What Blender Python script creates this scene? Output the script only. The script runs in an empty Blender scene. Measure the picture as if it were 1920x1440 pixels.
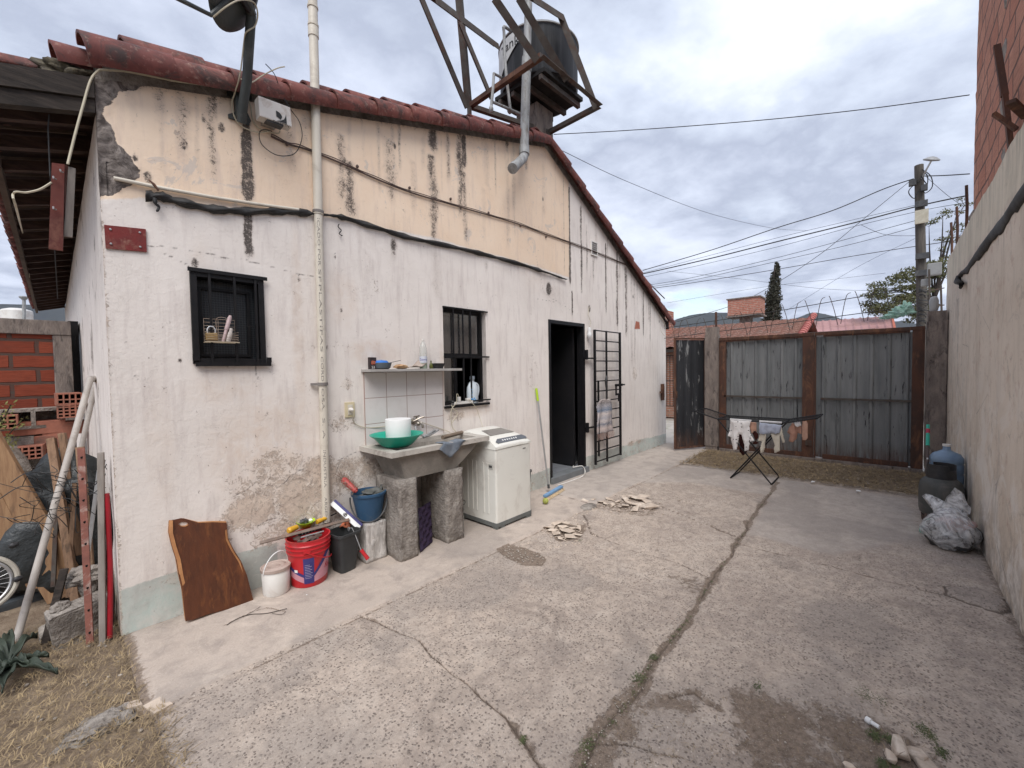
import bpy, bmesh, math, random
import numpy as np
from mathutils import Vector, Matrix, Euler, noise as mnoise
R = math.radians
random.seed(7)
SC = bpy.context.scene
COL = SC.collection
# ------------------------------------------------------------------ camera
F = 780.; CX, CY = 960., 720.
v1 = np.array([1670-CX, 682-CY, F]); v2 = np.array([90-CX, 707-CY, F])
ax = v1/np.linalg.norm(v1); ay = v2-ax*np.dot(v2, ax); ay /= np.linalg.norm(ay)
az = np.cross(ax, ay)
if az[1] > 0: az = -az
M = np.column_stack([ax, ay, az]); CAM = np.array([0, -3.3136, 1.53])
cam = bpy.data.objects.new('camera', bpy.data.cameras.new('camera')); COL.objects.link(cam)
cam.matrix_world = Matrix(((M[0,0], -M[1,0], -M[2,0], CAM[0]), (M[0,1], -M[1,1], -M[2,1], CAM[1]),
                           (M[0,2], -M[1,2], -M[2,2], CAM[2]), (0, 0, 0, 1)))
cam.data.sensor_width = 36; cam.data.lens = F/1920*36; cam.data.clip_start = .05; cam.data.clip_end = 20000
SC.camera = cam
# surveyed positions: sight lines of the photograph met with a known plane of the place
def ray(px, py): return M.T @ np.array([px-CX, py-CY, F])
def Wy(px, py, y=0.): d = ray(px, py); return Vector(CAM+d*((y-CAM[1])/d[1]))
def Gz(px, py, z=0.): d = ray(px, py); return Vector(CAM+d*((z-CAM[2])/d[2]))
def Ax(px, py, x): d = ray(px, py); return Vector(CAM+d*((x-CAM[0])/d[0]))
def Dp(px, py, dep): return Vector(CAM+M.T @ (np.array([(px-CX)/F, (py-CY)/F, 1.])*dep))
# ------------------------------------------------------------------ light
SC.view_settings.view_transform = 'Standard'; SC.view_settings.look = 'None'
SC.view_settings.gamma = 1; SC.view_settings.use_curve_mapping = False
SC.view_settings.exposure = 1.15
SUN_EL, SUN_AZ = R(54), R(227)      # azimuth of the sun, from +Y clockwise
sun = bpy.data.objects.new('sun', bpy.data.lights.new('sun', 'SUN')); COL.objects.link(sun)
sun.data.energy = 1.5; sun.data.angle = R(40); sun.data.color = (1, .965, .925)
sd = Vector((math.sin(SUN_AZ)*math.cos(SUN_EL), math.cos(SUN_AZ)*math.cos(SUN_EL), math.sin(SUN_EL)))
sun.rotation_euler = sd.to_track_quat('Z', 'Y').to_euler(); sun.location = (0, -6, 9)
W = bpy.data.worlds.new('World'); SC.world = W; W.use_nodes = True

class NT:
    def __init__(s, tree): s.t = tree; s.N = tree.nodes; s.L = tree.links
    def new(s, ty, **kw):
        n = s.N.new(ty)
        for k, v in kw.items(): setattr(n, k, v)
        return n
    def put(s, sock, v):
        if v is None: return
        if hasattr(v, 'is_output'): s.L.new(v, sock)
        else:
            if isinstance(v, (tuple, list)) and len(v) == 3 and sock.type == 'RGBA': v = (*v, 1)
            sock.default_value = v
    def coord(s, kind='Object', scale=None, rot=None, loc=None):
        o = s.new('ShaderNodeTexCoord').outputs[kind]
        if scale is None and rot is None and loc is None: return o
        m = s.new('ShaderNodeMapping'); s.L.new(o, m.inputs[0])
        if scale is not None: m.inputs['Scale'].default_value = scale if isinstance(scale, tuple) else (scale,)*3
        if rot: m.inputs['Rotation'].default_value = rot
        if loc: m.inputs['Location'].default_value = loc
        return m.outputs[0]
    def noise(s, vec, scale=5, detail=4, rough=.55, dist=0, out='Fac'):
        n = s.new('ShaderNodeTexNoise'); s.put(n.inputs['Vector'], vec)
        for k, v in (('Scale', scale), ('Detail', detail), ('Roughness', rough), ('Distortion', dist)): s.put(n.inputs[k], v)
        return n.outputs[out]
    def voro(s, vec, scale=5, feature='F1', out='Distance', rnd=1):
        n = s.new('ShaderNodeTexVoronoi', feature=feature); s.put(n.inputs['Vector'], vec); s.put(n.inputs['Scale'], scale)
        s.put(n.inputs['Randomness'], rnd); return n.outputs[out]
    def math(s, op, a, b=None, clamp=False):
        n = s.new('ShaderNodeMath', operation=op); n.use_clamp = clamp; s.put(n.inputs[0], a); s.put(n.inputs[1], b); return n.outputs[0]
    def mix(s, f, a, b, mode='MIX'):
        n = s.new('ShaderNodeMix', data_type='RGBA', blend_type=mode); n.clamp_factor = True
        s.put(n.inputs[0], f); s.put(n.inputs[6], a); s.put(n.inputs[7], b); return n.outputs[2]
    def step(s, v, lo, hi, a=0., b=1.):
        n = s.new('ShaderNodeMapRange'); s.put(n.inputs[0], v); s.put(n.inputs[1], lo); s.put(n.inputs[2], hi)
        s.put(n.inputs[3], a); s.put(n.inputs[4], b); return n.outputs[0]
    def ramp(s, f, stops):
        n = s.new('ShaderNodeValToRGB'); s.put(n.inputs[0], f); e = n.color_ramp.elements
        while len(e) < len(stops): e.new(.5)
        for el, (p, c) in zip(e, stops): el.position = p; el.color = (*c, 1) if len(c) == 3 else c
        return n.outputs[0]
    def bump(s, h, strength=.3, dist=.01, prev=None):
        n = s.new('ShaderNodeBump'); s.put(n.inputs['Height'], h); s.put(n.inputs['Strength'], strength)
        s.put(n.inputs['Distance'], dist); s.put(n.inputs['Normal'], prev); return n.outputs[0]
    def attr(s, name):
        n = s.new('ShaderNodeAttribute', attribute_name=name); sp = s.new('ShaderNodeSeparateColor'); s.L.new(n.outputs['Color'], sp.inputs[0])
        return sp.outputs[0], sp.outputs[1], sp.outputs[2], n.outputs['Alpha']
def newmat(name):
    m = bpy.data.materials.new(name); m.use_nodes = True; t = NT(m.node_tree); t.N.clear()
    o = t.new('ShaderNodeOutputMaterial'); p = t.new('ShaderNodeBsdfPrincipled'); t.L.new(p.outputs[0], o.inputs[0])
    t.p = p; t.o = o; return m, t
def setp(t, base=None, rough=.7, metal=0., normal=None, spec=.4, **kw):
    t.put(t.p.inputs['Base Color'], base); t.put(t.p.inputs['Roughness'], rough); t.put(t.p.inputs['Metallic'], metal)
    t.put(t.p.inputs['Specular IOR Level'], spec); t.put(t.p.inputs['Normal'], normal)
    for k, v in kw.items(): t.put(t.p.inputs[k], v)
def pm(name, c1, c2=None, scale=8, rough=.7, metal=0, bump=.15, bscale=None, stretch=None, spec=.4, grime=None, gs=3, bd=.004, lo=.35, hi=.65, detail=6):
    """two-tone noisy material with optional grime patches and micro bump"""
    m, t = newmat(name); v = t.coord('Object', scale=stretch)
    if c2 is None: c2 = tuple(x*.82 for x in c1)
    n = t.noise(v, scale, detail, .6); c = t.mix(t.step(n, lo, hi), c1, c2)
    if grime:
        g = t.noise(v, gs, 6, .7, .6); c = t.mix(t.step(g, .52, .68), c, grime)
    b = t.bump(t.noise(v, bscale or scale*6, 4, .6), bump, bd) if bump else None
    setp(t, c, rough, metal, b, spec); return m
# sky: Nishita behind a broken deck of cloud
t = NT(W.node_tree); t.N.clear()
wo = t.new('ShaderNodeOutputWorld'); bg = t.new('ShaderNodeBackground'); t.L.new(bg.outputs[0], wo.inputs[0])
sky = t.new('ShaderNodeTexSky', sky_type='NISHITA'); sky.sun_disc = False; sky.sun_elevation = SUN_EL; sky.sun_rotation = SUN_AZ
sky.air_density = 1.3; sky.dust_density = .6
g = t.coord('Generated'); sx = t.new('ShaderNodeSeparateXYZ'); t.L.new(g, sx.inputs[0])
zz = t.math('MAXIMUM', t.math('ADD', sx.outputs[2], .16), .05)
cb = t.new('ShaderNodeCombineXYZ'); t.L.new(t.math('DIVIDE', sx.outputs[0], zz), cb.inputs[0]); t.L.new(t.math('DIVIDE', sx.outputs[1], zz), cb.inputs[1]); cb.inputs[2].default_value = 3.7
n1 = t.noise(cb.outputs[0], .6, 8, .55, .2); n2 = t.noise(cb.outputs[0], 2.2, 9, .6, .2)
d0 = t.math('ADD', t.math('MULTIPLY', n1, .72), t.math('MULTIPLY', n2, .28))
cc = t.ramp(d0, [(.34, (5.9, 6.3, 7.2)), (.42, (4.6, 5.0, 6.0)), (.49, (3.1, 3.45, 4.35)), (.55, (4.4, 4.85, 5.8)), (.64, (7.0, 7.3, 7.8))])
hole = t.step(t.noise(cb.outputs[0], 1.1, 5, .55), .60, .67)
c = t.mix(t.math('MULTIPLY', hole, .75), cc, t.mix(1., sky.outputs[0], (1.05, 1.05, 1.05), 'MULTIPLY'))
low = t.step(sx.outputs[2], -.02, .0)      # below the horizon: ground-coloured
c = t.mix(low, (2.2, 2.1, 2.0), c)
t.put(bg.inputs[0], c); bg.inputs[1].default_value = .078

# ------------------------------------------------------------------ builders
class MB:
    def __init__(s): s.v = []; s.f = []
    def add(s, vs, fs):
        k = len(s.v); s.v += [Vector(v) for v in vs]; s.f += [tuple(i+k for i in f) for f in fs]; return s
    def addbm(s, bm, mat=None):
        bm.verts.ensure_lookup_table(); s.add([(mat @ v.co) if mat else v.co.copy() for v in bm.verts], [[v.index for v in f.verts] for f in bm.faces]); bm.free(); return s
    def box(s, c, size, rot=None, bevel=0, jit=0):
        bm = bmesh.new(); bmesh.ops.create_cube(bm, size=1)
        for v in bm.verts: v.co = Vector((v.co.x*size[0], v.co.y*size[1], v.co.z*size[2]))
        if bevel: bmesh.ops.bevel(bm, geom=bm.edges[:], offset=bevel, segments=2, profile=.7, affect='EDGES')
        if jit:
            for v in bm.verts: v.co += Vector((random.uniform(-jit, jit) for _ in range(3)))
        bm.verts.index_update()
        m = Matrix.Translation(Vector(c))
        if rot is not None: m = m @ (rot if isinstance(rot, Matrix) else Euler(rot).to_matrix()).to_4x4()
        return s.addbm(bm, m)
    def bx(s, x0, x1, y0, y1, z0, z1, bevel=0): return s.box(((x0+x1)/2, (y0+y1)/2, (z0+z1)/2), (abs(x1-x0), abs(y1-y0), abs(z1-z0)), bevel=bevel)
    def bar(s, p0, p1, w, h, up=(0, 0, 1), bevel=0):
        p0 = Vector(p0); p1 = Vector(p1); d = p1-p0; L = d.length; z = d.normalized(); u = Vector(up)
        if abs(z.dot(u)) > .97: u = Vector((0, 1, 0))
        x = u.cross(z).normalized(); y = z.cross(x)
        return s.box((p0+p1)/2, (w, h, L), Matrix((x, y, z)).transposed(), bevel)
    def tube(s, pts, r, n=8, caps=True):
        pts = [Vector(p) for p in pts]; k = len(pts)
        rs = r if isinstance(r, (list, tuple)) else [r]*k
        vs = []; prev = None
        for i, p in enumerate(pts):
            d = (pts[min(i+1, k-1)]-pts[max(i-1, 0)]).normalized()
            if prev is None:
                u = Vector((0, 0, 1)) if abs(d.z) < .9 else Vector((1, 0, 0)); a = d.cross(u).normalized()
            else: a = (prev-d*prev.dot(d)); a = a.normalized() if a.length > 1e-6 else d.orthogonal().normalized()
            prev = a; b = d.cross(a)
            vs += [p+(a*math.cos(2*math.pi*j/n)+b*math.sin(2*math.pi*j/n))*rs[i] for j in range(n)]
        fs = [(i*n+j, i*n+(j+1) % n, (i+1)*n+(j+1) % n, (i+1)*n+j) for i in range(k-1) for j in range(n)]
        if caps: fs += [tuple(range(n-1, -1, -1)), tuple((k-1)*n+j for j in range(n))]
        return s.add(vs, fs)
    def lathe(s, prof, c=(0, 0, 0), n=28, sx=1, sy=1, rot=None):
        vs = []; c = Vector(c)
        for r, z in prof: vs += [Vector((r*sx*math.cos(2*math.pi*j/n), r*sy*math.sin(2*math.pi*j/n), z)) for j in range(n)]
        if rot is not None:
            m = rot if isinstance(rot, Matrix) else Euler(rot).to_matrix(); vs = [m @ v for v in vs]
        vs = [v+c for v in vs]
        fs = [(i*n+j, i*n+(j+1) % n, (i+1)*n+(j+1) % n, (i+1)*n+j) for i in range(len(prof)-1) for j in range(n)]
        if prof[0][0] > 1e-4: fs.append(tuple(range(n-1, -1, -1)))
        if prof[-1][0] > 1e-4: fs.append(tuple((len(prof)-1)*n+j for j in range(n)))
        return s.add(vs, fs)
    def prism(s, pts, off):
        """closed outline pushed along off"""
        pts = [Vector(p) for p in pts]; off = Vector(off); k = len(pts)
        return s.add(pts+[p+off for p in pts], [tuple(range(k)), tuple(range(2*k-1, k-1, -1))]+[(i, i+k, (i+1) % k+k, (i+1) % k) for i in range(k)])
    def arc(s, p0, p1, r0, r1, up, a0=-95, a1=95, th=.014, n=10):
        p0 = Vector(p0); p1 = Vector(p1); d = (p1-p0).normalized(); u = Vector(up); u = (u-d*u.dot(d)).normalized(); q = d.cross(u)
        vs = []
        for p, r in ((p0, r0), (p1, r1)):
            for rr in (r, r-th):
                for j in range(n+1):
                    a = R(a0+(a1-a0)*j/n); vs.append(p+(u*math.cos(a)+q*math.sin(a))*rr)
        m = n+1; fs = []
        for j in range(n):
            fs += [(j, j+1, 2*m+j+1, 2*m+j), (m+j, 3*m+j, 3*m+j+1, m+j+1), (j, m+j, m+j+1, j+1), (2*m+j, 2*m+j+1, 3*m+j+1, 3*m+j)]
        fs += [(0, 2*m, 3*m, m), (n, m+n, 3*m+n, 2*m+n)]
        return s.add(vs, fs)
    def blob(s, c, size, seed=0, amp=.3, fr=1.2, sub=3, flat=None, rot=None):
        bm = bmesh.new(); bmesh.ops.create_icosphere(bm, subdivisions=sub, radius=1)
        for v in bm.verts:
            k = 1+amp*mnoise.noise(v.co*fr+Vector((seed*3.1, seed*1.7, seed)))+amp*.5*mnoise.noise(v.co*fr*2.7+Vector((seed, 9, seed)))
            v.co = Vector((v.co.x*k*size[0], v.co.y*k*size[1], v.co.z*k*size[2]))
            if flat is not None and v.co.z < flat: v.co.z = flat
        bm.verts.index_update(); m = Matrix.Translation(Vector(c))
        if rot: m = m @ Euler(rot).to_matrix().to_4x4()
        return s.addbm(bm, m)
    def chunk(s, c, size, seed, rot=(0, 0, 0), n=14):
        rg = random.Random(seed); bm = bmesh.new()
        for _ in range(n):
            v = Vector((rg.uniform(-1, 1), rg.uniform(-1, 1), rg.uniform(-1, 1))); v = v/max(abs(v.x), abs(v.y), abs(v.z))*rg.uniform(.75, 1)
            bm.verts.new((v.x*size[0]/2, v.y*size[1]/2, v.z*size[2]/2))
        r = bmesh.ops.convex_hull(bm, input=bm.verts[:]); bmesh.ops.delete(bm, geom=[g for g in r['geom_interior'] if isinstance(g, bmesh.types.BMVert)], context='VERTS')
        bmesh.ops.bevel(bm, geom=bm.edges[:], offset=min(size)*.05, segments=1, affect='EDGES')
        bm.verts.index_update(); return s.addbm(bm, Matrix.Translation(Vector(c)) @ Euler(rot).to_matrix().to_4x4())
    def build(s, name, mat, parent=None, smooth=False, sharp=35, solid=0):
        me = bpy.data.meshes.new(name); off = Vector((0, 0, 0)); p = parent
        while p is not None: off += p.location; p = p.parent
        me.from_pydata([v-off for v in s.v], [], s.f); me.materials.append(mat); me.validate()
        bm = bmesh.new(); bm.from_mesh(me); bmesh.ops.recalc_face_normals(bm, faces=bm.faces[:])
        if smooth:
            for f in bm.faces: f.smooth = True
            if sharp < 180:
                for e in bm.edges:
                    if len(e.link_faces) == 2 and e.calc_face_angle(0) > R(sharp): e.smooth = False
        bm.to_mesh(me); bm.free()
        o = bpy.data.objects.new(name, me); COL.objects.link(o); o.parent = parent
        if solid:
            md = o.modifiers.new('solid', 'SOLIDIFY'); md.thickness = solid
        return o
def tag(o, label, cat=None, group=None, kind=None):
    if label: o['label'] = label
    if cat: o['category'] = cat
    if group: o['group'] = group
    if kind: o['kind'] = kind
    return o
def thing(name, loc, label, cat, group=None):
    o = bpy.data.objects.new(name, None); COL.objects.link(o); o.location = Vector(loc); o.empty_display_size = .1
    return tag(o, label, cat, group)
def dup(root, loc, rotz=0, label=None, scale=None):
    r = root.copy(); COL.objects.link(r); r.location = Vector(loc); r.rotation_euler = (0, 0, rotz)
    if scale: r.scale = scale
    if label: r['label'] = label
    for ch in list(root.children):
        c_ = ch.copy(); COL.objects.link(c_); c_.parent = r
        for g_ in list(ch.children):
            d_ = g_.copy(); COL.objects.link(d_); d_.parent = c_
    return r
def smoothpts(pts, k=6):
    pts = [Vector(p) for p in pts]; out = []
    for i in range(len(pts)-1):
        p0 = pts[max(i-1, 0)]; p1 = pts[i]; p2 = pts[i+1]; p3 = pts[min(i+2, len(pts)-1)]
        for j in range(k):
            u = j/k; out.append(.5*((2*p1)+(p2-p0)*u+(2*p0-5*p1+4*p2-p3)*u*u+(3*p1-p0-3*p2+p3)*u**3))
    return out+[pts[-1]]
def textmesh(s, size, extr=.0006, align='LEFT', shear=0):
    cu = bpy.data.curves.new('t', 'FONT'); cu.body = s; cu.size = size; cu.extrude = extr; cu.align_x = align; cu.shear = shear; cu.resolution_u = 2
    o = bpy.data.objects.new('t', cu); COL.objects.link(o); bpy.context.view_layer.update()
    me = bpy.data.meshes.new_from_object(o.evaluated_get(bpy.context.evaluated_depsgraph_get()))
    vs = [v.co.copy() for v in me.vertices]; fs = [tuple(p.vertices) for p in me.polygons]
    bpy.data.objects.remove(o); bpy.data.meshes.remove(me); return vs, fs
def text_on(mb, s, size, origin, right, up, extr=.0006, align='LEFT', bold=0, shear=0):
    vs, fs = textmesh(s, size, extr, align, shear); o = Vector(origin); r = Vector(right).normalized(); u = Vector(up).normalized(); n = r.cross(u)
    mb.add([o+r*v.x+u*v.y+n*v.z for v in vs], fs)
def _h(a, b, seed):
    h = (a*374761393+b*668265263+seed*1442695041) & 0x7fffffff
    h = ((h ^ (h >> 13))*1274126177) & 0x7fffffff; return ((h ^ (h >> 16)) & 0xffff)/65535.
def vn(x, y, seed=0):
    xi = np.floor(x).astype(np.int64); yi = np.floor(y).astype(np.int64); u = x-xi; v = y-yi; u = u*u*(3-2*u); v = v*v*(3-2*v)
    return (_h(xi, yi, seed)*(1-u)+_h(xi+1, yi, seed)*u)*(1-v)+(_h(xi, yi+1, seed)*(1-u)+_h(xi+1, yi+1, seed)*u)*v
def fbm(x, y, sc, o=4, seed=0):
    r = 0; a = 1; w = 0
    for i in range(o): r = r+a*vn(x*sc*2**i, y*sc*2**i, seed+i*17); w += a; a *= .5
    return r/w
def ss(x, a, b): t_ = np.clip((x-a)/(b-a), 0, 1); return t_*t_*(3-2*t_)
def segd(x, y, pts):
    d = np.full(x.shape, 1e9)
    for (ax_, ay_), (bx_, by_) in zip(pts[:-1], pts[1:]):
        dx = bx_-ax_; dy = by_-ay_; t_ = np.clip(((x-ax_)*dx+(y-ay_)*dy)/(dx*dx+dy*dy+1e-12), 0, 1)
        d = np.minimum(d, np.hypot(x-ax_-t_*dx, y-ay_-t_*dy))
    return d
def inpoly(x, y, pts):
    r = np.zeros(x.shape, bool); n = len(pts)
    for i in range(n):
        x1, y1 = pts[i]; x2, y2 = pts[(i+1) % n]
        if y1 == y2: continue
        r ^= ((y1 > y) != (y2 > y)) & (x < (x2-x1)*(y-y1)/(y2-y1)+x1)
    return r
def sdist(x, y, pts):
    d = segd(x, y, pts+[pts[0]]); return np.where(inpoly(x, y, pts), -d, d)
def gridmesh(name, co, keep, mat, attrs, parent=None, smooth=True):
    """co (ny,nx,3) array, keep (ny-1,nx-1) bool"""
    ny, nx = co.shape[:2]; idx = np.arange(ny*nx).reshape(ny, nx)
    f = np.stack([idx[:-1, :-1], idx[:-1, 1:], idx[1:, 1:], idx[1:, :-1]], -1)[keep]
    off = np.array(parent.location) if parent is not None else np.zeros(3)
    used = np.zeros(ny*nx, bool); used[f.ravel()] = True; rm = np.cumsum(used)-1
    v = (co.reshape(-1, 3)-off)[used]; f = rm[f]
    me = bpy.data.meshes.new(name); me.vertices.add(len(v)); me.vertices.foreach_set('co', v.astype(np.float32).ravel())
    me.loops.add(f.size); me.loops.foreach_set('vertex_index', f.ravel().astype(np.int32)); me.polygons.add(len(f))
    me.polygons.foreach_set('loop_start', np.arange(0, f.size, 4, dtype=np.int32)); me.polygons.foreach_set('loop_total', np.full(len(f), 4, np.int32))
    me.update(calc_edges=True)
    for an, ch in attrs.items():
        a = me.attributes.new(an, 'FLOAT_COLOR', 'POINT'); d = np.zeros((ny*nx, 4), np.float32)
        for i, c_ in enumerate(ch): d[:, i] = np.broadcast_to(c_, (ny, nx)).ravel()
        a.data.foreach_set('color', d[used].ravel())
    me.materials.append(mat); me.polygons.foreach_set('use_smooth', np.full(len(f), smooth)); me.validate()
    o = bpy.data.objects.new(name, me); COL.objects.link(o); o.parent = parent; return o

# ------------------------------------------------------------------ materials
def mk_wall():
    m, t = newmat('painted_render'); v = t.coord('Object')
    cream, stain, band, peel = t.attr('mask'); mort, pink, crack, patch = t.attr('mask2')
    n = t.noise(v, 2.2, 8, .62); nf = t.noise(v, 38, 6, .65); vs = t.coord('Object', scale=(9, 9, 1.2)); st = t.noise(vs, 1.6, 6, .65)
    nm = t.noise(v, 11, 7, .7, .5)
    white = t.mix(t.step(n, .38, .66), (.81, .75, .70), (.745, .685, .635))
    white = t.mix(t.step(st, .5, .72), white, (.63, .565, .53)); white = t.mix(t.math('MULTIPLY', pink, t.step(nm, .3, .7)), white, (.66, .53, .43))
    cr = t.mix(t.step(n, .4, .65), (.83, .665, .515), (.80, .62, .465)); cr = t.mix(t.step(st, .52, .75), cr, (.68, .54, .44))
    cr = t.mix(t.math('MULTIPLY', t.step(t.noise(v, 4.5, 8, .72, 1.), .60, .63), .55), cr, (.52, .48, .45))
    c = t.mix(cream, white, cr)
    bd = t.mix(t.step(nm, .35, .65), (.45, .55, .51), (.58, .58, .54)); bd = t.mix(t.step(n, .45, .6), bd, (.40, .42, .39)); c = t.mix(t.math('MULTIPLY', t.step(t.math('ADD', band, t.math('MULTIPLY', t.math('SUBTRACT', nm, .5), 1.8)), .35, .7), .9), c, bd)
    # flaking paint
    fl = t.noise(v, 30, 8, .72, 1.6); fl2 = t.noise(v, 7, 6, .6, .8); pk = t.math('ADD', t.math('ADD', t.math('MULTIPLY', peel, 1.12), t.math('MULTIPLY', t.math('SUBTRACT', fl, .5), 3.0)), t.math('MULTIPLY', t.math('SUBTRACT', fl2, .5), 1.4))
    pmask = t.step(pk, .60, .66); pc = t.mix(t.step(fl2, .35, .65), (.62, .51, .42), (.46, .37, .31)); pc = t.mix(t.step(nf, .35, .7), pc, (.66, .55, .46)); pc = t.mix(t.step(t.noise(v, 13, 8, .75, 1.), .52, .62), pc, (.27, .215, .18))
    c = t.mix(t.math('MULTIPLY', t.step(peel, .25, .8), .7), c, t.mix(t.step(fl2, .4, .6), (.68, .57, .47), (.60, .48, .37)))
    c = t.mix(t.math('MULTIPLY', pmask, .85), c, pc)
    edge = t.math('MULTIPLY', t.math('MULTIPLY', t.step(pk, .54, .60), t.step(pk, .66, .60)), 1.); c = t.mix(t.math('MULTIPLY', edge, .8), c, (.13, .10, .085))
    # dark run-off stains, broken by the plaster grain
    sk = t.math('ADD', t.math('ADD', t.math('ADD', t.math('MINIMUM', t.math('MULTIPLY', stain, 1.15), .95), t.math('MULTIPLY', t.math('SUBTRACT', t.noise(v, 130, 4, .8), .5), 1.2)), t.math('MULTIPLY', t.math('SUBTRACT', t.noise(v, 40, 7, .8, .9), .5), 2.2)), t.math('MULTIPLY', t.math('SUBTRACT', nm, .5), .9)); sm = t.step(sk, .55, .9)
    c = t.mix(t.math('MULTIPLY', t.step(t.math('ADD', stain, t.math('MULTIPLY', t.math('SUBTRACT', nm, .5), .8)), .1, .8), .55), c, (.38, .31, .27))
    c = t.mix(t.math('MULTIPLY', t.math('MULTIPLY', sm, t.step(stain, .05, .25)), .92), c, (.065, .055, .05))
    # bare mortar
    mk = t.math('ADD', mort, t.math('MULTIPLY', t.math('SUBTRACT', t.noise(v, 17, 6, .7, .8), .5), .9)); mm = t.step(mk, .5, .56)
    mc = t.mix(t.step(t.noise(v, 12, 8, .75, 1.8), .38, .6), (.30, .26, .235), (.09, .075, .068)); c = t.mix(mm, c, mc)
    # hair cracks
    w = t.noise(v, 6, 5, .6, out='Color'); wv = t.new('ShaderNodeVectorMath', operation='MULTIPLY_ADD'); t.put(wv.inputs[0], w); wv.inputs[1].default_value = (.25, .25, .25); t.put(wv.inputs[2], v)
    vo = t.voro(wv.outputs[0], 7, 'DISTANCE_TO_EDGE'); ck = t.math('MULTIPLY', t.step(vo, .010, .0), t.math('MULTIPLY', t.step(n, .44, .56), t.math('ADD', crack, .3, True)))
    c = t.mix(t.math('MULTIPLY', ck, .5), c, (.30, .24, .21))
    c = t.mix(t.math('MULTIPLY', t.math('MULTIPLY', crack, crack), t.step(t.noise(v, 60, 4, .7), .3, .55)), c, (.13, .11, .10))
    c = t.mix(patch, c, (.40, .15, .10))
    # dark specks
    sp = t.step(t.voro(v, 16), .075, .055); c = t.mix(t.math('MULTIPLY', sp, t.step(nm, .5, .6)), c, (.30, .25, .22))
    h = t.math('ADD', t.math('ADD', t.math('MULTIPLY', nf, .5), t.math('MULTIPLY', nm, 1.0)), t.math('MULTIPLY', pmask, -1.1))
    h = t.math('ADD', h, t.math('MULTIPLY', t.math('MULTIPLY', t.noise(v, 24, 7, .75, 1.), mm), 5.)); h = t.math('ADD', h, t.math('MULTIPLY', ck, -.8))
    setp(t, c, .88, 0, t.bump(h, .55, .006), .2); return m
def mk_ground(name, kind):
    """kind: yard = worn concrete with exposed aggregate, path = trowelled concrete"""
    m, t = newmat(name); v = t.coord('Object'); dirt, crack, smooth, dark = t.attr('mask')
    n = t.noise(v, 1.3, 7, .6); nm = t.noise(v, 7, 7, .65, .4); nf = t.noise(v, 90, 5, .7)
    if kind == 'yard':
        c = t.mix(t.step(n, .38, .64), (.56, .465, .385), (.45, .37, .31)); c = t.mix(t.math('MULTIPLY', t.step(t.noise(v, 16, 8, .75, .3), .42, .66), .8), c, (.29, .24, .205)); c = t.mix(t.math('MULTIPLY', t.step(nm, .42, .7), .45), c, (.31, .26, .225)); c = t.mix(t.math('MULTIPLY', t.step(t.noise(v, 4, 9, .75, .8), .5, .68), .8), c, (.58, .495, .42)); c = t.mix(t.math('MULTIPLY', t.step(t.noise(v, 2.1, 9, .75, 1.), .55, .63), .5), c, (.25, .205, .175))
    else:
        c = t.mix(t.step(n, .36, .66), (.49, .415, .355), (.42, .355, .305)); c = t.mix(t.step(nm, .48, .7), c, (.33, .28, .245)); c = t.mix(t.step(t.noise(v, 3, 8, .7, .8), .55, .7), c, (.55, .47, .40))
    c = t.mix(t.math('MULTIPLY', smooth, .55), c, t.mix(t.step(nm, .4, .6), (.44, .395, .36), (.36, .325, .295)))
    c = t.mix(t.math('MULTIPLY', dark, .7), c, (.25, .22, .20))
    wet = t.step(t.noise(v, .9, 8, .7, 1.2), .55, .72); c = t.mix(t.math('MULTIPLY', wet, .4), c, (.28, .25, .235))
    # exposed aggregate
    wv = t.new('ShaderNodeVectorMath', operation='MULTIPLY_ADD'); t.put(wv.inputs[0], t.noise(v, 40, 3, .6, out='Color')); wv.inputs[1].default_value = (.02,)*3; t.put(wv.inputs[2], v)
    vd = t.voro(wv.outputs[0], 78); vc = t.voro(wv.outputs[0], 78, out='Color'); s3 = t.new('ShaderNodeSeparateColor'); t.L.new(vc, s3.inputs[0])
    st = t.math('MULTIPLY', t.step(vd, .46, .28), t.step(s3.outputs[0], .32, .42))
    agg = t.math('MULTIPLY', t.step(t.noise(v, 3.2, 7, .7), .28, .5), t.math('SUBTRACT', 1., smooth, True))
    k = 1. if kind == 'yard' else .12
    ac = t.ramp(s3.outputs[1], [(0, (.10, .082, .07)), (.4, (.17, .14, .12)), (.75, (.28, .24, .21)), (1, (.62, .54, .47))])
    sa = t.math('MULTIPLY', t.math('MULTIPLY', st, agg), k*.75); c = t.mix(sa, c, ac)
    c = t.mix(t.math('MULTIPLY', t.step(nf, .52, .68), .35*(.5+.5*k)), c, (.20, .17, .15)); c = t.mix(t.math('MULTIPLY', t.step(nf, .42, .30), .35), c, (.72, .62, .55))
    # cracks, dirt
    dk = t.step(t.math('ADD', dirt, t.math('MULTIPLY', t.math('SUBTRACT', t.noise(v, 22, 7, .75, .6), .5), 1.3)), .42, .58)
    dc = t.mix(t.step(t.noise(v, 45, 6, .7), .35, .65), (.12, .088, .066), (.26, .20, .155)); dc = t.mix(t.step(t.voro(v, 130), .20, .14), dc, (.40, .34, .28))
    c = t.mix(t.math('MULTIPLY', dk, .85), c, dc)
    ck = t.step(t.math('ADD', crack, t.math('MULTIPLY', t.math('SUBTRACT', nm, .5), .5)), .35, .7); c = t.mix(t.math('MULTIPLY', ck, .8), c, (.13, .10, .08))
    h = t.math('ADD', t.math('ADD', t.math('MULTIPLY', nf, .7), t.math('MULTIPLY', nm, 1.4)), t.math('MULTIPLY', sa, 1.2)); h = t.math('ADD', h, t.math('MULTIPLY', dk, t.noise(v, 60, 6, .75)))
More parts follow.
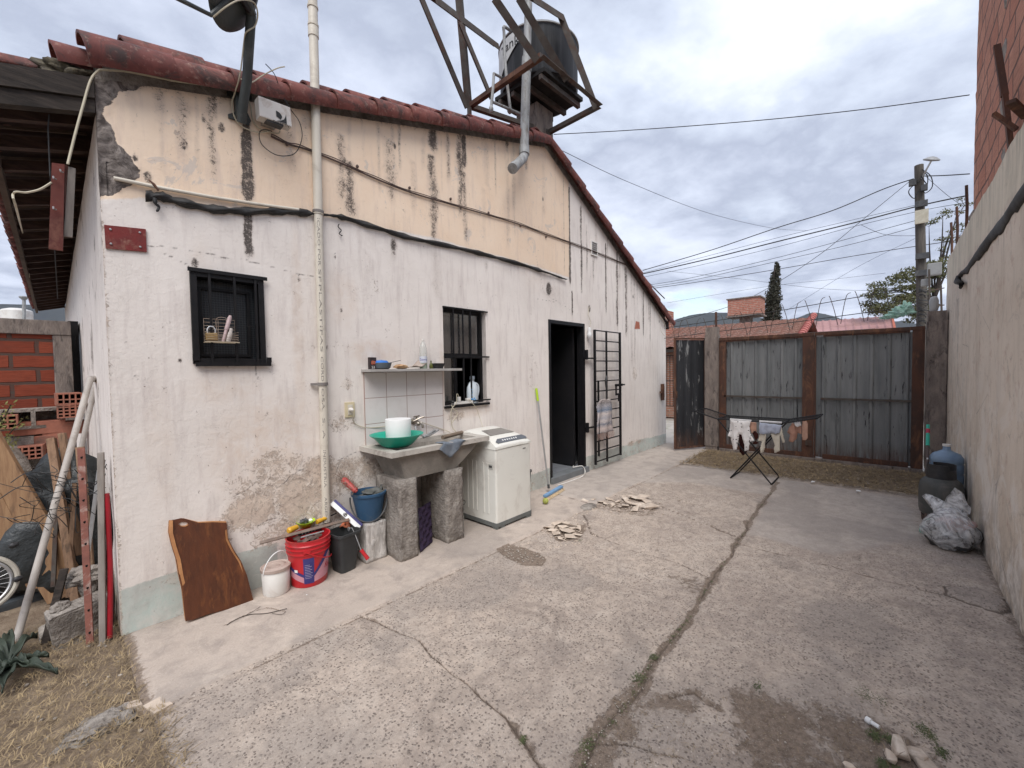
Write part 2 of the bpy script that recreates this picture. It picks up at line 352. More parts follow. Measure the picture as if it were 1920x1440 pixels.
    setp(t, c, .92, 0, t.bump(h, .7 if kind == 'yard' else .35, .006), .2); return m
def mk_brick(name, c1, c2, mortar, bw, rh, ms, axes='xz', dirt=.4, off=.5):
    m, t = newmat(name); v = t.coord('Object'); s = t.new('ShaderNodeSeparateXYZ'); t.L.new(v, s.inputs[0]); cb = t.new('ShaderNodeCombineXYZ')
    wob = t.math('MULTIPLY', t.math('SUBTRACT', t.noise(v, 9, 3, .5), .5), .018)
    t.put(cb.inputs[0], t.math('ADD', s.outputs['XYZ'.index(axes[0].upper())], wob)); t.put(cb.inputs[1], t.math('ADD', s.outputs[2], wob))
    b = t.new('ShaderNodeTexBrick'); b.offset = off; t.L.new(cb.outputs[0], b.inputs['Vector'])
    for k, x in (('Color1', (*c1, 1)), ('Color2', (*c2, 1)), ('Mortar', (*mortar, 1)), ('Scale', 1.), ('Mortar Size', ms), ('Mortar Smooth', .3), ('Brick Width', bw), ('Row Height', rh), ('Bias', 0.)): b.inputs[k].default_value = x
    vs = t.coord('Object', scale=(1, 1, 14) if bw > .3 else (1, 1, 1))
    c = t.mix(t.step(t.noise(vs, 9, 6, .7), .4, .75), b.outputs[0], tuple(x*.62 for x in c1)); c = t.mix(t.math('MULTIPLY', t.step(t.noise(v, 3.5, 7, .7, .6), .5, .7), dirt), c, tuple(x*.8 for x in mortar))
    h = t.math('ADD', t.math('MULTIPLY', b.outputs['Fac'], -1.2), t.math('MULTIPLY', t.noise(vs, 40, 5, .7), .35))
    setp(t, c, .9, 0, t.bump(h, .8, .012), .2); return m
MT = {}
MT['wall'] = mk_wall(); MT['yard'] = mk_ground('yard_concrete', 'yard'); MT['path'] = mk_ground('path_concrete', 'path')
MT['soil'] = pm('soil', (.17, .125, .09), (.27, .21, .155), 9, .95, bump=.9, bscale=60, spec=.1, bd=.012, grime=(.28, .22, .16), gs=14)
MT['outside'] = pm('street_surface', (.36, .33, .30), (.28, .25, .22), .8, .95, bump=.2, spec=.1, grime=(.16, .15, .10), gs=.5)
def mk_tile(name, c1, c2, dark):
    m, t = newmat(name); v = t.coord('Object'); g = t.new('ShaderNodeNewGeometry'); rnd = g.outputs['Random Per Island']
    c = t.mix(rnd, c1, c2); c = t.mix(t.step(t.noise(v, 5, 7, .7, .5), .46, .66), c, tuple(x*.55 for x in c1)); c = t.mix(t.math('MULTIPLY', t.step(t.noise(v, 6, 8, .75, 1.), .5, .62), .85), c, dark)
    c = t.mix(t.math('MULTIPLY', t.step(t.noise(v, 30, 5, .7), .55, .75), .5), c, (.45, .30, .24))
    setp(t, c, .7, 0, t.bump(t.noise(v, 45, 5, .65), .25, .004), .35); return m
MT['tile'] = mk_tile('glazed_clay_tile', (.15, .043, .036), (.21, .07, .055), (.04, .032, .03))
MT['rooftile'] = mk_tile('old_roof_tile', (.30, .13, .09), (.38, .19, .13), (.15, .11, .09))
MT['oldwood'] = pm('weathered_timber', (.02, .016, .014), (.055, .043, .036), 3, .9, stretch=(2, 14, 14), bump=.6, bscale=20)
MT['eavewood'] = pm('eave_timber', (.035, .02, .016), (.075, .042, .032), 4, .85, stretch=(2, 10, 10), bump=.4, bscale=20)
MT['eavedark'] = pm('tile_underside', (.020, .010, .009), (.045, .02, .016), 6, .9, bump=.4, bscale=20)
MT['black'] = pm('black_metal_paint', (.006, .006, .007), (.012, .011, .012), 14, .5, bump=.15, spec=.3)
MT['blackplastic'] = pm('black_plastic', (.018, .018, .02), (.035, .034, .036), 20, .5, bump=.2, spec=.4)
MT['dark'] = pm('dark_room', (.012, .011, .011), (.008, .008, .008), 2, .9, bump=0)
MT['darkgrey'] = pm('dark_grey_plastic', (.045, .047, .05), (.07, .072, .075), 9, .6, bump=.25, bscale=30, grime=(.12, .11, .10), gs=6)
MT['pvc'] = pm('ivory_pipe_plastic', (.66, .61, .52), (.58, .53, .45), 5, .45, bump=.05, grime=(.45, .40, .33), gs=4)
MT['greypipe'] = pm('grey_pipe_plastic', (.34, .35, .35), (.22, .22, .22), 7, .6, bump=.2, grime=(.16, .13, .11), gs=8, stretch=(3, 3, 1))
MT['steel'] = pm('rusty_primed_steel', (.06, .043, .036), (.09, .08, .07), 9, .75, bump=.35, grime=(.085, .036, .022), gs=5)
MT['rust'] = pm('rust', (.11, .048, .03), (.06, .035, .027), 6, .85, bump=.6, stretch=(1, 1, .35), grime=(.19, .09, .05), gs=9)
MT['red'] = pm('red_plastic', (.50, .018, .025), (.44, .016, .022), 6, .35, bump=.05, spec=.5, grime=(.36, .05, .05), gs=6)
MT['redplate'] = pm('red_painted_plate', (.20, .022, .018), (.13, .02, .018), 12, .55, bump=.4, grime=(.28, .14, .10), gs=9)
MT['white'] = pm('white_plastic', (.74, .72, .68), (.66, .63, .59), 5, .4, bump=.04, spec=.5, grime=(.56, .50, .45), gs=4)
MT['purewhite'] = pm('clean_white', (.80, .80, .79), (.74, .74, .73), 5, .45, bump=.03)
MT['appliance'] = pm('enamel_white', (.72, .71, .655), (.68, .665, .61), 2, .3, bump=.02, spec=.5, grime=(.55, .52, .47), gs=3)
MT['concrete'] = pm('rough_concrete', (.36, .325, .29), (.22, .195, .175), 22, .95, bump=1., bscale=45, bd=.02, spec=.15, grime=(.14, .12, .105), gs=5)
MT['sink'] = pm('cast_stone', (.29, .26, .225), (.17, .155, .135), 5, .85, bump=.6, bscale=30, grime=(.30, .27, .24), gs=8)
MT['sinktop'] = pm('worn_cement_rim', (.52, .48, .43), (.40, .37, .33), 9, .85, bump=.5, bscale=40, grime=(.26, .23, .20), gs=7)
MT['postc'] = pm('stained_concrete', (.27, .225, .195), (.17, .14, .125), 5, .95, bump=.9, bscale=26, bd=.01, stretch=(3, 3, 1), grime=(.07, .06, .055), gs=4)
MT['woodlt'] = pm('pine_board', (.36, .22, .12), (.25, .14, .075), 5, .8, stretch=(9, 9, 1.2), bump=.35, grime=(.15, .09, .055), gs=3)
MT['woodmd'] = pm('raw_timber', (.32, .20, .125), (.20, .12, .075), 5, .85, stretch=(12, 12, 1.5), bump=.4, grime=(.12, .08, .055), gs=4)
MT['slab'] = pm('oiled_hardwood', (.105, .032, .012), (.062, .02, .009), 3, .42, stretch=(7, 7, 1.2), bump=.15, spec=.5, grime=(.16, .055, .018), gs=2.5)
MT['bark'] = pm('live_edge_wood', (.42, .20, .08), (.30, .13, .05), 8, .7, bump=.4)
MT['blue'] = pm('blue_plastic', (.025, .075, .15), (.035, .09, .165), 7, .5, bump=.1, grime=(.10, .12, .14), gs=5)
MT['green'] = pm('green_plastic', (.012, .36, .25), (.015, .32, .22), 5, .4, bump=.05, spec=.5)
MT['lime'] = pm('lime_plastic', (.42, .62, .03), (.38, .56, .03), 5, .4, bump=.05)
MT['yellow'] = pm('yellow_plastic', (.70, .40, .03), (.6, .33, .03), 8, .4, bump=.1)
MT['chrome'] = pm('dull_chrome', (.42, .38, .33), (.28, .24, .20), 12, .35, .8, bump=.15)
MT['galv'] = pm('galvanised', (.5, .5, .5), (.4, .4, .4), 10, .4, .7, bump=.1)
MT['leafdark'] = pm('agave_leaf', (.020, .030, .022), (.045, .058, .042), 6, .6, bump=.2)
MT['leaf'] = pm('tree_leaf', (.075, .085, .035), (.12, .115, .045), 3, .65, bump=0)
MT['cypress'] = pm('cypress_leaf', (.028, .03, .02), (.055, .05, .035), 6, .8, bump=0)
MT['weed'] = pm('weed_leaf', (.06, .085, .03), (.12, .13, .055), 12, .7, bump=0)
MT['straw'] = pm('dry_straw', (.40, .30, .17), (.14, .10, .062), 18, .8, bump=0)
MT['cable'] = pm('cable_black', (.02, .02, .022), (.03, .03, .03), 8, .6, bump=0)
MT['cablew'] = pm('cable_cream', (.55, .50, .38), (.45, .40, .30), 8, .6, bump=0)
MT['chunk'] = pm('broken_screed', (.60, .50, .41), (.44, .36, .29), 14, .95, bump=.8, bscale=50, grime=(.70, .62, .53), gs=9)
def cloth(name, c1, c2=None): return pm(name, c1, c2, 14, .95, bump=.5, bscale=220, spec=.1)
# ================================================================== GROUND
def xy(p): v = Gz(*p); return (v.x, v.y)
def pl(*pts): return [xy(p) for p in pts]
J1 = pl((1458,903),(1440,930),(1412,968),(1385,1015),(1340,1080),(1290,1160),(1225,1240),(1175,1320),(1110,1400),(1070,1470))
C1 = pl((1385,1018),(1450,1036),(1520,1050),(1650,1085),(1780,1115)); C2 = pl((1095,965),(1110,1000),(1180,1030),(1260,1050),(1330,1080))
C3 = pl((680,1155),(735,1178),(780,1200),(830,1240),(880,1290),(950,1345),(1020,1440)); C7 = pl((1180,905),(1240,950),(1330,985),(1390,1010))
C8 = pl((1100,1390),(1180,1400),(1290,1420)); C9 = pl((1250,1300),(1300,1290),(1350,1330))
D2 = pl((1350,1480),(1365,1360),(1380,1300),(1430,1295),(1520,1322),(1600,1340),(1680,1375),(1750,1425),(1790,1480)); D9 = pl((1080,1480),(1120,1400),(1180,1330),(1230,1300),(1290,1310),(1270,1350),(1190,1400),(1150,1480))
D3 = pl((932,1030),(955,1020),(1000,1033),(1024,1046),(1018,1060),(985,1060),(945,1044))
D4 = pl((1100,945),(1160,938),(1230,940),(1232,962),(1180,965),(1110,955)); D5 = pl((1015,990),(1060,975),(1100,985),(1095,1015),(1050,1020))
D6 = pl((1230,1070),(1330,1080),(1340,1120),(1290,1130)); D7 = pl((1265,925),(1370,950),(1400,1000),(1300,1000),(1240,960))
SM = pl((1180,905),(1290,870),(1700,935),(1725,1010),(1560,1040),(1400,1000),(1445,930),(1300,905))
def yard(name, x0, x1, y0, y1, mat, zbase, kind):
    xs = [x0]
    while xs[-1] < x1: xs.append(xs[-1]+.007+.006*max(0, xs[-1]-1.5))
    xs[-1] = x1
    ys = np.arange(y0, y1+.0001, .010 if kind == 'yard' else .012); ys[-1] = y1
    X, Y = np.meshgrid(np.array(xs), ys)
    wx = X+.055*(fbm(X, Y, 6, 5, 3)-.5); wy = Y+.055*(fbm(X, Y, 6, 5, 9)-.5); ux = X+.28*(fbm(X, Y, 3.5, 6, 43)-.5); uy = Y+.28*(fbm(X, Y, 3.5, 6, 49)-.5)
    wob = fbm(X, Y, 14, 3, 5)
    crack = np.zeros_like(X); dirt = np.zeros_like(X)
    for pts, w in ((J1, .004), (C1, .004), (C2, .006), (C3, .0035), (C7, .004), (C8, .003), (C9, .003)):
        d = segd(wx, wy, pts); ww = w*(.6+1.3*wob); crack = np.maximum(crack, (1-ss(d, ww*.6, ww*1.5))*np.clip(.15+1.7*ss(fbm(X, Y, 3.1, 4, 63), .38, .58), 0, 1)*1); dirt = np.maximum(dirt, (1-ss(d, 0, .012+.05*ss(fbm(X, Y, 2.3, 3, 67), .5, .75)))*.62)
    dj = segd(wx, wy, J1); dirt = np.maximum(dirt, (1-ss(dj, .0, .012+.16*fbm(X, Y, 4, 4, 8)**1.6+.06*ss(-X, -3, 0)))*.80)
    for D, soft, amp in ((D2, .20, .85*(.25+1.3*fbm(X, Y, 6, 6, 71))), (D9, .1, .85*(.3+1.1*fbm(X, Y, 7, 5, 73))), (D3, .02, 1.1), (D4, .08, .5), (D5, .06, .7), (D6, .1, .5), (D7, .15, .35)):
        dirt = np.maximum(dirt, (1-ss(sdist(ux if soft > .05 else wx, uy if soft > .05 else wy, D), -soft, soft))*amp)
    dirt = np.maximum(dirt, (1-ss(Y+3.88, 0, .10))*.55); dirt = np.maximum(dirt, ss(-X, -.32, -.2)*.8)
    dirt = np.maximum(dirt, (1-ss(np.abs(Y+.88), 0, .006+.06*fbm(X, Y, 4, 3, 12)**2))*(.55 if kind == 'yard' else .0))
    smooth = (1-ss(sdist(wx, wy, SM), -.05, .05)) if kind == 'yard' else ss(X, 4.02, 4.1)*.9
    if kind == 'path':
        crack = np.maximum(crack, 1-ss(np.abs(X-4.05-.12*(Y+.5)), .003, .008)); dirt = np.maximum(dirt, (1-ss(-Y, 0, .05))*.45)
        dirt = np.maximum(dirt, (1-ss(segd(wx, wy, pl((425,1172),(470,1150),(500,1142),(535,1148))), .002, .008))*.9)
    dark = ss(fbm(X, Y, 1.6, 6, 21), .52, .68)*.6
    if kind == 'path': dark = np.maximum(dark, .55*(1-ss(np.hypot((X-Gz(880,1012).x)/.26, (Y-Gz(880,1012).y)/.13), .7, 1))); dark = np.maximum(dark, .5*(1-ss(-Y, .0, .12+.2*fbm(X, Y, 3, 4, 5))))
    if kind == 'yard':
        for e in (((1765,1115),.1), ((1500,1200),.12)): pass
        P8 = pl((1765,1098),(1830,1100),(1880,1120),(1898,1142),(1870,1148),(1810,1128),(1770,1112)); sd_ = sdist(wx, wy, P8)
        crack = np.maximum(crack, (1-ss(np.abs(sd_), .004, .014))); dark = np.maximum(dark, (1-ss(sd_, -.02, 0))*.5)
    Z = zbase+.010*(fbm(X, Y, 1.7, 4, 31)-.5)+.004*(fbm(X, Y, 11, 3, 33)-.5)-.011*crack-.012*np.clip(dirt, 0, 1)
    if kind == 'path':
        Y = Y+ss(-Y, .6, .87)*(.05*(fbm(X, X*0, 1.3, 4, 51)-.5)+.015*(fbm(X, X*0, 14, 3, 52)-.5)); Z = np.where(Y < Y[0:1]+.003, Z-.022, Z)
    if kind == 'yard':
        for pts, amp in ((C1, .012), (C2, .014)): pass
        Z = Z+.0025*np.where(Y > np.interp(X, [p[0] for p in J1][::-1], [p[1] for p in J1][::-1]), 1, -1)
        Z = Z+.016*(1-ss(sd_, -.03, 0))
    return gridmesh(name, np.stack([X, Y, Z], -1), np.ones((X.shape[0]-1, X.shape[1]-1), bool), mat, {'mask': (dirt, crack, smooth, dark)})
tag(yard('yard_slab', .24, 6.75, -3.885, -.82, MT['yard'], 0., 'yard'), None, kind='structure')
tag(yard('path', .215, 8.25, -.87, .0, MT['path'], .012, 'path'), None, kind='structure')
# soil patches as one rough sheet under everything
xs = np.concatenate([np.linspace(-6, -1.5, 20), np.arange(-1.4, .6, .02), np.linspace(.62, 6.4, 40), np.arange(6.45, 8.3, .025)]); ys = np.concatenate([np.linspace(-8, -4, 8), np.arange(-3.95, 1.2, .025), np.linspace(1.3, 12, 20)])
X, Y = np.meshgrid(xs, ys); Z = -.022+.028*(fbm(X, Y, 5, 5, 4)-.5)+.05*(fbm(X, Y, 1.2, 3, 6)-.5)*ss(-X, -.4, .4)
Z = np.where((X > .3) & (X < 6.6), -.05, Z); Z = Z+.03*(1-ss(np.abs(X-7.6), .3, .9))
tag(gridmesh('soil', np.stack([X, Y, Z], -1), np.ones((len(ys)-1, len(xs)-1), bool), MT['soil'], {}), None, kind='structure')
b = MB(); s_ = 6000; b.add([(-s_, -s_, -.14), (s_, -s_, -.14), (s_, s_, -.14), (-s_, s_, -.14)], [(0, 1, 2, 3)]); tag(b.build('ground', MT['outside']), None, kind='structure')
b = MB(); b.bx(8.3, 12, -12, 12, -.13, -.02); tag(b.build('pavement', pm('pale_pavement', (.45, .42, .38), (.36, .33, .30), 1.5, .95, bump=.3, grime=(.13, .15, .07), gs=1.2)), None, kind='structure')

# ================================================================== HOUSE
def ztop(x): return np.where(x < 4.34, 3.20+(x-.21)*.285, 3.20+(4.34-.21)*.285-(x-4.34)*.51)
house = thing('house', (.21, 0, 0), 'old single-storey house with peeling cream and white render and red clay roof edge', 'house')
OPEN = [(.60, 1.02, 1.60, 2.20), (2.63, 3.22, 1.175, 2.18), (4.36, 5.22, 0, 2.18)]
xs = np.arange(.21, 8.2, .011); zs = np.arange(0, 4.5, .011)
def snap(a, vals):
    for v in vals: a[np.argmin(np.abs(a-v))] = v
    return a
xs = snap(xs, [o[0] for o in OPEN]+[o[1] for o in OPEN]); xs[-1] = 8.2; zs = snap(zs, [o[2] for o in OPEN]+[o[3] for o in OPEN])
X, Z = np.meshgrid(xs, zs); TP = ztop(X); ZZ = np.minimum(Z, TP)
keep = (Z[:-1, :-1] < TP[:-1, :-1])
xc = (X[:-1, :-1]+X[:-1, 1:])/2; zc = (Z[:-1, :-1]+Z[1:, :-1])/2
for a, b_, c_, d_ in OPEN: keep &= ~((xc > a) & (xc < b_) & (zc > c_) & (zc < d_))
def wx(*p): v = Wy(*p); return (v.x, v.z)
CB = [(.21, 2.52), (.41, 2.585), (1.4, 2.75), (2.5, 2.82), (4.0, 2.82), (4.87, 2.79)]
zb = np.interp(X, [p[0] for p in CB], [p[1] for p in CB]); jz = .02*(fbm(X, Z, 12, 3, 2)-.5)
cream = ss(Z-zb+jz, 0, .012)*(1-ss(X+jz, 4.865, 4.875))
stain = np.zeros_like(X)
el = fbm(X*9, Z*1.1, 1, 5, 41)
def streak(px, y0, y1, w, s):
    global stain
    xa, za = wx(px, (y0+y1)/2); zt = wx(px, y0)[1]; zb_ = wx(px, y1)[1]
    wob = (.5 if px in (464, 466) else 1.0)*w*(fbm(Z*4+px, X*0, 1, 4, 7)-.5)+.012*(fbm(X, Z, 30, 3, 19)-.5); d = np.abs(X-xa+wob); w = 1.5*w*(.35+1.3*fbm(Z*3.3+px*1.7, X*0, 1, 4, 13))
    v = (1-ss(d, w*.1, w*1.35))*ss(Z, zb_, zb_+.18)*(1-ss(Z, zt-.03, zt+.02)); stain = np.maximum(stain, v*s*(.55+.75*el))
for a in ((464,225,398,.026,1.35),(466,398,502,.030,1.3),(466,505,512,.06,.9),(812,238,300,.05,.95),(812,290,470,.045,.72),(870,252,330,.028,1.05),(871,320,470,.03,.6),(640,250,400,.035,.62),(657,300,425,.055,.66),(600,230,330,.03,.45),
          (733,260,400,.05,.6),(738,445,500,.03,.75),(735,330,395,.03,.6),(775,300,420,.025,.4),(908,350,470,.03,.4),(912,488,530,.035,.55),(951,262,300,.03,.9),(952,300,480,.035,.42),(906,262,300,.03,.4),(1068,350,545,.018,1.1),(1090,385,560,.022,.8),(1100,420,520,.02,.6),
          (1113,480,540,.03,.6),(1136,455,600,.016,.95),(1157,470,625,.035,.85),(1174,500,640,.04,.75),(1190,540,700,.03,.4),(1206,545,640,.014,1.1),(1219,560,650,.012,1.0),(1073,545,602,.014,1.1),(1185,600,700,.04,.35),(690,430,640,.07,.22),(560,480,700,.05,.18),(820,470,580,.05,.35),(1020,300,420,.03,.35)):
    streak(*a)
rs_ = random.Random(31)
for _ in range(46):
    px_ = rs_.uniform(200, 1225); yt_ = np.interp(px_, [180, 1022, 1250], [135, 265, 598]); streak(px_, yt_, yt_+rs_.uniform(30, 210), rs_.uniform(.008, .035), rs_.uniform(.25, .62))
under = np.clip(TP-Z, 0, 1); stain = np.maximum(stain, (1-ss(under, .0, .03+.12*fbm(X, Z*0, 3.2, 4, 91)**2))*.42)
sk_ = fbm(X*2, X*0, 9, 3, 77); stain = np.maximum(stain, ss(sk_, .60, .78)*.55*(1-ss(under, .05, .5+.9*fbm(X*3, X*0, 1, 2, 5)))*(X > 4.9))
sd_ = np.hypot((X-wx(1035,560)[0])/.35, (Z-2.55)/.2); smudge = (1-ss(sd_, .2, 1))*.3
band = .9*(1-ss(Z-.06*(fbm(X, Z*0, 2, 3, 55)-.5), np.where(X < 2, .27, .20), np.where(X < 2, .30, .25)))*np.where((X > 1.05) & (X < 3.2), .55, 1)
def blobs(lst):
    r = np.zeros_like(X)
    for px, py, rx, rz, s in lst:
        a, c_ = wx(px, py); r = np.maximum(r, s*(1-ss(np.hypot((X-a)/rx, (Z-c_)/rz), .35, 1.)))
    return r
peel = blobs([(500,940,.45,.34,.46),(600,960,.3,.4,.5),(470,960,.26,.20,.76),(560,930,.26,.26,.8),(520,1000,.26,.14,.6),(600,900,.24,.3,.7),(410,1010,.14,.12,.45),(340,1080,.14,.1,.4),(660,890,.3,.25,.5),(520,870,.3,.2,.42),(640,650,.14,.12,.25),(650,720,.08,.08,.55),
              (470,560,.35,.02,.3),(855,780,.2,.08,.45),(700,880,.25,.15,.65),(1190,700,.15,.2,.5),(1150,800,.1,.3,.3),(1190,830,.5,.08,.5),(1060,640,.1,.2,.3),(500,690,.1,.1,.25),(640,790,.2,.15,.4),(330,250,.02,.02,.9),(780,870,.3,.12,.4),(560,1050,.3,.06,.7),(690,520,.5,.3,.12),(1000,700,.2,.5,.18)])
peel = np.maximum(peel, (1-ss(Z, .05, .5))*.28*(X > 1)); peel = np.maximum(peel, (1-ss(np.hypot((X-.21), 0), .0, .02))*.45*(Z < 2.5))
peel = peel*(.45+1.1*fbm(X, Z, 5, 5, 93)); pink = np.clip(blobs([(500,840,.5,.5,.7),(380,560,.1,.5,.4),(640,560,.2,.3,.5),(700,660,.3,.15,.8),(880,770,.5,.1,.8),(560,640,.06,1.2,.5),(1150,760,.2,.5,.4),(420,730,.3,.15,.5),(1000,500,.4,.4,.35),(830,700,.05,.5,.6),(300,840,.1,.6,.3),(200,1000,.1,.5,.3)]), 0, 1)
MP = [wx(*p) for p in ((170,130),(300,150),(330,152),(250,158),(215,165),(203,190),(206,225),(222,262),(238,285),(252,310),(266,335),(254,352),(230,360),(205,366),(175,372))]
mort = 1-ss(sdist(X+.09*(fbm(X, Z, 9, 5, 61)-.5), Z+.09*(fbm(X, Z, 9, 5, 62)-.5), MP), -.03, .03)
crack = np.zeros_like(X)
wX = X+.02*(fbm(X, Z, 14, 4, 81)-.5); wZ = Z+.03*(fbm(X, Z, 14, 4, 82)-.5)
for pts, w in (([(228,455),(340,468),(480,492),(590,520)],.002), ([(480,685),(478,697),(483,709)],.004), ([(355,500),(330,485),(300,475)],.0015), ([(1005,480),(1020,550),(1075,585)],.0015), ([(240,700),(255,704),(262,712)],.002), ([(690,840),(640,860),(625,900)],.003),
               ([(233,640),(245,645)],.002), ([(345,1000),(380,990),(430,985)],.003), ([(1008,560),(1040,566)],.001), ([(900,520),(905,560)],.001), ([(440,930),(480,905),(520,915),(560,880),(600,890)],.003), ([(470,990),(520,970),(570,985),(600,960)],.003)):
    crack = np.maximum(crack, 1-ss(segd(wX, wZ, [wx(*p) for p in pts]), w*.6, w*1.9))
patch = np.zeros_like(X)
for q in (((1192,602),(1199,604),(1200,617),(1190,617)), ((1100,468),(1101,469),(1101,470))): patch = np.maximum(patch, 1-ss(sdist(X, Z, [wx(*p) for p in q]), -.005, .005))
for px, py, r_ in ((345,262,.014),(415,231,.012),(381,215,.008),(277,323,.013),(253,287,.008),(1029,537,.03),(1018,369,.01),(740,268,.01),(365,486,.012),(560,516,.007),(1189,530,.01),(640,575,.008),(337,667,.006),(1105,575,.022),(1187,553,.01),(205,160,.015),(1236,600,.01),(611,645,.007),(628,475,.006)):
    a, c_ = wx(px, py); crack = np.maximum(crack, 1-ss(np.hypot(X-a, Z-c_), r_*.5, r_)); stain = np.maximum(stain, .75*(1-ss(np.hypot(X-a, (Z-c_+.03)/1.6), r_, r_*2.4)))
Yd = .006*(fbm(X, Z, 1.2, 4, 71)-.5)-.012*(fbm(X, Z, 9, 3, 72)-.5)*np.clip(peel, 0, 1)+mort*(.012-.055*(fbm(X*1.5, Z, 9, 4, 73)-.35))
Yd = np.where((X <= .211), 0, Yd); Yd = np.minimum(Yd, .02)
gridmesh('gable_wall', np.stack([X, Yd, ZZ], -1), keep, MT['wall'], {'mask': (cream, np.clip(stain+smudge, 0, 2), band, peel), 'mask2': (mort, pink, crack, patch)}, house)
# side wall along the left passage
ys = np.arange(0, 10.41, .04); zs = np.arange(0, 3.05, .03); Y, Z = np.meshgrid(ys, zs); k = ~((Y[:-1, :-1] > 3.5) & (Y[:-1, :-1] < 4.7) & (Z[:-1, :-1] > 1.25) & (Z[:-1, :-1] < 2.1))
z0 = np.zeros_like(Y); X = .21+.006*(fbm(Y, Z, 2, 3, 5)-.5)*(Y > .02)
gridmesh('side_wall', np.stack([X, Y, Z], -1), k, MT['wall'], {'mask': (z0, ss(fbm(Y, Z, 5, 3, 8), .68, .8)*.6, .9*(1-ss(Z, .25, .3)), .12+.5*(1-ss(Z, 0, .6))), 'mask2': (1-ss(np.hypot((Y+.02)/.10, (Z-2.85)/.5), .6, 1), z0, z0, z0)}, house)
fr = MB(); fr.bx(.12, .20, 3.45, 3.53, 1.2, 2.15); fr.bx(.12, .20, 4.65, 4.73, 1.2, 2.15); fr.bx(.12, .2, 3.53, 4.65, 2.07, 2.15); fr.bx(.12, .2, 3.53, 4.65, 1.2, 1.27); fr.bx(.22, .24, 3.53, 4.65, 1.27, 2.07); fr.build('window', MT['black'], house)
# far side, back and inner shell (dark rooms)
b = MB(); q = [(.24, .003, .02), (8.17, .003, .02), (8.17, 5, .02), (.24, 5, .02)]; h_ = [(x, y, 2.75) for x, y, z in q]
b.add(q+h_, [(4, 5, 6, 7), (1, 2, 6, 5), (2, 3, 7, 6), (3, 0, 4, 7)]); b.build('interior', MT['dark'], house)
b = MB(); b.add([(.24, .003, .085), (8.17, .003, .085), (8.17, 5, .085), (.24, 5, .085)], [(0, 1, 2, 3)])
m, t = newmat('grey_floor_tile'); br = t.new('ShaderNodeTexBrick'); br.offset = 0; t.L.new(t.coord('Object'), br.inputs[0]); br.inputs['Scale'].default_value = 1; br.inputs['Brick Width'].default_value = .3; br.inputs['Row Height'].default_value = .3; br.inputs['Mortar Size'].default_value = .003
br.inputs['Color1'].default_value = (.22, .23, .25, 1); br.inputs['Color2'].default_value = (.20, .21, .23, 1); br.inputs['Mortar'].default_value = (.10, .10, .10, 1); setp(t, br.outputs[0], .35); MT['floortile'] = m
b.build('interior_floor', m, house)
b = MB(); b.add([(8.2, 0, 0), (8.2, 10.4, 0), (8.2, 10.4, 2.5), (8.2, 0, 2.48)], [(0, 1, 2, 3)]); b.add([(.21, 10.4, 0), (8.2, 10.4, 0), (8.2, 10.4, 2.5), (4.34, 10.4, 4.35), (.21, 10.4, 3.1)], [(0, 1, 2, 3, 4)]); b.build('rear_wall', pm('plain_white_render', (.74, .69, .67), (.64, .59, .57), 3, .9, bump=.3), house)
# reveals
rv = pm('painted_reveal', (.62, .56, .53), (.5, .45, .42), 9, .9, bump=.4)
for i, (a, b_, c_, d_) in enumerate(OPEN):
    b = MB(); D = .13
    b.add([(a, 0, c_), (a, D, c_), (a, D, d_), (a, 0, d_)], [(0, 1, 2, 3)]); b.add([(b_, 0, c_), (b_, D, c_), (b_, D, d_), (b_, 0, d_)], [(0, 1, 2, 3)]); b.add([(a, 0, d_), (b_, 0, d_), (b_, D, d_), (a, D, d_)], [(0, 1, 2, 3)]); b.add([(a, 0, c_), (b_, 0, c_), (b_, D, c_), (a, D, c_)], [(0, 1, 2, 3)])
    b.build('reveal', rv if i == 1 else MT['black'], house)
# small barred window
w1 = MB(); a, b_, c_, d_ = OPEN[0]
for (x0, x1, z0_, z1_) in ((a, a+.035, c_, d_), (b_-.035, b_, c_, d_), (a+.035, b_-.035, d_-.04, d_), (a+.035, b_-.035, c_, c_+.035)): w1.bx(x0, x1, -.022, .05, z0_, z1_, .002)
w1.bx(a-.012, b_+.02, -.035, -.023, d_-.012, d_+.012); w1.bx(a+.01, b_+.028, -.033, -.023, c_-.016, c_+.01); w1.bx(a-.005, a+.03, -.036, -.024, c_+.02, c_+.06); w1.bx(b_+.0, b_+.03, -.035, -.024, c_+.01, c_+.045)
wo1 = w1.build('window', MT['black'], house)
b = MB()
for px in (.70, .84, .965): b.bar((px, -.024, c_+.0), (px, -.024, d_-.0), .014, .014)
b.bar((.90, -.008, 1.86), (.985, -.008, 1.86), .006, .006); b.build('grille', MT['black'], wo1)
gm, t = newmat('wired_glass'); v = t.coord('Object', scale=(1, 1, 1)); s = t.new('ShaderNodeSeparateXYZ'); t.L.new(v, s.inputs[0])
gx = t.math('ABSOLUTE', t.math('SUBTRACT', t.math('FRACT', t.math('MULTIPLY', s.outputs[0], 62)), .5)); gz = t.math('ABSOLUTE', t.math('SUBTRACT', t.math('FRACT', t.math('MULTIPLY', s.outputs[2], 62)), .5))
ln = t.math('MAXIMUM', t.step(gx, .40, .48), t.step(gz, .40, .48)); setp(t, t.mix(ln, (.012, .014, .017), (.055, .06, .065)), .3, 0, t.bump(ln, .3, .003), .4)
b = MB(); b.bx(a+.035, b_-.035, .07, .076, c_+.035, d_-.04); b.build('pane', gm, wo1)
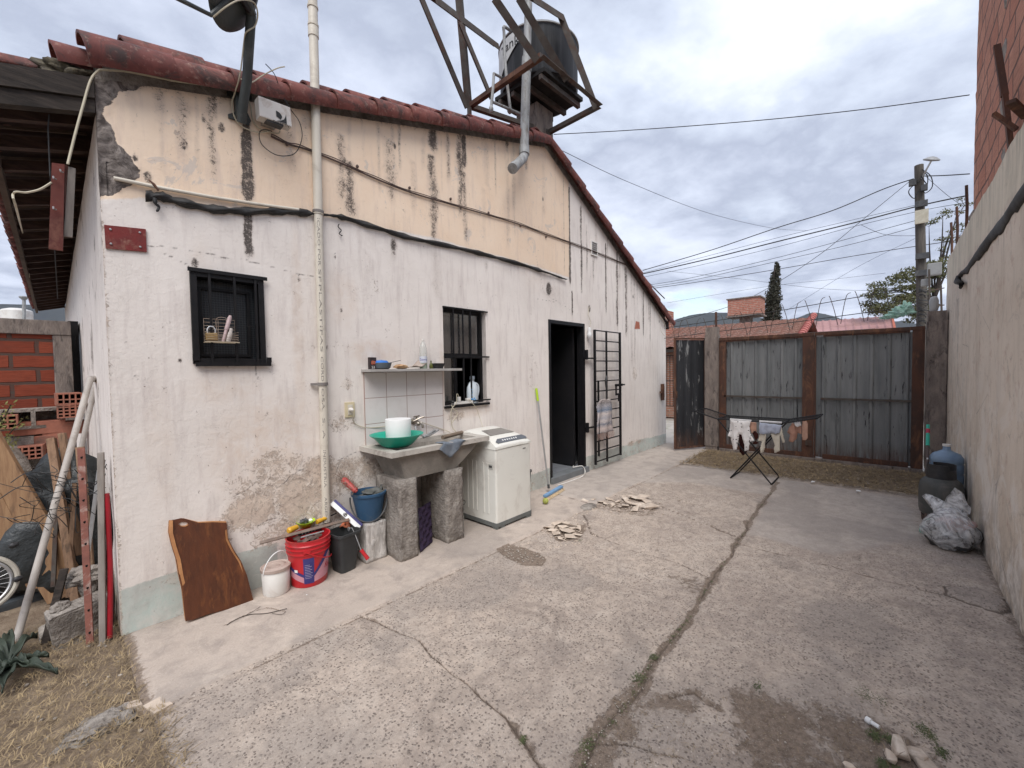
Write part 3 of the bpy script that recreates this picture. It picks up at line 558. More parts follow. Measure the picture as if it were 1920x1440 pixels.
b = MB(); b.bx(a+.05, a+.07, .052, .068, c_+.05, d_-.09); b.bx(b_-.09, b_-.072, .052, .068, c_+.05, d_-.09); b.bx(a+.07, b_-.09, .052, .068, d_-.108, d_-.09); b.bx(a+.07, b_-.09, .052, .068, c_+.05, c_+.066); b.build('sash', MT['black'], wo1)
# kitchen window
a, b_, c_, d_ = OPEN[1]; w2 = MB()
for (x0, x1, z0_, z1_) in ((a, a+.035, c_, d_), (b_-.035, b_, c_, d_), (a+.035, b_-.035, d_-.05, d_), (a+.035, b_-.035, c_, c_+.03), (a+.035, b_-.035, 1.66, 1.71)): w2.bx(x0, x1, .06, .11, z0_, z1_, .002)
w2.bx(a+.20, a+.225, .065, .105, c_+.03, 1.66); wo2 = w2.build('window', MT['black'], house)
b = MB()
for px in (850, 868, 882, 902): xx = Wy(px, 660, -.006).x; b.bar((xx, -.012, c_+.02), (xx, -.012, d_-.02), .013, .013)
b.bar((a-.01, -.018, 1.675), (b_+.03, -.018, 1.675), .012, .016); b.bar((a, -.02, c_+.03), (b_+.035, -.02, c_+.03), .014, .014); b.bar((a-.01, -.014, d_-.012), (b_+.02, -.014, d_-.012), .014, .014); b.build('grille', MT['black'], wo2)
glass, t = newmat('window_glass'); tr = t.new('ShaderNodeBsdfTransparent'); tr.inputs[0].default_value = (.55, .57, .58, 1); gl = t.new('ShaderNodeBsdfGlossy'); gl.inputs[1].default_value = .12; mx = t.new('ShaderNodeMixShader'); mx.inputs[0].default_value = .34
t.L.new(tr.outputs[0], mx.inputs[1]); t.L.new(gl.outputs[0], mx.inputs[2]); t.L.new(mx.outputs[0], t.o.inputs[0]); MT['glass'] = glass
b = MB(); b.bx(a+.035, b_-.035, .082, .086, 1.71, d_-.05); b.bx(a+.035, a+.20, .082, .086, c_+.03, 1.66); b.build('pane', glass, wo2)
b = MB(); b.bx(a-.01, b_+.02, -.03, .12, c_-.025, c_-.002, .002); b.build('sill', MT['black'], wo2)
def curtain(x0, x1, y, z0_, z1_, mat, waves, amp, par, name='curtain'):
    n = waves*8; v = []; 
    for i in range(n+1):
        x = x0+(x1-x0)*i/n; yy = y+amp*math.sin(i/n*waves*2*math.pi)+.01*math.sin(i*.7)
        v += [(x, yy, z0_), (x, yy, z1_)]
    b = MB(); b.add(v, [(2*i, 2*i+1, 2*i+3, 2*i+2) for i in range(n)]); return b.build(name, mat, par, smooth=True, sharp=180, solid=.002)
curtain(a+.02, a+.42, .16, 1.72, 2.10, cloth('net_curtain', (.75, .76, .78), (.5, .51, .53)), 5, .02, wo2)
curtain(a+.02, a+.2, .16, c_+.04, 1.66, cloth('net_curtain_lower', (.30, .30, .31), (.22, .22, .23)), 3, .02, wo2)
# doorway: steel frame, step, inner door leaf
a, b_, c_, d_ = OPEN[2]; b = MB(); b.bx(a, a+.04, -.012, .10, .02, d_); b.bx(b_-.04, b_, -.012, .10, .02, d_); b.bx(a+.04, b_-.04, -.012, .10, d_-.045, d_); df = b.build('door_frame', MT['black'], house)
b = MB(); b.bar((5.18, -.06, 1.66), (5.18, -.06, 1.80), .04, .04); b.bar((5.19, -.035, 1.68), (5.42, -.06, 1.68), .045, .02); b.build('hinge', MT['black'], df); b = MB(); b.bar((5.19, -.035, .66), (5.42, -.06, .66), .045, .02); b.bar((5.19, -.06, .60), (5.19, -.06, .74), .035, .035); b.build('hinge', MT['black'], df)
b = MB(); b.bx(a+.001, b_+.03, -.05, .12, .0, .092, .006); b.build('door_step', pm('step_tile', (.18, .19, .20), (.14, .15, .155), 5, .55, bump=.1), house)
b = MB(); b.bx(5.10, 5.145, .12, .88, .10, 2.12, .003); b.bar((5.08, .80, 1.1), (5.08, .80, 1.22), .02, .04); b.build('door', pm('dark_door', (.012, .012, .014), (.018, .017, .018), 4, .4), house)
curtain(4.62, 4.74, 1.3, .95, 1.95, cloth('door_curtain', (.22, .22, .22), (.15, .15, .15)), 3, .02, house); curtain(4.86, 5.0, 1.4, 1.0, 1.95, cloth('door_curtain_b', (.26, .26, .25), (.18, .18, .18)), 2, .02, house)
b = MB(); b.bx(4.4, 5.0, 1.0, 1.5, .75, .79); b.lathe([(.04, 0), (.04, .18), (.02, .22), (.02, .26)], (4.72, 1.1, .79)); b.bx(4.42, 4.46, 1.02, 1.48, .09, .75); b.build('counter', pm('kitchen_counter', (.06, .055, .06), (.04, .04, .045), 5, .6), house)
# open security grille hung beside the door
gr = MB(); P = [Wy(1112,618,-.09), Wy(1160,625,-.09), Wy(1116,866,-.09), Wy(1163,856,-.09)]
x0, x1 = 5.36, 6.13; zt, z0_ = 2.10, .12
gr.bar((x0, -.09, z0_-.02), (x0, -.09, zt), .03, .03); gr.bar((x1, -.09, z0_), (x1, -.09, zt), .03, .03); xm = 5.70; gr.bar((xm, -.09, z0_-.03), (xm, -.09, zt), .025, .022)
for i in range(14):
    z = z0_+.02+(zt-z0_-.03)*i/13; gr.bar((x0, -.09, z), (x1, -.09, z), .016, .016)
gr.bar((x0+.06, -.11, .22), (x0+.06, -.11, 1.35), .012, .03); go = gr.build('door_grille', MT['black'], house)
b = MB(); b.bx(5.92, 6.14, -.13, -.108, 1.24, 1.28); b.bx(5.93, 5.95, -.13, -.11, 1.12, 1.28); b.bx(6.02, 6.10, -.125, -.108, 1.00, 1.10); b.bx(5.93, 6.1, -.13, -.11, 1.10, 1.13); b.lathe([(.012, -.05), (.012, .05)], (6.17, -.12, 1.26), rot=(0, R(90), 0)); b.build('latch', MT['black'], go)
# tiled panel over the sink
a0, a1 = 1.765, 2.60
tm, t = newmat('white_wall_tile'); br = t.new('ShaderNodeTexBrick'); br.offset = 0; s = t.new('ShaderNodeSeparateXYZ'); t.L.new(t.coord('Object'), s.inputs[0]); cb = t.new('ShaderNodeCombineXYZ'); t.L.new(t.math('SUBTRACT', s.outputs[0], 1.555), cb.inputs[0]); t.L.new(t.math('SUBTRACT', s.outputs[2], .86), cb.inputs[1]); t.L.new(cb.outputs[0], br.inputs[0])
for k_, x_ in (('Scale', 1), ('Brick Width', .2085), ('Row Height', .2225), ('Mortar Size', .0028), ('Mortar Smooth', .1)): br.inputs[k_].default_value = x_
br.inputs['Color1'].default_value = (.70, .66, .64, 1); br.inputs['Color2'].default_value = (.67, .63, .61, 1); br.inputs['Mortar'].default_value = (.33, .22, .19, 1)
cgr = t.mix(t.math('MULTIPLY', t.step(t.noise(t.coord('Object'), 6, 6, .7), .5, .75), .4), br.outputs[0], (.52, .47, .43)); setp(t, cgr, .22, 0, t.bump(t.math('MULTIPLY', br.outputs['Fac'], -1), .5, .003), .5)
b = MB(); b.bx(a0, a1, -.012, .0, .88, 1.527, .001); b.build('tile_panel', tm, house)
# ---- roof
SL, SR = .288, -.505; ZR = 3.17+4.13*SL
def zl(x): return float(ztop(np.array(x)))
b = MB(); b.prism([(.215, .015, zl(.21)-.03), (4.34, .015, zl(4.34)-.03), (4.34, .015, zl(4.34)+.17), (.215, .015, zl(.21)+.17)], (0, .10, 0)); b.prism([(4.341, .015, zl(4.34)-.03), (8.3, .015, zl(8.3)-.03), (8.3, .015, zl(8.3)+.10), (4.341, .015, zl(4.34)+.17)], (0, .10, 0)); b.build('tile_bedding', MT['concrete'], house)
b = MB()
for side in (0, 1):
    x = .17 if side == 0 else 8.36; 
    n = 12 if side == 0 else 11
    L0 = (4.30-.17)/n if side == 0 else (8.36-4.38)/n
    for i in range(n):
        xa = x+L0*i*(1 if side == 0 else -1); xb = xa+(L0+.045)*(1 if side == 0 else -1)
        for row in (0, 1):
            yo, zo, rr = ((-.040, .062, .084), (.085, .150, .086))[row]
            s0 = .18 if row else 0; bigl = (1.25 if i == 0 and side == 0 else 1); rr *= bigl; zo += (.02 if bigl > 1 else 0); xa2 = xa+s0*(1 if side == 0 else -1); xb2 = xb+s0*(1 if side == 0 else -1); j = random.uniform(-.004, .004)
            up = Vector((-SL if side == 0 else -SR, -.75 if row == 0 else -.10, 1 if row else .62))
            b.arc((xa2, yo+j, zl(xa2)+zo+.010+j), (xb2, yo, zl(xb2)+zo-.004), rr+.009, rr-.008, up, -86, 86, .014)
roofv = b.build('roof_edge_tiles', MT['tile'], house, smooth=True)
for i in range(25): b = MB(); b.arc((4.34, .12+i*.41, ZR+.19), (4.34, .12+i*.41+.45, ZR+.175), .125, .105, (0, 0, 1), -80, 80, .015); b.build('ridge_tile', MT['tile'], house, smooth=True)
def field(x0, x1, zf, name):
    n = max(2, int(abs(x1-x0)/.36)); xs_ = []
    for i in range(n): xs_ += [(x0+(x1-x0)*i/n, .028), (x0+(x1-x0)*(i+.97)/n, 0.)]
    ys_ = np.arange(.14, 10.6, .025); XX = np.array([q[0] for q in xs_]); ST = np.array([q[1] for q in xs_])
    Yg, Xg = np.meshgrid(ys_, XX); ph = np.abs(((Yg-.14)/.21) % 1-.5)*2; Zg = zf(Xg)+.05+.075*np.sqrt(np.clip(1-ph**2, 0, 1))+ST[:, None]
    o = gridmesh(name, np.stack([Xg, Yg, Zg], -1), np.ones((Xg.shape[0]-1, Xg.shape[1]-1), bool), MT['tile'], {}, house); md = o.modifiers.new('s', 'SOLIDIFY'); md.thickness = .015; return o
field(-.24, 4.30, lambda x: 3.17+(x-.21)*SL+.03, 'roof'); field(8.45, 4.38, lambda x: 3.17+4.13*SL+(x-4.34)*SR+.03, 'roof')
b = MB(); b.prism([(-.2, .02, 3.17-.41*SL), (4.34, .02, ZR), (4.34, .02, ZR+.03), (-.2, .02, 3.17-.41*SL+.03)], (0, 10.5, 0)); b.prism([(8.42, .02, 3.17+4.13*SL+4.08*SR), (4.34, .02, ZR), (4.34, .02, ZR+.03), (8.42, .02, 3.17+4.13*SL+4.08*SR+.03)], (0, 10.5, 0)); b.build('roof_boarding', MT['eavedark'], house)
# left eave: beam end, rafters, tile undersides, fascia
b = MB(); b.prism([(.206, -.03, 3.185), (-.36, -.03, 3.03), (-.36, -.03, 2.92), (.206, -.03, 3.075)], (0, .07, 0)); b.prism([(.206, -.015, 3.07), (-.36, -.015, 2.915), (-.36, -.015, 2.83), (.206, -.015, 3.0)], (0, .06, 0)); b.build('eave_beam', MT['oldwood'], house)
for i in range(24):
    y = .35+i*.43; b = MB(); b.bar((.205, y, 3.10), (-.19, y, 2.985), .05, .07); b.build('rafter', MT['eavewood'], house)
b = MB()
for i in range(60):
    y = .12+i*.175; b.bar((.2, y, 3.135), (-.205, y, 3.02), .012, .016)
b.bx(-.225, -.19, .05, 10.5, 2.93, 3.01); b.build('eave_battens', pm('batten', (.10, .07, .052), (.06, .04, .03), 5, .85), house)
b = MB()
for i in range(50): b.arc((.0, .18+i*.21, 3.135), (-.27, .18+i*.21+random.uniform(-.01, .01), 3.03+random.uniform(-.01, .01)), .085, .095, (0, 0, 1), -95, 95, .014)
b.build('eave_tiles', MT['tile'], house, smooth=True)
b = MB(); b.arc((.24, .09, 3.30), (.065, .09, 3.255), .085, .10, (-.3, -.3, 1), -95, 95, .015); b.build('corner_tile', MT['tile'], house, smooth=True)
b = MB(); b.blob((.12, .07, 3.20), (.13, .07, .06), 3, .7, 2.2, 4); b.build('nest_debris', pm('nest', (.06, .05, .04), (.14, .12, .08), 40, .95, bump=1.), house, smooth=True, sharp=180)
b = MB(); b.bx(8.2, 8.36, .0, .04, 2.34, 2.45); b.build('right_beam_end', MT['oldwood'], house)
# step over skirting at far right and screed apron
# ================================================================== RIGHT WALL + BRICK STOREY
def mk_rw():
    m, t = newmat('beige_render'); v = t.coord('Object'); n = t.noise(v, 1.4, 8, .65, .4); nm = t.noise(v, 9, 7, .7); st = t.noise(t.coord('Object', scale=(5, 5, .7)), 1.5, 7, .7)
    s = t.new('ShaderNodeSeparateXYZ'); t.L.new(v, s.inputs[0])
    c = t.mix(t.step(n, .35, .65), (.70, .61, .515), (.61, .525, .435)); c = t.mix(t.step(st, .50, .72), c, (.50, .425, .35)); c = t.mix(t.math('MULTIPLY', t.step(t.noise(v, 5, 8, .75, 1.2), .56, .64), .6), c, (.38, .33, .28)); c = t.mix(t.step(nm, .55, .75), c, (.48, .34, .27))
    lo = t.math('MULTIPLY', t.step(s.outputs[2], 1.7, .3), 1.); c = t.mix(t.math('MULTIPLY', t.math('MULTIPLY', t.step(t.noise(v, 2.3, 9, .7, 1.2), .50, .57), lo), .75), c, (.76, .72, .67)); c = t.mix(t.math('MULTIPLY', t.step(t.noise(v, 1.1, 9, .8, 1.5), .56, .60), .5), c, (.46, .41, .36))
    tp = t.step(s.outputs[2], 2.45, 3.1); c = t.mix(t.math('MULTIPLY', tp, t.step(st, .46, .6)), c, (.15, .135, .12)); c = t.mix(t.math('MULTIPLY', t.step(s.outputs[2], 2.55, 2.62), .5), c, (.68, .62, .49))
    c = t.mix(t.math('MULTIPLY', t.step(s.outputs[2], .5, .0), t.step(nm, .4, .6)), c, (.33, .28, .235))
    vo = t.voro(t.coord('Object', scale=(1.2, 1, .6)), 1.6, 'DISTANCE_TO_EDGE'); c = t.mix(t.math('MULTIPLY', t.math('MULTIPLY', t.step(vo, .006, 0.), t.step(n, .45, .6)), .7), c, (.20, .17, .15))
    setp(t, c, .92, 0, t.bump(t.math('ADD', t.math('MULTIPLY', nm, 1.), t.math('MULTIPLY', t.noise(v, 60, 5, .7), .5)), .6, .008), .15); return m
def rough_slab(name, x0, x1, y0, y1, z0_, z1_, mat, parent, step=.06, amp=.008, seed=1, topamp=.02):
    xs = np.linspace(x0, x1, max(2, int((x1-x0)/step))); zs = np.linspace(z0_, z1_, max(2, int((z1_-z0_)/step)))
    X, Z = np.meshgrid(xs, zs); Y = y1+amp*2*(fbm(X, Z, 2.5, 4, seed)-.5); f = (Z-z0_)/(z1_-z0_); Zt = Z+f**8*topamp*2*(fbm(X, X*0, 5, 3, seed+2)-.5)
    co = [np.stack([X, Y, Zt], -1)]; k = np.ones((len(zs)-1, len(xs)-1), bool); o = gridmesh(name, co[0], k, mat, {}, parent)
    bm = bmesh.new(); bm.from_mesh(o.data); e = [e for e in bm.edges if e.is_boundary]; r = bmesh.ops.extrude_edge_only(bm, edges=e)
    offy = 0
    vs = [g for g in r['geom'] if isinstance(g, bmesh.types.BMVert)]
    py_ = parent.location.y if parent else 0
    for v in vs: v.co.y = y0-py_
    bmesh.ops.contextual_create(bm, geom=[g for g in r['geom'] if isinstance(g, bmesh.types.BMEdge)]); bmesh.ops.recalc_face_normals(bm, faces=bm.faces[:])
    for f_ in bm.faces: f_.smooth = True
    for e_ in bm.edges:
        if len(e_.link_faces) == 2 and e_.calc_face_angle(0) > R(50): e_.smooth = False
    bm.to_mesh(o.data); bm.free(); return o
rw = thing('boundary_wall', (3, -3.96, 0), 'long beige rendered wall with stained top along the right of the yard', 'wall')
rough_slab('wall', -3, 8.42, -4.05, -3.88, -.1, 2.95, mk_rw(), rw, .05, .006, 3)
bk = thing('brick_storey', (2, -4.2, 2.95), 'unfinished hollow-brick upper storey rising above the beige wall', 'building')
mb_ = mk_brick('hollow_brick', (.50, .215, .145), (.60, .30, .21), (.13, .105, .09), .34, .2, .013, 'xz', .25)
rough_slab('brick_wall', 3.2, 6.42, -4.1, -3.925, 2.93, 5.7, mb_, bk, .08, .012, 5)
b = MB(); b.bx(5.4, 6.42, -8, -4.1, 2.9, 5.6); b.build('end_wall', mb_, bk)
mbe_ = mk_brick('brick_end', (.40, .16, .10), (.42, .18, .12), (.30, .25, .21), .34, .2, .002)
for z in (3.33, 3.73, 4.13, 4.53, 4.93, 5.33, 3.53): b = MB(); b.box((6.44+random.uniform(-.01, .03), -4.0, z+.09), (.10, .13, .17), jit=.006); b.build('toothing_brick', mbe_, bk)
b = MB(); b.chunk((6.35, -3.93, 3.0), (.3, .1, .12), 4); b.build('mortar_lump', MT['concrete'], bk)
for i in range(8): b = MB(); b.chunk((4.86, -3.93, 3.05+i*.4), (.16, .05, .17+.03*(i % 2)), 20+i); b.build('mortar_patch', MT['concrete'], bk)
iron = thing('angle_irons', tuple(Wy(1894, 262, -3.9)), 'three rusty angle irons sticking out of the brick storey wall', 'angle irons')
p = lambda x, y, yy: Wy(x, y, yy)
b = MB(); b.bar(Wy(1869,85,-3.84), Wy(1884,180,-3.86), .035, .02); b.bar(Wy(1884,178,-3.86), Wy(1895,275,-3.89), .05, .025); b.build('upright', MT['rust'], iron)
for q in (((1863,213,-3.80),(1906,243,-3.90)), ((1895,190,-3.80),(1925,218,-3.9))): b = MB(); b.bar(Wy(*q[0]), Wy(*q[1]), .04, .02); b.build('stub', MT['rust'], iron)
# membrane strip sagging down the wall
pts = [Wy(*q, -3.86) for q in ((1797,518),(1808,505),(1840,458),(1880,404),(1925,335))]+[Vector((2.9, -3.86, 2.60)), Vector((1.5, -3.86, 2.62))]
pts = smoothpts(pts, 8); v = []; 
for i, q in enumerate(pts):
    w = .016+.036*min(1, i/14)+.006*math.sin(i*.9)+.004*math.sin(i*2.3); bulge = .018+.006*math.sin(i*.5)
    for j in range(7):
        a = j/6; v.append((q.x, q.y+bulge*math.sin(a*math.pi)-.015, q.z+.03-a*2*w+.004*math.sin(i*1.3+j)))
n = len(pts); f = [(i*7+j, i*7+j+1, (i+1)*7+j+1, (i+1)*7+j) for i in range(n-1) for j in range(6)]
b = MB(); b.add(v, f); b.tube([Wy(1797,518,-3.86), Wy(1795,528,-3.85), Wy(1803,532,-3.84), Wy(1801,540,-3.84)], [.02, .03, .02, .012]); tag(b.build('membrane_strip', pm('bitumen_membrane', (.03, .028, .027), (.06, .055, .05), 12, .8, bump=.6), smooth=True, sharp=180, solid=.01), 'dark sagging membrane strip fixed along the beige wall below its top', 'membrane strip')
for i, (px, py, h_, tl) in enumerate(((1785,470,.42,.04), (1795,455,.48,.02), (1812,430,.5,-.02))):
    q = Wy(px, py, -3.95); b = MB(); b.tube([q-Vector((0, 0, .15)), q+Vector((tl, 0, h_*.5)), q+Vector((tl*1.6, .01, h_))], .014, 6)
    tag(b.build('rebar', MT['rust']), ('leftmost', 'middle', 'rightmost')[i]+' of the three rusty bars standing on the far end of the beige wall', 'rebar', 'bars on top of the beige wall')

# ================================================================== GATE
def corr(y0, y1, z0_, z1_, x, parent, name, mat, pitch=.19, depth=.022):
    pts = []; y = y0; k_ = 0
    sg = -1 if y1 < y0 else 1
    while (y-y1)*sg < 0:
        for dy, dx in ((0, 0), (pitch*.34, 0), (pitch*.44, -depth), (pitch*.56, -depth), (pitch*.66, 0)):
            yy = y+sg*dy
            if (yy-y1)*sg <= 0: pts.append((yy, x+dx))
        y += sg*pitch
    pts.append((y1, x)); n = len(pts); b = MB(); nz = 8
    vs = [(px+.004*math.sin(j*1.3+i), py, z0_+(z1_-z0_)*j/nz) for j in range(nz+1) for i, (py, px) in enumerate(pts)]
    b.add(vs, [(j*n+i, j*n+i+1, (j+1)*n+i+1, (j+1)*n+i) for j in range(nz) for i in range(n-1)]); return b.build(name, mat, parent, solid=.003)
def mk_sheet(name, c1, c2, dark, amt, light=(.42, .43, .42)):
    m, t = newmat(name); v = t.coord('Object', scale=(1, 5, .5)); vf = t.coord('Object', scale=(1, 22, 2.4))
    c = t.mix(t.step(t.noise(v, 1.4, 7, .65), .35, .65), c1, c2); c = t.mix(t.math('MULTIPLY', t.step(t.noise(v, 2.6, 7, .7, .5), .55, .7), .6), c, tuple(x*.6 for x in c1))
    nd = t.noise(vf, 1., 6, .72, .3); c = t.mix(t.step(nd, .62-amt, .66-amt), c, dark)
    c = t.mix(t.step(t.noise(t.coord('Object', scale=(1, 10, 4), loc=(3, 3, 3)), 3., 6, .75), .71, .73), c, light)
    s = t.new('ShaderNodeSeparateXYZ'); t.L.new(t.coord('Object'), s.inputs[0]); c = t.mix(t.math('MULTIPLY', t.step(s.outputs[2], .35, 0.), t.step(nd, .4, .55)), c, (.10, .055, .04))
    setp(t, c, .6, 0, t.bump(t.noise(vf, 3, 5, .7), .3, .004), .3); return m
MT['sheet'] = mk_sheet('grey_gate_sheet', (.14, .148, .15), (.22, .225, .225), (.022, .022, .024), .02)
MT['sheetblk'] = mk_sheet('peeling_black_sheet', (.020, .021, .024), (.035, .036, .04), (.20, .20, .20), .03, (.35, .35, .36))
for nm, ya, yb, lab in (('left', -1.03, -2.42, 'left leaf of the grey corrugated metal gate with a wide rusty meeting post'), ('right', -2.425, -3.66, 'right leaf of the grey corrugated metal gate beside the stained concrete pillar')):
    g_ = thing('gate_leaf', (8.1, ya, .03), lab, 'gate', 'leaves of the big metal gate')
    corr(ya-(.10 if nm == 'left' else .015), yb+(.13 if nm == 'left' else .09), .07, 1.97, 8.115, g_, 'sheet', MT['sheet'])
    b = MB(); b.bx(8.06, 8.10, ya, ya-(.11 if nm == 'left' else .02), .06, 1.99); b.bx(8.055, 8.10, yb+(.15 if nm == 'left' else .125), yb, .06, 1.99); b.bx(8.06, 8.10, ya-.111, yb+.15, .06, .13); b.bx(8.06, 8.10, ya-.111, yb+.15, 1.965, 1.99)
    b.bx(8.05, 8.065, ya-.001, yb+.001, 1.99, 2.04); b.build('frame', MT['rust'], g_)
    b = MB(); b.bar((8.075, ya-.08, 1.0), (8.075, yb+.12, 1.0), .03, .03); b.build('rail', MT['steel'], g_)
    if nm == 'left': b = MB(); b.bx(8.04, 8.053, yb+.1, yb+.02, .25, .33); b.build('bolt_plate', MT['steel'], g_)
sg = thing('side_gate', (8.12, -.77, .05), 'narrow black peeling sheet-metal gate standing ajar by the house corner', 'gate')
A = Vector((8.12, -.77, 0)); Bp = Gz(1266, 846); Bp.z = 0; dr = (Bp-A).normalized()
b = MB(); L = (Bp-A).length; nrm = Vector((dr.y, -dr.x, 0))
def leafpt(u, z, o=0): return A+dr*u+nrm*o+Vector((0, 0, z))
b = MB(); n = 14; b.add([leafpt(.03+(L-.06)*i/n, z, .012*(i % 4 in (1, 2))) for z in (.06, 1.0, 2.02) for i in range(n+1)], [(j*(n+1)+i, j*(n+1)+i+1, (j+1)*(n+1)+i+1, (j+1)*(n+1)+i) for j in (0, 1) for i in range(n)]); b.build('sheet', MT['sheetblk'], sg, solid=.003)
b = MB(); b.bar(leafpt(0, .04), leafpt(0, 2.06), .035, .035); b.bar(leafpt(L, .04), leafpt(L, 2.06), .035, .035); b.bar(leafpt(.02, .055), leafpt(L-.02, .055), .03, .03); b.bar(leafpt(.02, 2.045), leafpt(L-.02, 2.045), .03, .03); b.build('frame', MT['rust'], sg)
b = MB(); b.bar(leafpt(.02, 1.03, .02), leafpt(L-.02, 1.03, .02), .02, .06); b.build('rail', MT['darkgrey'], sg); b = MB(); b.box(leafpt(L-.05, 1.03, .045), (.09, .07, .12)); b.build('lock', MT['rust'], sg)
def pillar(name, x0, x1, y0, y1, z1_, label, mat):
    bm = bmesh.new(); bmesh.ops.create_cube(bm, size=1); bmesh.ops.bevel(bm, geom=bm.edges[:], offset=.06, segments=2, affect='EDGES')
    bmesh.ops.subdivide_edges(bm, edges=[e for e in bm.edges if e.calc_length() > .4], cuts=14, use_grid_fill=True)
    for v in bm.verts:
        v.co = Vector(((x0+x1)/2+v.co.x*(x1-x0), (y0+y1)/2+v.co.y*abs(y1-y0), (v.co.z+.5)*(z1_+.05)-.05)); k_ = mnoise.noise(v.co*6)*.008; v.co.x += k_; v.co.y += k_
    bm.verts.index_update(); b = MB(); b.addbm(bm); return tag(b.build(name, mat, smooth=True, sharp=60), label, 'pillar')
pillar('gate_pillar', 7.98, 8.16, -1.025, -.80, 2.24, 'slim grey concrete pillar between the side gate and the big gate', MT['postc'])
pillar('gate_pillar', 7.98, 8.22, -3.875, -3.67, 2.23, 'blackened concrete pillar between the big gate and the beige wall', MT['postc'])
b = MB(); b.bx(8.03, 8.16, -3.66, -1.03, -.05, .055, .01); tag(b.build('gate_sill', MT['postc']), 'low concrete sill under the big metal gate', 'sill')
# spiked wire along the top of the gate
for k_, (za, zb_, yb) in enumerate(((2.36, 2.58, -3.4), (2.16, 2.32, -3.4))):
    pts = [(8.13, .05-.02, za-.06), (8.13, -.9, za), (8.13, -1.8, za+(zb_-za)*.3), (8.13, yb, zb_)]; b = MB(); b.tube(smoothpts(pts, 6), .006, 5)
    tag(b.build('fence_wire', MT['cable']), ('upper', 'lower')[k_]+' wire stretched over the big gate between the spikes', 'wire', 'wires over the gate')
b = MB(); b.bar((8.13, -.96, 2.1), (8.13, -.955, 2.52), .03, .03); tag(b.build('wire_stake', MT['rust']), 'short steel stake on the slim gate pillar holding the wires', 'stake')
for i in range(22):
    y = .0-i*.155; f_ = max(0, (-y-.9)/2.5); z0_ = 2.10+.16*f_; z1_ = 2.40+.24*f_; s0 = (.05, -.07)[i % 2]
    b = MB(); b.tube(smoothpts([(8.13, y+s0, z0_-.07), (8.12, y+s0*.3, (z0_+z1_)/2), (8.13, y-s0*.4, z1_), (8.14, y-s0*.9-.02, z1_+.03)], 3), .0045, 4)
    tag(b.build('spike', MT['steel']), 'thin curved steel spike in the row of wires above the gate', 'spike', 'spikes above the gate')
# ================================================================== BEYOND THE YARD
nb = thing('neighbour_house', (16, .8, 0), 'low brick house with tiled roof and a brick tank tower across the street', 'house')
e0 = Ax(1250, 655, 13.2); zE = e0.z; zR = 2.98; yL, yR = 5.5, -1.50
def mk_rt():
    m, t = newmat('far_roof_tiles'); v = t.coord('Object'); c = t.mix(t.noise(v, 14, 4, .7), (.25, .115, .085), (.15, .085, .068)); c = t.mix(t.step(t.noise(v, 5, 6, .7), .5, .7), c, (.13, .105, .09)); c = t.mix(t.step(t.noise(v, 30, 4, .7), .58, .7), c, (.5, .34, .26)); setp(t, c, .85); return m
MT['fartile'] = mk_rt()
rows = 15; xs_ = []; 
for i in range(rows): xs_ += [((i)/rows, .035), ((i+.93)/rows, 0)]
ys_ = np.arange(yR, yL, .05); FR = np.array([q[0] for q in xs_]); ST = np.array([q[1] for q in xs_])
Yg, Fg = np.meshgrid(ys_, FR); ph = np.abs((Yg/.22) % 1-.5)*2
Zg = zE+(zR-zE)*Fg+.05*np.sqrt(np.clip(1-ph**2, 0, 1))+ST[:, None]+.02*(fbm(Yg, Fg*4, 2, 3, 4)-.5); Xg = 13.2+2.8*Fg+.0*Yg
gridmesh('roof', np.stack([Xg, Yg, Zg], -1), np.ones((Xg.shape[0]-1, Xg.shape[1]-1), bool), MT['fartile'], {}, nb, False)
b = MB(); b.add([(16, yR, zR), (16, yL, zR), (19, yL, zE), (19, yR, zE)], [(0, 1, 2, 3)]); b.build('rear_slope', MT['fartile'], nb)
pk = pm('pink_verge_tile', (.45, .14, .12), (.32, .10, .085), 9, .7, bump=.2)
b = MB()
for i in range(14):
    f_ = i/14; b.arc((13.15+2.85*f_, yR-.02, zE+(zR-zE)*f_+.10), (13.15+2.85*(f_+.09), yR-.02, zE+(zR-zE)*(f_+.09)+.09), .10, .085, (0, 0, 1), -95, 95, .014, 8)
b.build('verge_tiles', pk, nb, smooth=True)
b = MB(); b.bx(13.45, 18.6, yR+.15, yL, -.1, zE+.02); b.build('wall', mk_brick('far_brick', (.42, .20, .13), (.34, .16, .11), (.40, .34, .29), .24, .075, .012, 'yz', .3), nb)
b = MB(); b.bx(13.2, 13.3, yR, yL, zE-.10, zE-.01); b.build('eave_board', MT['oldwood'], nb)
b = MB()
for i in range(14): b.bar((13.1, 1.35+i*.1, .3), (13.1, 1.35+i*.1, 1.9), .015, .015)
for z in (.3, 1.1, 1.9): b.bar((13.1, 1.3, z), (13.1, 2.7, z), .02, .02)
b.build('window_grille', MT['black'], nb)
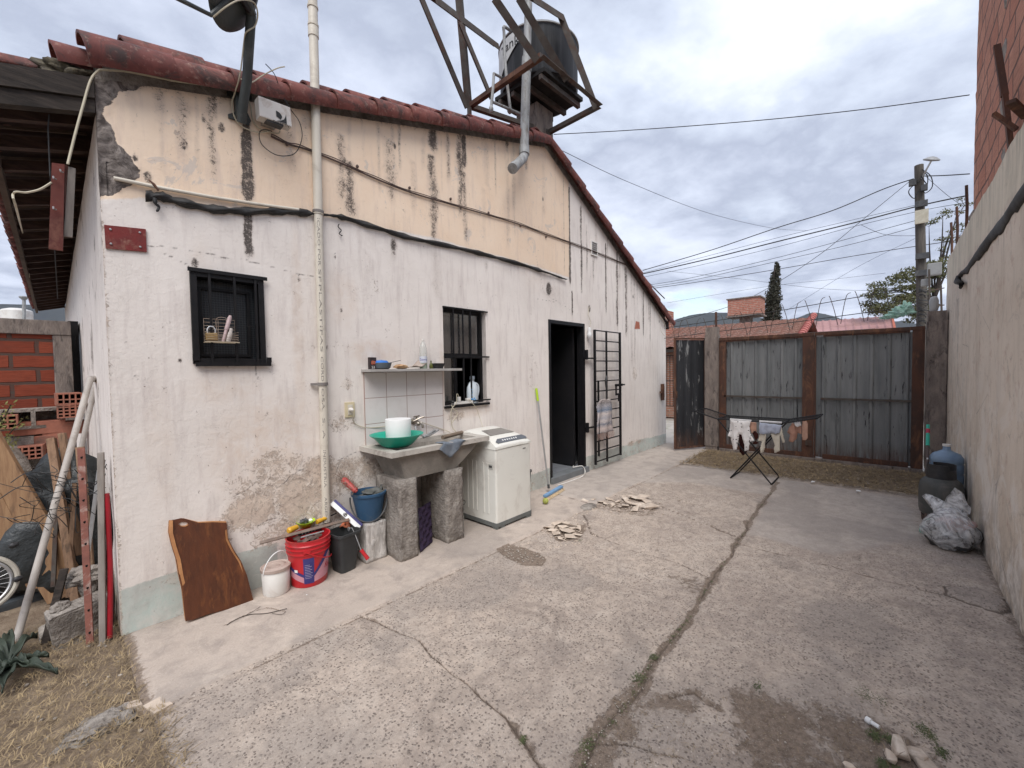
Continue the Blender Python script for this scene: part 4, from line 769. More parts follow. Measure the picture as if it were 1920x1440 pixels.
# tank tower
tA, tB = Dp(1380, 590, 17.5), Dp(1434, 590, 17.5); zt = Dp(1380, 559, 17.5).z; cx_ = (tA+tB)/2
b = MB(); w_ = (tB-tA).length*.95; b.box((cx_.x+.4, cx_.y+.25, (zt+tA.z)/2+.02), (1.0, w_*1.05, zt-tA.z)); tw = b.build('tank_tower', mk_brick('tower_brick', (.50, .20, .14), (.42, .16, .11), (.46, .36, .30), .24, .075, .014, 'yz', .2), nb)
for zz1, sz1 in ((zt+.02, (1.08, w_*1.13, .05)), (tA.z-.03, (1.1, w_*1.16, .06)), (tA.z-.5, (.5, .4, .9))): b = MB(); b.box((cx_.x+.4, cx_.y+.25, zz1), sz1); b.build('slab' if sz1[2] < .1 else 'column', MT['postc'], tw)
ch = thing('brick_chimney', Dp(1250, 610, 15), 'small brick chimney block showing past the right eave of the house', 'chimney')
q = Dp(1248, 592, 15); b = MB(); b.box((q.x+.2, q.y+.15, q.z-.3), (.6, .5, .95)); b.build('stack', bpy.data.materials['tower_brick'], ch); b = MB(); b.box((q.x+.2, q.y+.15, q.z-.17), (.68, .58, .05)); b.build('cap', MT['postc'], ch)
# pink metal roof of the next house
mh = thing('shed', (15, -3, 0), 'shed under a pink corrugated metal roof right of the tiled roof', 'shed')
P = [Dp(1516, 604, 15.5), Dp(1672, 592, 14.5), Dp(1678, 620, 12.8), Dp(1520, 650, 12.8)]
n = 44; v = []
for i in range(n+1):
    f_ = i/n; bump_ = .035 if i % 4 == 0 else 0
    a = P[0].lerp(P[1], f_); c_ = P[3].lerp(P[2], f_); v += [a+Vector((0, 0, bump_)), c_+Vector((0, 0, bump_))]
b = MB(); b.add(v, [(2*i, 2*i+1, 2*i+3, 2*i+2) for i in range(n)]); b.build('roof', pm('pink_metal_roof', (.42, .235, .225), (.34, .18, .17), 2, .6, bump=.1, grime=(.25, .14, .12), gs=1), mh, solid=.03)
b = MB(); b.bar(P[1]+Vector((0, 0, -.03)), P[2]+Vector((0, 0, -.03)), .06, .16); b.build('fascia', pm('orange_fascia', (.50, .16, .10), (.4, .13, .09), 4, .7), mh)
b = MB(); b.bx(13.5, 15.3, P[1].y+.3, P[0].y-.1, -.1, P[2].z-.15); b.build('wall', pm('shed_wall', (.10, .09, .085), (.08, .07, .07), 4, .9), mh)
# trees
def leaves(mb, c, rad, n, size, seed, squash=(1, 1, 1)):
    rg = random.Random(seed)
    for _ in range(n):
        while True:
            d = Vector((rg.uniform(-1, 1), rg.uniform(-1, 1), rg.uniform(-1, 1)))
            if d.length < 1: break
        p_ = Vector(c)+Vector((d.x*rad*squash[0], d.y*rad*squash[1], d.z*rad*squash[2])); s = size*rg.uniform(.6, 1.3)
        a = Vector((rg.gauss(0, 1), rg.gauss(0, 1), rg.gauss(0, .5))).normalized(); q_ = a.orthogonal().normalized(); q_ = Matrix.Rotation(rg.uniform(0, 6.28), 3, a) @ q_; r_ = a.cross(q_)
        mb.add([p_-q_*s, p_-r_*s*.35+q_*s*.1, p_+q_*s, p_+r_*s*.35+q_*s*.1], [(0, 1, 2, 3)])
tp_ = Dp(1745, 640, 14.5); tr_ = thing('street_tree', (tp_.x, tp_.y, 0), 'thin leafy tree growing behind the utility pole', 'tree')
tb = MB(); lb = MB(); base = Vector((tp_.x, tp_.y, 0)); top = Dp(1752, 560, 14.5); tb.tube(smoothpts([base, (tp_.x+.1, tp_.y, 1.6), top], 5), [.13-.06*i/10 for i in range(11)], 8)
rg = random.Random(5)
ends = [(1645,556,14),(1662,540,14),(1690,520,14.2),(1712,515,14.5),(1700,560,14),(1672,575,13.8),(1725,545,14),(1745,500,14.5),(1760,520,14.8),(1650,580,14),(1720,590,14),(1735,575,14),(1768,475,14.5),(1782,430,14.6),(1795,395,14.6),(1800,440,15),(1770,450,14.5),(1755,505,14.2),(1742,425,14.4),(1768,400,14.5),(1808,385,14.8),(1680,560,14.3),(1706,540,14.1)]
for i, (px, py, d_) in enumerate(ends):
    e = Dp(px, py, d_); m_ = top.lerp(e, .5)+Vector((rg.uniform(-.15, .15), rg.uniform(-.15, .15), rg.uniform(0, .25))); tb.tube(smoothpts([top-Vector((0, 0, .3*rg.random())), m_, e], 4), [.04, .036, .032, .028, .024, .02, .015, .01, .006], 5)
    big = px < 1735 or (480 < py)
    for j in range(5 if big else 3):
        q = e+Vector((rg.uniform(-.25, .25), rg.uniform(-.25, .25), rg.uniform(-.18, .18))); leaves(lb, q, .22 if big else .14, 95 if big else 26, .05, i*10+j, (1.3, 1.3, .5)); tb.tube([e, q], .006, 4)
tb.build('trunk', MT['oldwood'], tr_, smooth=True); lb.build('crown', MT['leaf'], tr_)
cy = Dp(1447, 600, 19); ct = thing('cypress', (cy.x, cy.y, 0), 'tall dark narrow cypress behind the tiled roof', 'tree')
b = MB(); topz = Dp(1456, 490, 19).z; b.tube([(cy.x, cy.y, 0), (cy.x, cy.y, 3.5), (cy.x, cy.y-.1, topz-.2)], [.12, .09, .02], 6); b.build('trunk', MT['oldwood'], ct)
b = MB()
for i in range(60):
    f_ = i/60; z = 2.2+(topz-2.2)*f_; r_ = .55*(1-f_)**.7*(1 if f_ > .2 else .95)+.02; r_ = r_*(.85+.3*rg.random()); rt = cy+(Dp(1458, 490, 19)-cy)*f_**3*1; leaves(b, (rt.x+rg.uniform(-.05, .05), rt.y+rg.uniform(-.05, .05), z), r_, int(420*(r_+.12)), .06, 900+i, (1, 1, .5))
b.build('crown', MT['cypress'], ct)
# hills
prof = [(-400,560),(600,585),(1100,600),(1240,607),(1270,598),(1300,590),(1345,586),(1400,590),(1450,600),(1490,597),(1515,588),(1530,586),(1560,592),(1590,601),(1640,606),(1700,601),(1730,607),(1900,600),(2300,560)]
def hill(name, d_, prof, dz, mat):
    top_ = [Dp(px, py, d_) for px, py in prof]; t2 = smoothpts(top_, 10); v = []; n = len(t2)
    for r_ in range(8):
        f_ = r_/7
        for i, q in enumerate(t2):
            base_ = Vector((CAM[0], CAM[1], 0)); dirv = Vector((q.x-base_.x, q.y-base_.y, 0)).normalized(); k_ = q-dirv*(f_*d_*.45); z = q.z*(1-f_)**1.2+mnoise.noise(Vector((i*.35, r_*.7, dz)))*14*math.sin(f_*3.14)+mnoise.noise(Vector((i*.9, r_*.7, dz)))*3*(1-f_)
            v.append((k_.x, k_.y, max(z, -2)))
    b = MB(); b.add(v, [(r_*n+i, r_*n+i+1, (r_+1)*n+i+1, (r_+1)*n+i) for r_ in range(7) for i in range(n-1)]); return tag(b.build(name, mat, smooth=True, sharp=180), None, kind='structure')
hill('hills', 2600, prof, 1., pm('wooded_hillside', (.028, .034, .040), (.045, .05, .05), .004, 1., bump=0))
# utility pole
PX = 17.; pb = Vector((PX, -3.93, 0)); ptop = Ax(1723, 310, PX)
pole = thing('utility_pole', (PX, -3.98, 0), 'grey wooden utility pole with street lamp and loose cables beyond the gate', 'pole')
b = MB(); b.tube([(PX, -3.98, -.1), (PX, -3.97, 3), ptop+Vector((0, .0, 0))], [.13, .12, .10], 12); b.build('post', pm('pole_wood', (.12, .105, .09), (.07, .063, .055), 4, .9, stretch=(6, 6, .6), bump=.4), pole, smooth=True)
b = MB(); b.tube([Ax(1728,335,PX-.1), Ax(1737,318,PX-.3), Ax(1747,300,PX-.4)], .025, 6); ar = b.build('lamp_arm', MT['galv'], pole)
b = MB(); q = Ax(1747, 299, PX-.4); b.lathe([(.0, .08), (.09, .06), (.19, .0), (.17, -.03), (.0, -.05)], q, 20, rot=(R(20), R(-20), 0)); b.build('lamp_head', pm('lamp_shade', (.30, .30, .30), (.18, .18, .18), 6, .5), ar, smooth=True)
b = MB(); q = Ax(1728, 406, PX-.2); b.box(q, (.06, .28, .38)); b.build('sign_plate', pm('pole_tin_box', (.50, .47, .38), (.40, .36, .28), 9, .7), pole)
for px, py, w_ in ((1711,343,.16),(1733,352,.14),(1728,382,.25),(1729,480,.28),(1728,512,.26)): b = MB(); b.box(Ax(px, py, PX-.18), (.12, w_, .16)); b.build('bracket', MT['darkgrey'], pole)
b = MB(); 
for pts in (((1729,318),(1745,330),(1748,350),(1735,362),(1727,352)), ((1724,340),(1708,352),(1704,362),(1714,372),(1722,358)), ((1731,322),(1739,330),(1738,345),(1727,330))): b.tube(smoothpts([Ax(x, y, PX-.2) for x, y in pts], 5), .012, 4)
b.build('cable_loop', MT['cable'], pole)
b = MB()
for i in range(24):
    y0 = 540+i*3.2; b.tube(smoothpts([Ax(1722+rg.uniform(-3, 2), y0, PX-.2), Ax(1730, y0+rg.uniform(-4, 6), PX-.28), Ax(1737+rg.uniform(-2, 5), y0+rg.uniform(-3, 8), PX-.2)], 3), .012, 4)
b.build('cable_tangle', MT['cable'], pole)
WIRES = [('thick twisted power cable running from the pole top down to the left', [(1713,335,17),(1655,355,18),(1560,395,19),(1457,427,20),(1330,470,22),(1205,507,24)], .022),
 ('thickest black cable crossing the middle of the pole', [(1816,366,16),(1727,385,17),(1600,418,18),(1457,453,19),(1330,485,21),(1203,514,23)], .028),
 ('thin cable running just above the thickest black cable', [(1727,382,17),(1600,412,18.4),(1457,446,20),(1300,487,22),(1205,512,24)], .009),
 ('thin cable running just below the thickest black cable', [(1810,380,16),(1727,395,17),(1600,425,18.2),(1457,463,20),(1300,500,22),(1205,520,24)], .010),
 ('upper thin line of the three low lines left of the pole', [(1722,412,17),(1600,445,18.4),(1457,483,20),(1300,520,22),(1220,534,24)], .011),
 ('middle thin line of the three low lines left of the pole', [(1722,424,17),(1600,457,18.4),(1457,490,20),(1300,525,22),(1225,537,24)], .011),
 ('lowest thin line of the three low lines left of the pole', [(1800,450,16),(1722,461,17),(1600,480,18.4),(1457,505,20),(1300,530,22),(1228,540,24)], .014),
 ('line dropping diagonally from the pole top towards the tiled roof', [(1708,338,17),(1620,410,17.5),(1540,475,18),(1457,530,19),(1380,570,19.5),(1270,603,20)], .011),
 ('slack thin line strung from the roof ridge towards the pole', [(1055,283,7),(1180,342,9),(1330,400,12),(1450,428,15),(1512,432,17)], .005),
 ('short slack loop of line left of the pole', [(1615,422,17.4),(1660,440,17.2),(1720,442,17)], .008),
 ('straight cable leaving the pole top to the right', [(1732,330,17),(1770,329,16),(1818,326,15)], .02),
 ('pair of thin lines sloping from pole top behind the brick storey', [(1735,330,17),(1775,365,16),(1808,388,15)], .008),
 ('lone wire high across the sky from roof ridge to the brick storey', [(1038,252,6.2),(1200,243,6.0),(1420,226,5.6),(1620,205,5.2),(1818,178,4.6)], .0055),
 ('faint level line crossing behind the cypress', [(1250,508,24),(1380,522,22),(1550,542,20),(1722,545,18)], .007),
 ('faint line rising from the tiled roof to the low tree', [(1250,568,22),(1440,537,20),(1560,524,19),(1660,512,18)], .006),
 ('faint line rising steeply towards the pole over the shed', [(1470,585,21),(1600,505,19),(1720,445,17)], .006)]
for lab, pts, r_ in WIRES:
    b = MB(); b.tube(smoothpts([Dp(*q) for q in pts], 8), r_, 5); tag(b.build('overhead_cable', MT['cable']), lab, 'cable', 'overhead cables')
# things on the right pillar
b = MB(); q = Vector((8.1, -3.74, 2.235)); b.lathe([(.035, 0), (.045, .02), (.05, .14), (.035, .19), (.02, .2)], q, 14, sx=1.2); tag(b.build('plastic_jug', pm('frosted_plastic', (.42, .42, .42), (.32, .32, .32), 5, .5), smooth=True), 'upturned pale plastic jug on top of the blackened pillar', 'jug')
mt_ = thing('metal_stand', (8.5, -3.95, 2.2), 'thin steel stand with a pale meter box behind the blackened pillar', 'stand')
b = MB()
for px, d_ in ((1744,9), (1766,9)): b.bar(Dp(px, 600, 8.0), Dp(px-2, 505 if px < 1750 else 535, 8.0), .03, .03)
b.bar(Dp(1742, 574, 8), Dp(1770, 572, 8), .02, .02); b.bar(Dp(1742, 545, 8), Dp(1770, 540, 8), .02, .02); b.build('frame', MT['steel'], mt_)
b = MB(); b.box(Dp(1752, 505, 8.05), (.12, .2, .24), bevel=.02); b.build('meter_box', pm('meter_grey', (.30, .31, .31), (.24, .24, .24), 5, .6), mt_)
b = MB(); b.box(Dp(1736, 530, 8.1), (.1, .14, .14), bevel=.02); b.build('junction', bpy.data.materials['meter_grey'], mt_)
gb = MB(); q = Ax(1690, 585, 8.05)
gb.blob(q, (.04, .10, .06), 11, .9, 2.2, 4); gb.blob(q+Vector((0, .10, -.05)), (.035, .09, .03), 12, .9, 2.5, 4); gb.blob(q+Vector((0, -.05, .06)), (.03, .055, .07), 17, .9, 2.2, 4); gb.tube([q+Vector((0, .13, -.05)), q+Vector((.02, .2, -.07)), q+Vector((0, .24, -.06))], [.03, .015, .008], 7)
m, t = newmat('thin_green_film'); setp(t, (.50, .80, .68), .35, 0, t.bump(t.noise(t.coord('Object'), 35, 5, .7, 1.5), .8, .02), .5); t.put(t.p.inputs['Alpha'], .82); t.put(t.p.inputs['Transmission Weight'], .25)
tag(gb.build('plastic_bag', m, smooth=True, sharp=180), 'torn pale green plastic bag caught on the wires above the gate', 'bag')

# ================================================================== LEFT BACKGROUND
bw = thing('brick_wall', (-1, 3.3, 0), 'hollow-brick garden wall with grey concrete beam and column left of the house', 'wall')
b = MB(); b.bx(-5, .0, 3.20, 3.34, -.1, 1.97); 
b.build('brickwork', mk_brick('left_brick', (.23, .052, .030), (.30, .075, .042), (.085, .072, .062), .355, .147, .018, 'xz', .25), bw)
b = MB(); b.bx(-5, .135, 3.17, 3.36, 1.971, 2.12, .01); b.bx(.001, .135, 3.18, 3.35, -.1, 1.970, .01); b.build('concrete_frame', MT['postc'], bw)
wt = thing('roof_tank', Dp(32, 598, 16), 'round white rooftop water tank far behind the brick wall', 'tank')
b = MB(); q = Dp(32, 598, 16); b.lathe([(.42, -.6), (.42, .30), (.38, .34), (.2, .40), (.0, .40)], q, 24); b.build('drum', MT['white'], wt, smooth=True); b = MB(); b.bx(q.x-.5, q.x+.5, q.y-.5, q.y+.5, -.14, q.z-.61); b.build('tower', MT['postc'], wt)
b = MB(); b.tube([Dp(45, 600, 15.8), Dp(45, 560, 15.8)], .05, 8); b.lathe([(.06, 0), (.13, .08), (.13, .12), (0, .14)], Dp(45, 562, 15.8), 14); tag(b.build('vent_pipe', MT['greypipe'], smooth=True), 'capped metal vent pipe beside the far white tank', 'pipe')
tb_ = MB()
for q in (((0,572,30),(60,575,30)), ((0,578,32),(70,582,32))): pass
# heap of blocks before the wall
def hollow(mb, c, size, holes=(2, 3), rotz=0, wall=.18):
    sx_, sy_, sz_ = size; m_ = Matrix.Translation(Vector(c)) @ Matrix.Rotation(rotz, 4, 'Z'); t_ = min(sx_, sz_)*wall/2
    k0 = len(mb.v); nx_, nz_ = holes
    for i in range(nx_+1): x_ = -sx_/2+t_/2+(sx_-t_)*i/nx_; mb.bx(x_-t_/2, x_+t_/2, -sy_/2, sy_/2, -sz_/2, sz_/2)
    for i in range(nz_+1):
        z_ = -sz_/2+t_/2+(sz_-t_)*i/nz_
        for j in range(nx_): a = -sx_/2+t_+(sx_-t_)*j/nx_; mb.bx(a+.0005, a+(sx_-t_)/nx_-t_-.0005, -sy_/2+.001, sy_/2-.001, z_-t_/2, z_+t_/2)
    mb.bx(-sx_/2+t_, sx_/2-t_, sy_/2-.02, sy_/2-.012, -sz_/2+t_, sz_/2-t_)
    for i in range(k0, len(mb.v)): mb.v[i] = m_ @ mb.v[i]
hb = pm('loose_hollow_brick', (.38, .15, .10), (.28, .11, .075), 9, .9, bump=.6, grime=(.16, .11, .09), gs=6)
def at26(px, py, y=2.7): return Wy(px, py, y)
b = MB(); hollow(b, at26(60, 778, 2.75)+Vector((0, 0, -.03)), (.40, .2, .19), (2, 1), .1, .3); tag(b.build('concrete_block', MT['concrete']), 'hollow grey concrete block lying on top of the brick heap', 'block')
for i, (px, py, rz, hl, lab) in enumerate(((130,768,0,(4,4),'hollow brick on end against the house, its open holes facing out'), (128,748,.05,(4,2),'broken hollow brick topmost beside the column'), (8,790,0,(3,3),'hollow brick at the left edge of the heap showing its dark holes'), (60,845,-.1,(4,3),'hollow brick low in the heap with its cells turned outward'))):
    b = MB(); q = at26(px, py, 2.65); hollow(b, q, (.17, .30, .12 if i != 0 else .14), hl, rz); tag(b.build('hollow_brick', hb), lab, 'brick', 'loose bricks by the garden wall')
k = 0
stack = ((75,800,.33,'upper flat brick under the concrete block'), (110,812,.20,'short brick end at the right of the heap'), (75,828,.36,'wide brick in the middle of the heap'), (20,832,.3,'greenish brick at the far left of the heap'), (40,866,.34,'mossy brick near the foot of the heap'), (100,862,.28,'brick half hidden behind the leaning planks'), (55,893,.36,'dark brick at the foot of the heap'), (140,800,.14,'brick standing under the open-ended brick by the column'))
for px, py, w_, lab in stack:
    b = MB(); b.box(at26(px, py, 2.75), (w_, .18, .125), (0, 0, rg.uniform(-.08, .08)), .006, .004); tag(b.build('brick', (hb, MT['concrete'])[k in (3, 4)]), lab, 'brick', 'loose bricks by the garden wall'); k += 1
for px, py, lab in ((15, 860, 'rubble chunk at the left end of the brick heap'), (120, 890, 'rubble chunk behind the leaning beam'), (60, 925, 'rubble chunk at the foot of the brick heap'), (10, 915, 'dark rubble chunk at the far left foot of the heap')):
    b = MB(); q = at26(px, py, 2.5); b.chunk((q.x, q.y, q.z), (.4, .35, .25), px+py, (0, .2, .1)); tag(b.build('rubble', MT['concrete']), lab, 'rubble')
b = MB(); b.blob((-1.2, 2.6, .15), (1.6, .5, .38), 8, .5, 1.5, 4); tag(b.build('earth_heap', MT['soil'], smooth=True, sharp=180), None, kind='structure')
# ================================================================== JUNK AT THE LEFT CORNER
def bar_thing(name, p0, p1, w, h, mat, label, cat, up=(0, 1, 0), bevel=.003, group=None, round_=False, jit=0):
    b = MB()
    if round_: b.tube(smoothpts([p0, Vector(p0).lerp(Vector(p1), .5)+Vector((.008, .006, 0)), p1], 6), w/2, 12)
    else:
        p0, p1 = Vector(p0), Vector(p1); b.bar(p0, p1, w, h, up, bevel)
    return tag(b.build(name, mat, smooth=round_), label, cat, group)
lg = 'poles and boards leaning in the corner'
lp = thing('joined_poles', (-.25, .38, 0), 'long pale plastic pole pair joined at the top, leaning on the side wall', 'pole', lg)
P0, P1 = Gz(30, 1203, 0), Wy(170, 708, 1.05); b = MB(); b.tube([P0, P0.lerp(P1, .5), P1], .019, 14); b.build('front_pole', pm('dirty_pole', (.50, .46, .42), (.40, .36, .33), 4, .6, bump=.2, grime=(.30, .26, .23), gs=6), lp, smooth=True)
P2, P3 = Wy(100, 1075, 1.35), Wy(181, 712, 1.4); b = MB(); b.tube([P2, P3], .017, 12); b.build('rear_pole', bpy.data.materials['dirty_pole'], lp, smooth=True)
b = MB(); b.tube([P1-Vector((.0, 0, .012)), P3+Vector((.01, 0, .01))], .024, 12); b.build('top_elbow', bpy.data.materials['dirty_pole'], lp, smooth=True)
bar_thing('plank', Wy(-70, 780, 1.0), Wy(130, 1115, .85), .22, .035, MT['woodlt'], 'widest rough pine plank leaning towards the house at the far left', 'plank', (.35, 1, .2), .006, lg)
bar_thing('plank', Wy(-20, 930, .95), Wy(75, 1100, .9), .10, .025, MT['woodlt'], 'narrow pine plank under the widest one', 'plank', (.2, 1, 0), .004, lg)
bar_thing('board', Wy(60, 985, 1.15), Wy(110, 1150, 1.05), .20, .02, MT['woodlt'], 'flat plywood board behind the long pale pole', 'board', (.1, 1, .1), .003, lg)
bar_thing('beam', Wy(96, 822, 1.0), Wy(146, 1148, .66), .042, .045, MT['woodmd'], 'squared timber beam with a nail hole standing on the grey block', 'beam', (.3, 1, 0), .004, lg)
bar_thing('beam', Wy(116, 812, 1.0), Wy(150, 1040, .9), .035, .04, MT['woodmd'], 'second darker timber behind the squared beam', 'beam', (.3, 1, 0), .004, lg)
bar_thing('beam', Wy(150, 838, .75), Wy(172, 1110, .6), .042, .03, MT['woodmd'], 'splintered timber tied with wire behind the drilled rusty strip', 'beam', (.3, 1, 0), .004, lg)
bar_thing('stake', Wy(121, 1066, .33), Wy(85, 1207, .25), .035, .03, MT['oldwood'], 'short greyish stake leaning against the grey block', 'stake', (.3, 1, 0), .004, lg)
bar_thing('stick', Wy(186, 880, .45), Wy(165, 1035, .42), .018, .018, MT['galv'], 'thin grey stick slanting behind the upright grey post', 'stick', (.3, 1, 0), .002, lg)
rs = thing('steel_strip', Gz(168, 1208), 'rust-red drilled steel strip standing upright before the boards', 'metal strip', lg)
b = MB(); b.bar(Wy(152, 840, .22), Wy(169, 1206, .06), .032, .012, (.3, 1, 0), .002); b.build('strip', pm('rusty_strip', (.26, .10, .075), (.17, .07, .055), 12, .8, bump=.4, grime=(.42, .34, .30), gs=10), rs)
b = MB(); 
for i in range(9): q = Wy(152, 840, .22).lerp(Wy(169, 1206, .06), .05+i*.112); b.lathe([(.007, -.009), (.007, .009)], q, 10, rot=(R(90), 0, R(18)))
b.build('holes', MT['black'], rs)
bar_thing('grey_post', Wy(189, 848, .16), Wy(193, 1212, .03), .030, .030, pm('weathered_grey_post', (.28, .25, .225), (.20, .175, .155), 4, .85, stretch=(8, 8, 1), bump=.4), 'upright weathered grey wooden post beside the red tube', 'post', (.3, 1, 0), .008, lg)
bar_thing('red_tube', Wy(200, 925, .13), Wy(206, 1196, .03), .026, .026, pm('red_tube_paint', (.34, .01, .02), (.26, .012, .02), 5, .4, grime=(.2, .03, .03), gs=6), 'glossy red tube standing next to the house corner', 'tube', round_=True, group=lg)
b = MB(); b.tube(smoothpts([Wy(205, 930, .2), Wy(211, 1000, .12), Wy(208, 1060, .1), Wy(214, 1120, .1), Wy(210, 1180, .08)], 6), .004, 5); tag(b.build('thin_wire', MT['cable']), 'thin dark wire hanging down along the house corner', 'wire')
b = MB(); q = Wy(152, 1165, .22); b.box((q.x, q.y, .09), (.25, .12, .22), (.1, -.08, .15), .012, .006); b.blob((q.x-.08, q.y, .2), (.04, .05, .03), 3, .4); tag(b.build('grey_block', MT['concrete']), 'broken grey concrete block on the soil under the beam foot', 'block')
b = MB(); q = Wy(163, 1078, .35); b.blob(q, (.085, .07, .05), 21, .6, 1.6, 4); b.blob(q+Vector((.02, .02, -.09)), (.05, .06, .09), 23, .5, 1.6, 3); tag(b.build('cement_lump', MT['concrete'], smooth=True, sharp=50), 'knobbly cement lump perched between the strip and the post', 'lump')
b = MB(); q = Wy(105, 1195, .3); b.chunk((q.x, q.y+.05, .03), (.16, .14, .1), 33); tag(b.build('stone', MT['concrete']), 'grey stone at the foot of the short stake', 'stone')
bar_thing('batten', Wy(60, 905, 1.2), Wy(118, 1150, .95), .04, .025, MT['oldwood'], 'thin dark batten between the widest plank and the squared beam', 'batten', (.3, 1, 0), .003, lg)
bar_thing('lath', Wy(140, 905, .8), Wy(128, 1120, .75), .022, .015, MT['woodmd'], 'narrow lath leaning the other way behind the drilled strip', 'lath', (.3, 1, 0), .002, lg)
bar_thing('pole', Wy(108, 905, .9), Wy(100, 1100, .8), .022, .02, MT['steel'], 'slim rusty rod beside the squared beam', 'rod', (.3, 1, 0), .002, lg)
# dark tarp heap behind
b = MB(); b.blob(Wy(120, 960, 1.1)+Vector((0, 0, -.12)), (.34, .22, .42), 31, .55, 1.4, 4); b.blob(Wy(150, 915, 1.0), (.12, .12, .12), 35, .6, 1.6, 3)
tag(b.build('tarpaulin', pm('dark_tarp', (.020, .024, .025), (.04, .045, .048), 6, .45, bump=.5, bscale=14, bd=.03, spec=.5), smooth=True, sharp=180), 'crumpled blackish tarpaulin heaped behind the leaning boards', 'tarpaulin')
b = MB(); b.box(Wy(0, 1070, 1.15), (.42, .06, .46), (.15, .05, .2), .02); b.box(Wy(5, 1165, 1.05), (.38, .06, .26), (.1, .0, .2), .02); tag(b.build('moulded_sheet', pm('slate_panel', (.07, .08, .09), (.045, .05, .058), 4, .6, grime=(.11, .11, .11), gs=5)), 'bluish-grey moulded panel standing behind the bicycle wheel', 'panel')
b = MB(); b.box(Wy(6, 985, 1.2), (.09, .03, .06), (.2, .1, .1), .01); tag(b.build('green_scrap', pm('faded_green', (.22, .45, .36), None, 6, .6)), 'scrap of green plastic behind the wide plank', 'scrap')
# bicycle wheel at the edge of the picture
wc = Wy(-45, 1100, .40); wh = thing('bicycle_wheel', (wc.x, wc.y, 0), 'bicycle wheel with pale tyre leaning at the left among the boards', 'wheel')
rr = (Wy(34, 1100, .40)-wc).length*.93; ang = (Vector(CAM)-wc+Vector((.3, 0, -.3))).normalized().to_track_quat('Z', 'Y').to_matrix()
def ring(mb, r, th, n=56, c=wc):
    mb.tube([c+ang @ Vector((r*math.cos(2*math.pi*i/n), r*math.sin(2*math.pi*i/n), 0)) for i in range(n+1)], th, 8, False)
b = MB(); ring(b, rr, .012); b.build('tyre', pm('aged_white_tyre', (.50, .47, .40), (.38, .35, .30), 9, .7, bump=.2), wh, smooth=True)
b = MB(); ring(b, rr-.022, .008); b.build('rim', MT['galv'], wh, smooth=True)
b = MB()
for i in range(28): a = 2*math.pi*i/28; b.tube([wc+ang @ Vector((.012*math.cos(a+.9*(-1)**i), .012*math.sin(a+.9*(-1)**i), .02*(-1)**i)), wc+ang @ Vector(((rr-.025)*math.cos(a), (rr-.025)*math.sin(a), 0))], .0014, 4)
b.build('spokes', MT['galv'], wh); b = MB(); b.tube([wc+ang @ Vector((0, 0, -.04)), wc+ang @ Vector((0, 0, .04))], .016, 10); b.build('hub', MT['chrome'], wh)
b = MB()
for q0, q1 in (((34,1085),(45,1092)), ((26,1022),(29,1035))): a = Wy(*q0, .4); b.blob(a, (.02, .016, .016), 3, .2)
b.build('reflector', MT['blackplastic'], wh, smooth=True)
# tangled binding wire and dry twigs
b = MB(); rg2 = random.Random(12)
for i in range(26):
    x0 = rg2.uniform(40, 190); y0 = rg2.uniform(870, 1000); pts = [Wy(x0+rg2.uniform(-50, 50)*j/2, y0+rg2.uniform(-25, 25), .3+rg2.random()*.5) for j in range(4)]; b.tube(smoothpts(pts, 5), .0022, 4)
for pts in (((0,935),(40,912),(80,918)), ((140,905),(175,912),(200,870)), ((140,880),(165,905),(190,895),(197,862)), ((150,930),(175,925),(197,905)), ((20,905),(60,885),(130,900))): b.tube(smoothpts([Wy(x, y, .25) for x, y in pts], 6), .0025, 4)
tag(b.build('tangled_wire', MT['cable'], smooth=True), None, kind='stuff')
# agave
ag = thing('agave', Gz(20, 1262), 'dark broad-leaved agave at the lower left on the dry soil', 'plant'); b0 = Gz(15, 1255, .02)
def blade(tip, w, lift, seed):
    tip = Vector(tip); base_ = b0; L_ = (tip-base_).length; d_ = (tip-base_); side = Vector((d_.y, -d_.x, 0)).normalized(); v = []; n = 14
    for i in range(n+1):
        f_ = i/n; c_ = base_.lerp(tip, f_)+Vector((0, 0, lift*math.sin(f_*math.pi*.85))); ww = w*(.45+1.1*math.sin(min(1, f_*1.15)*math.pi)*.6)*(1-f_**6)
        wav = .012*math.sin(f_*17+seed); v += [c_-side*ww+Vector((0, 0, .025+wav)), c_-side*ww*.4+Vector((0, 0, .0)), c_, c_+side*ww*.4, c_+side*ww+Vector((0, 0, .025-wav))]
    bb = MB(); bb.add(v, [(i*5+j, i*5+j+1, i*5+j+6, i*5+j+5) for i in range(n) for j in range(4)]); return bb.build('leaf', MT['leafdark'], ag, smooth=True, sharp=180, solid=.005)
for i, (px, py, w, lift) in enumerate(((108,1272,.022,.04),(5,1308,.034,.04),(92,1238,.013,.03),(70,1208,.020,.07),(20,1205,.022,.08),(-60,1270,.04,.07),(-40,1220,.03,.09),(55,1260,.020,.05),(-40,1325,.03,.05))): blade(Gz(px, py, .02), w, lift, i)
b = MB(); b.blob(b0+Vector((0, 0, .02)), (.03, .03, .03), 2, .3); b.build('core', MT['leafdark'], ag, smooth=True)
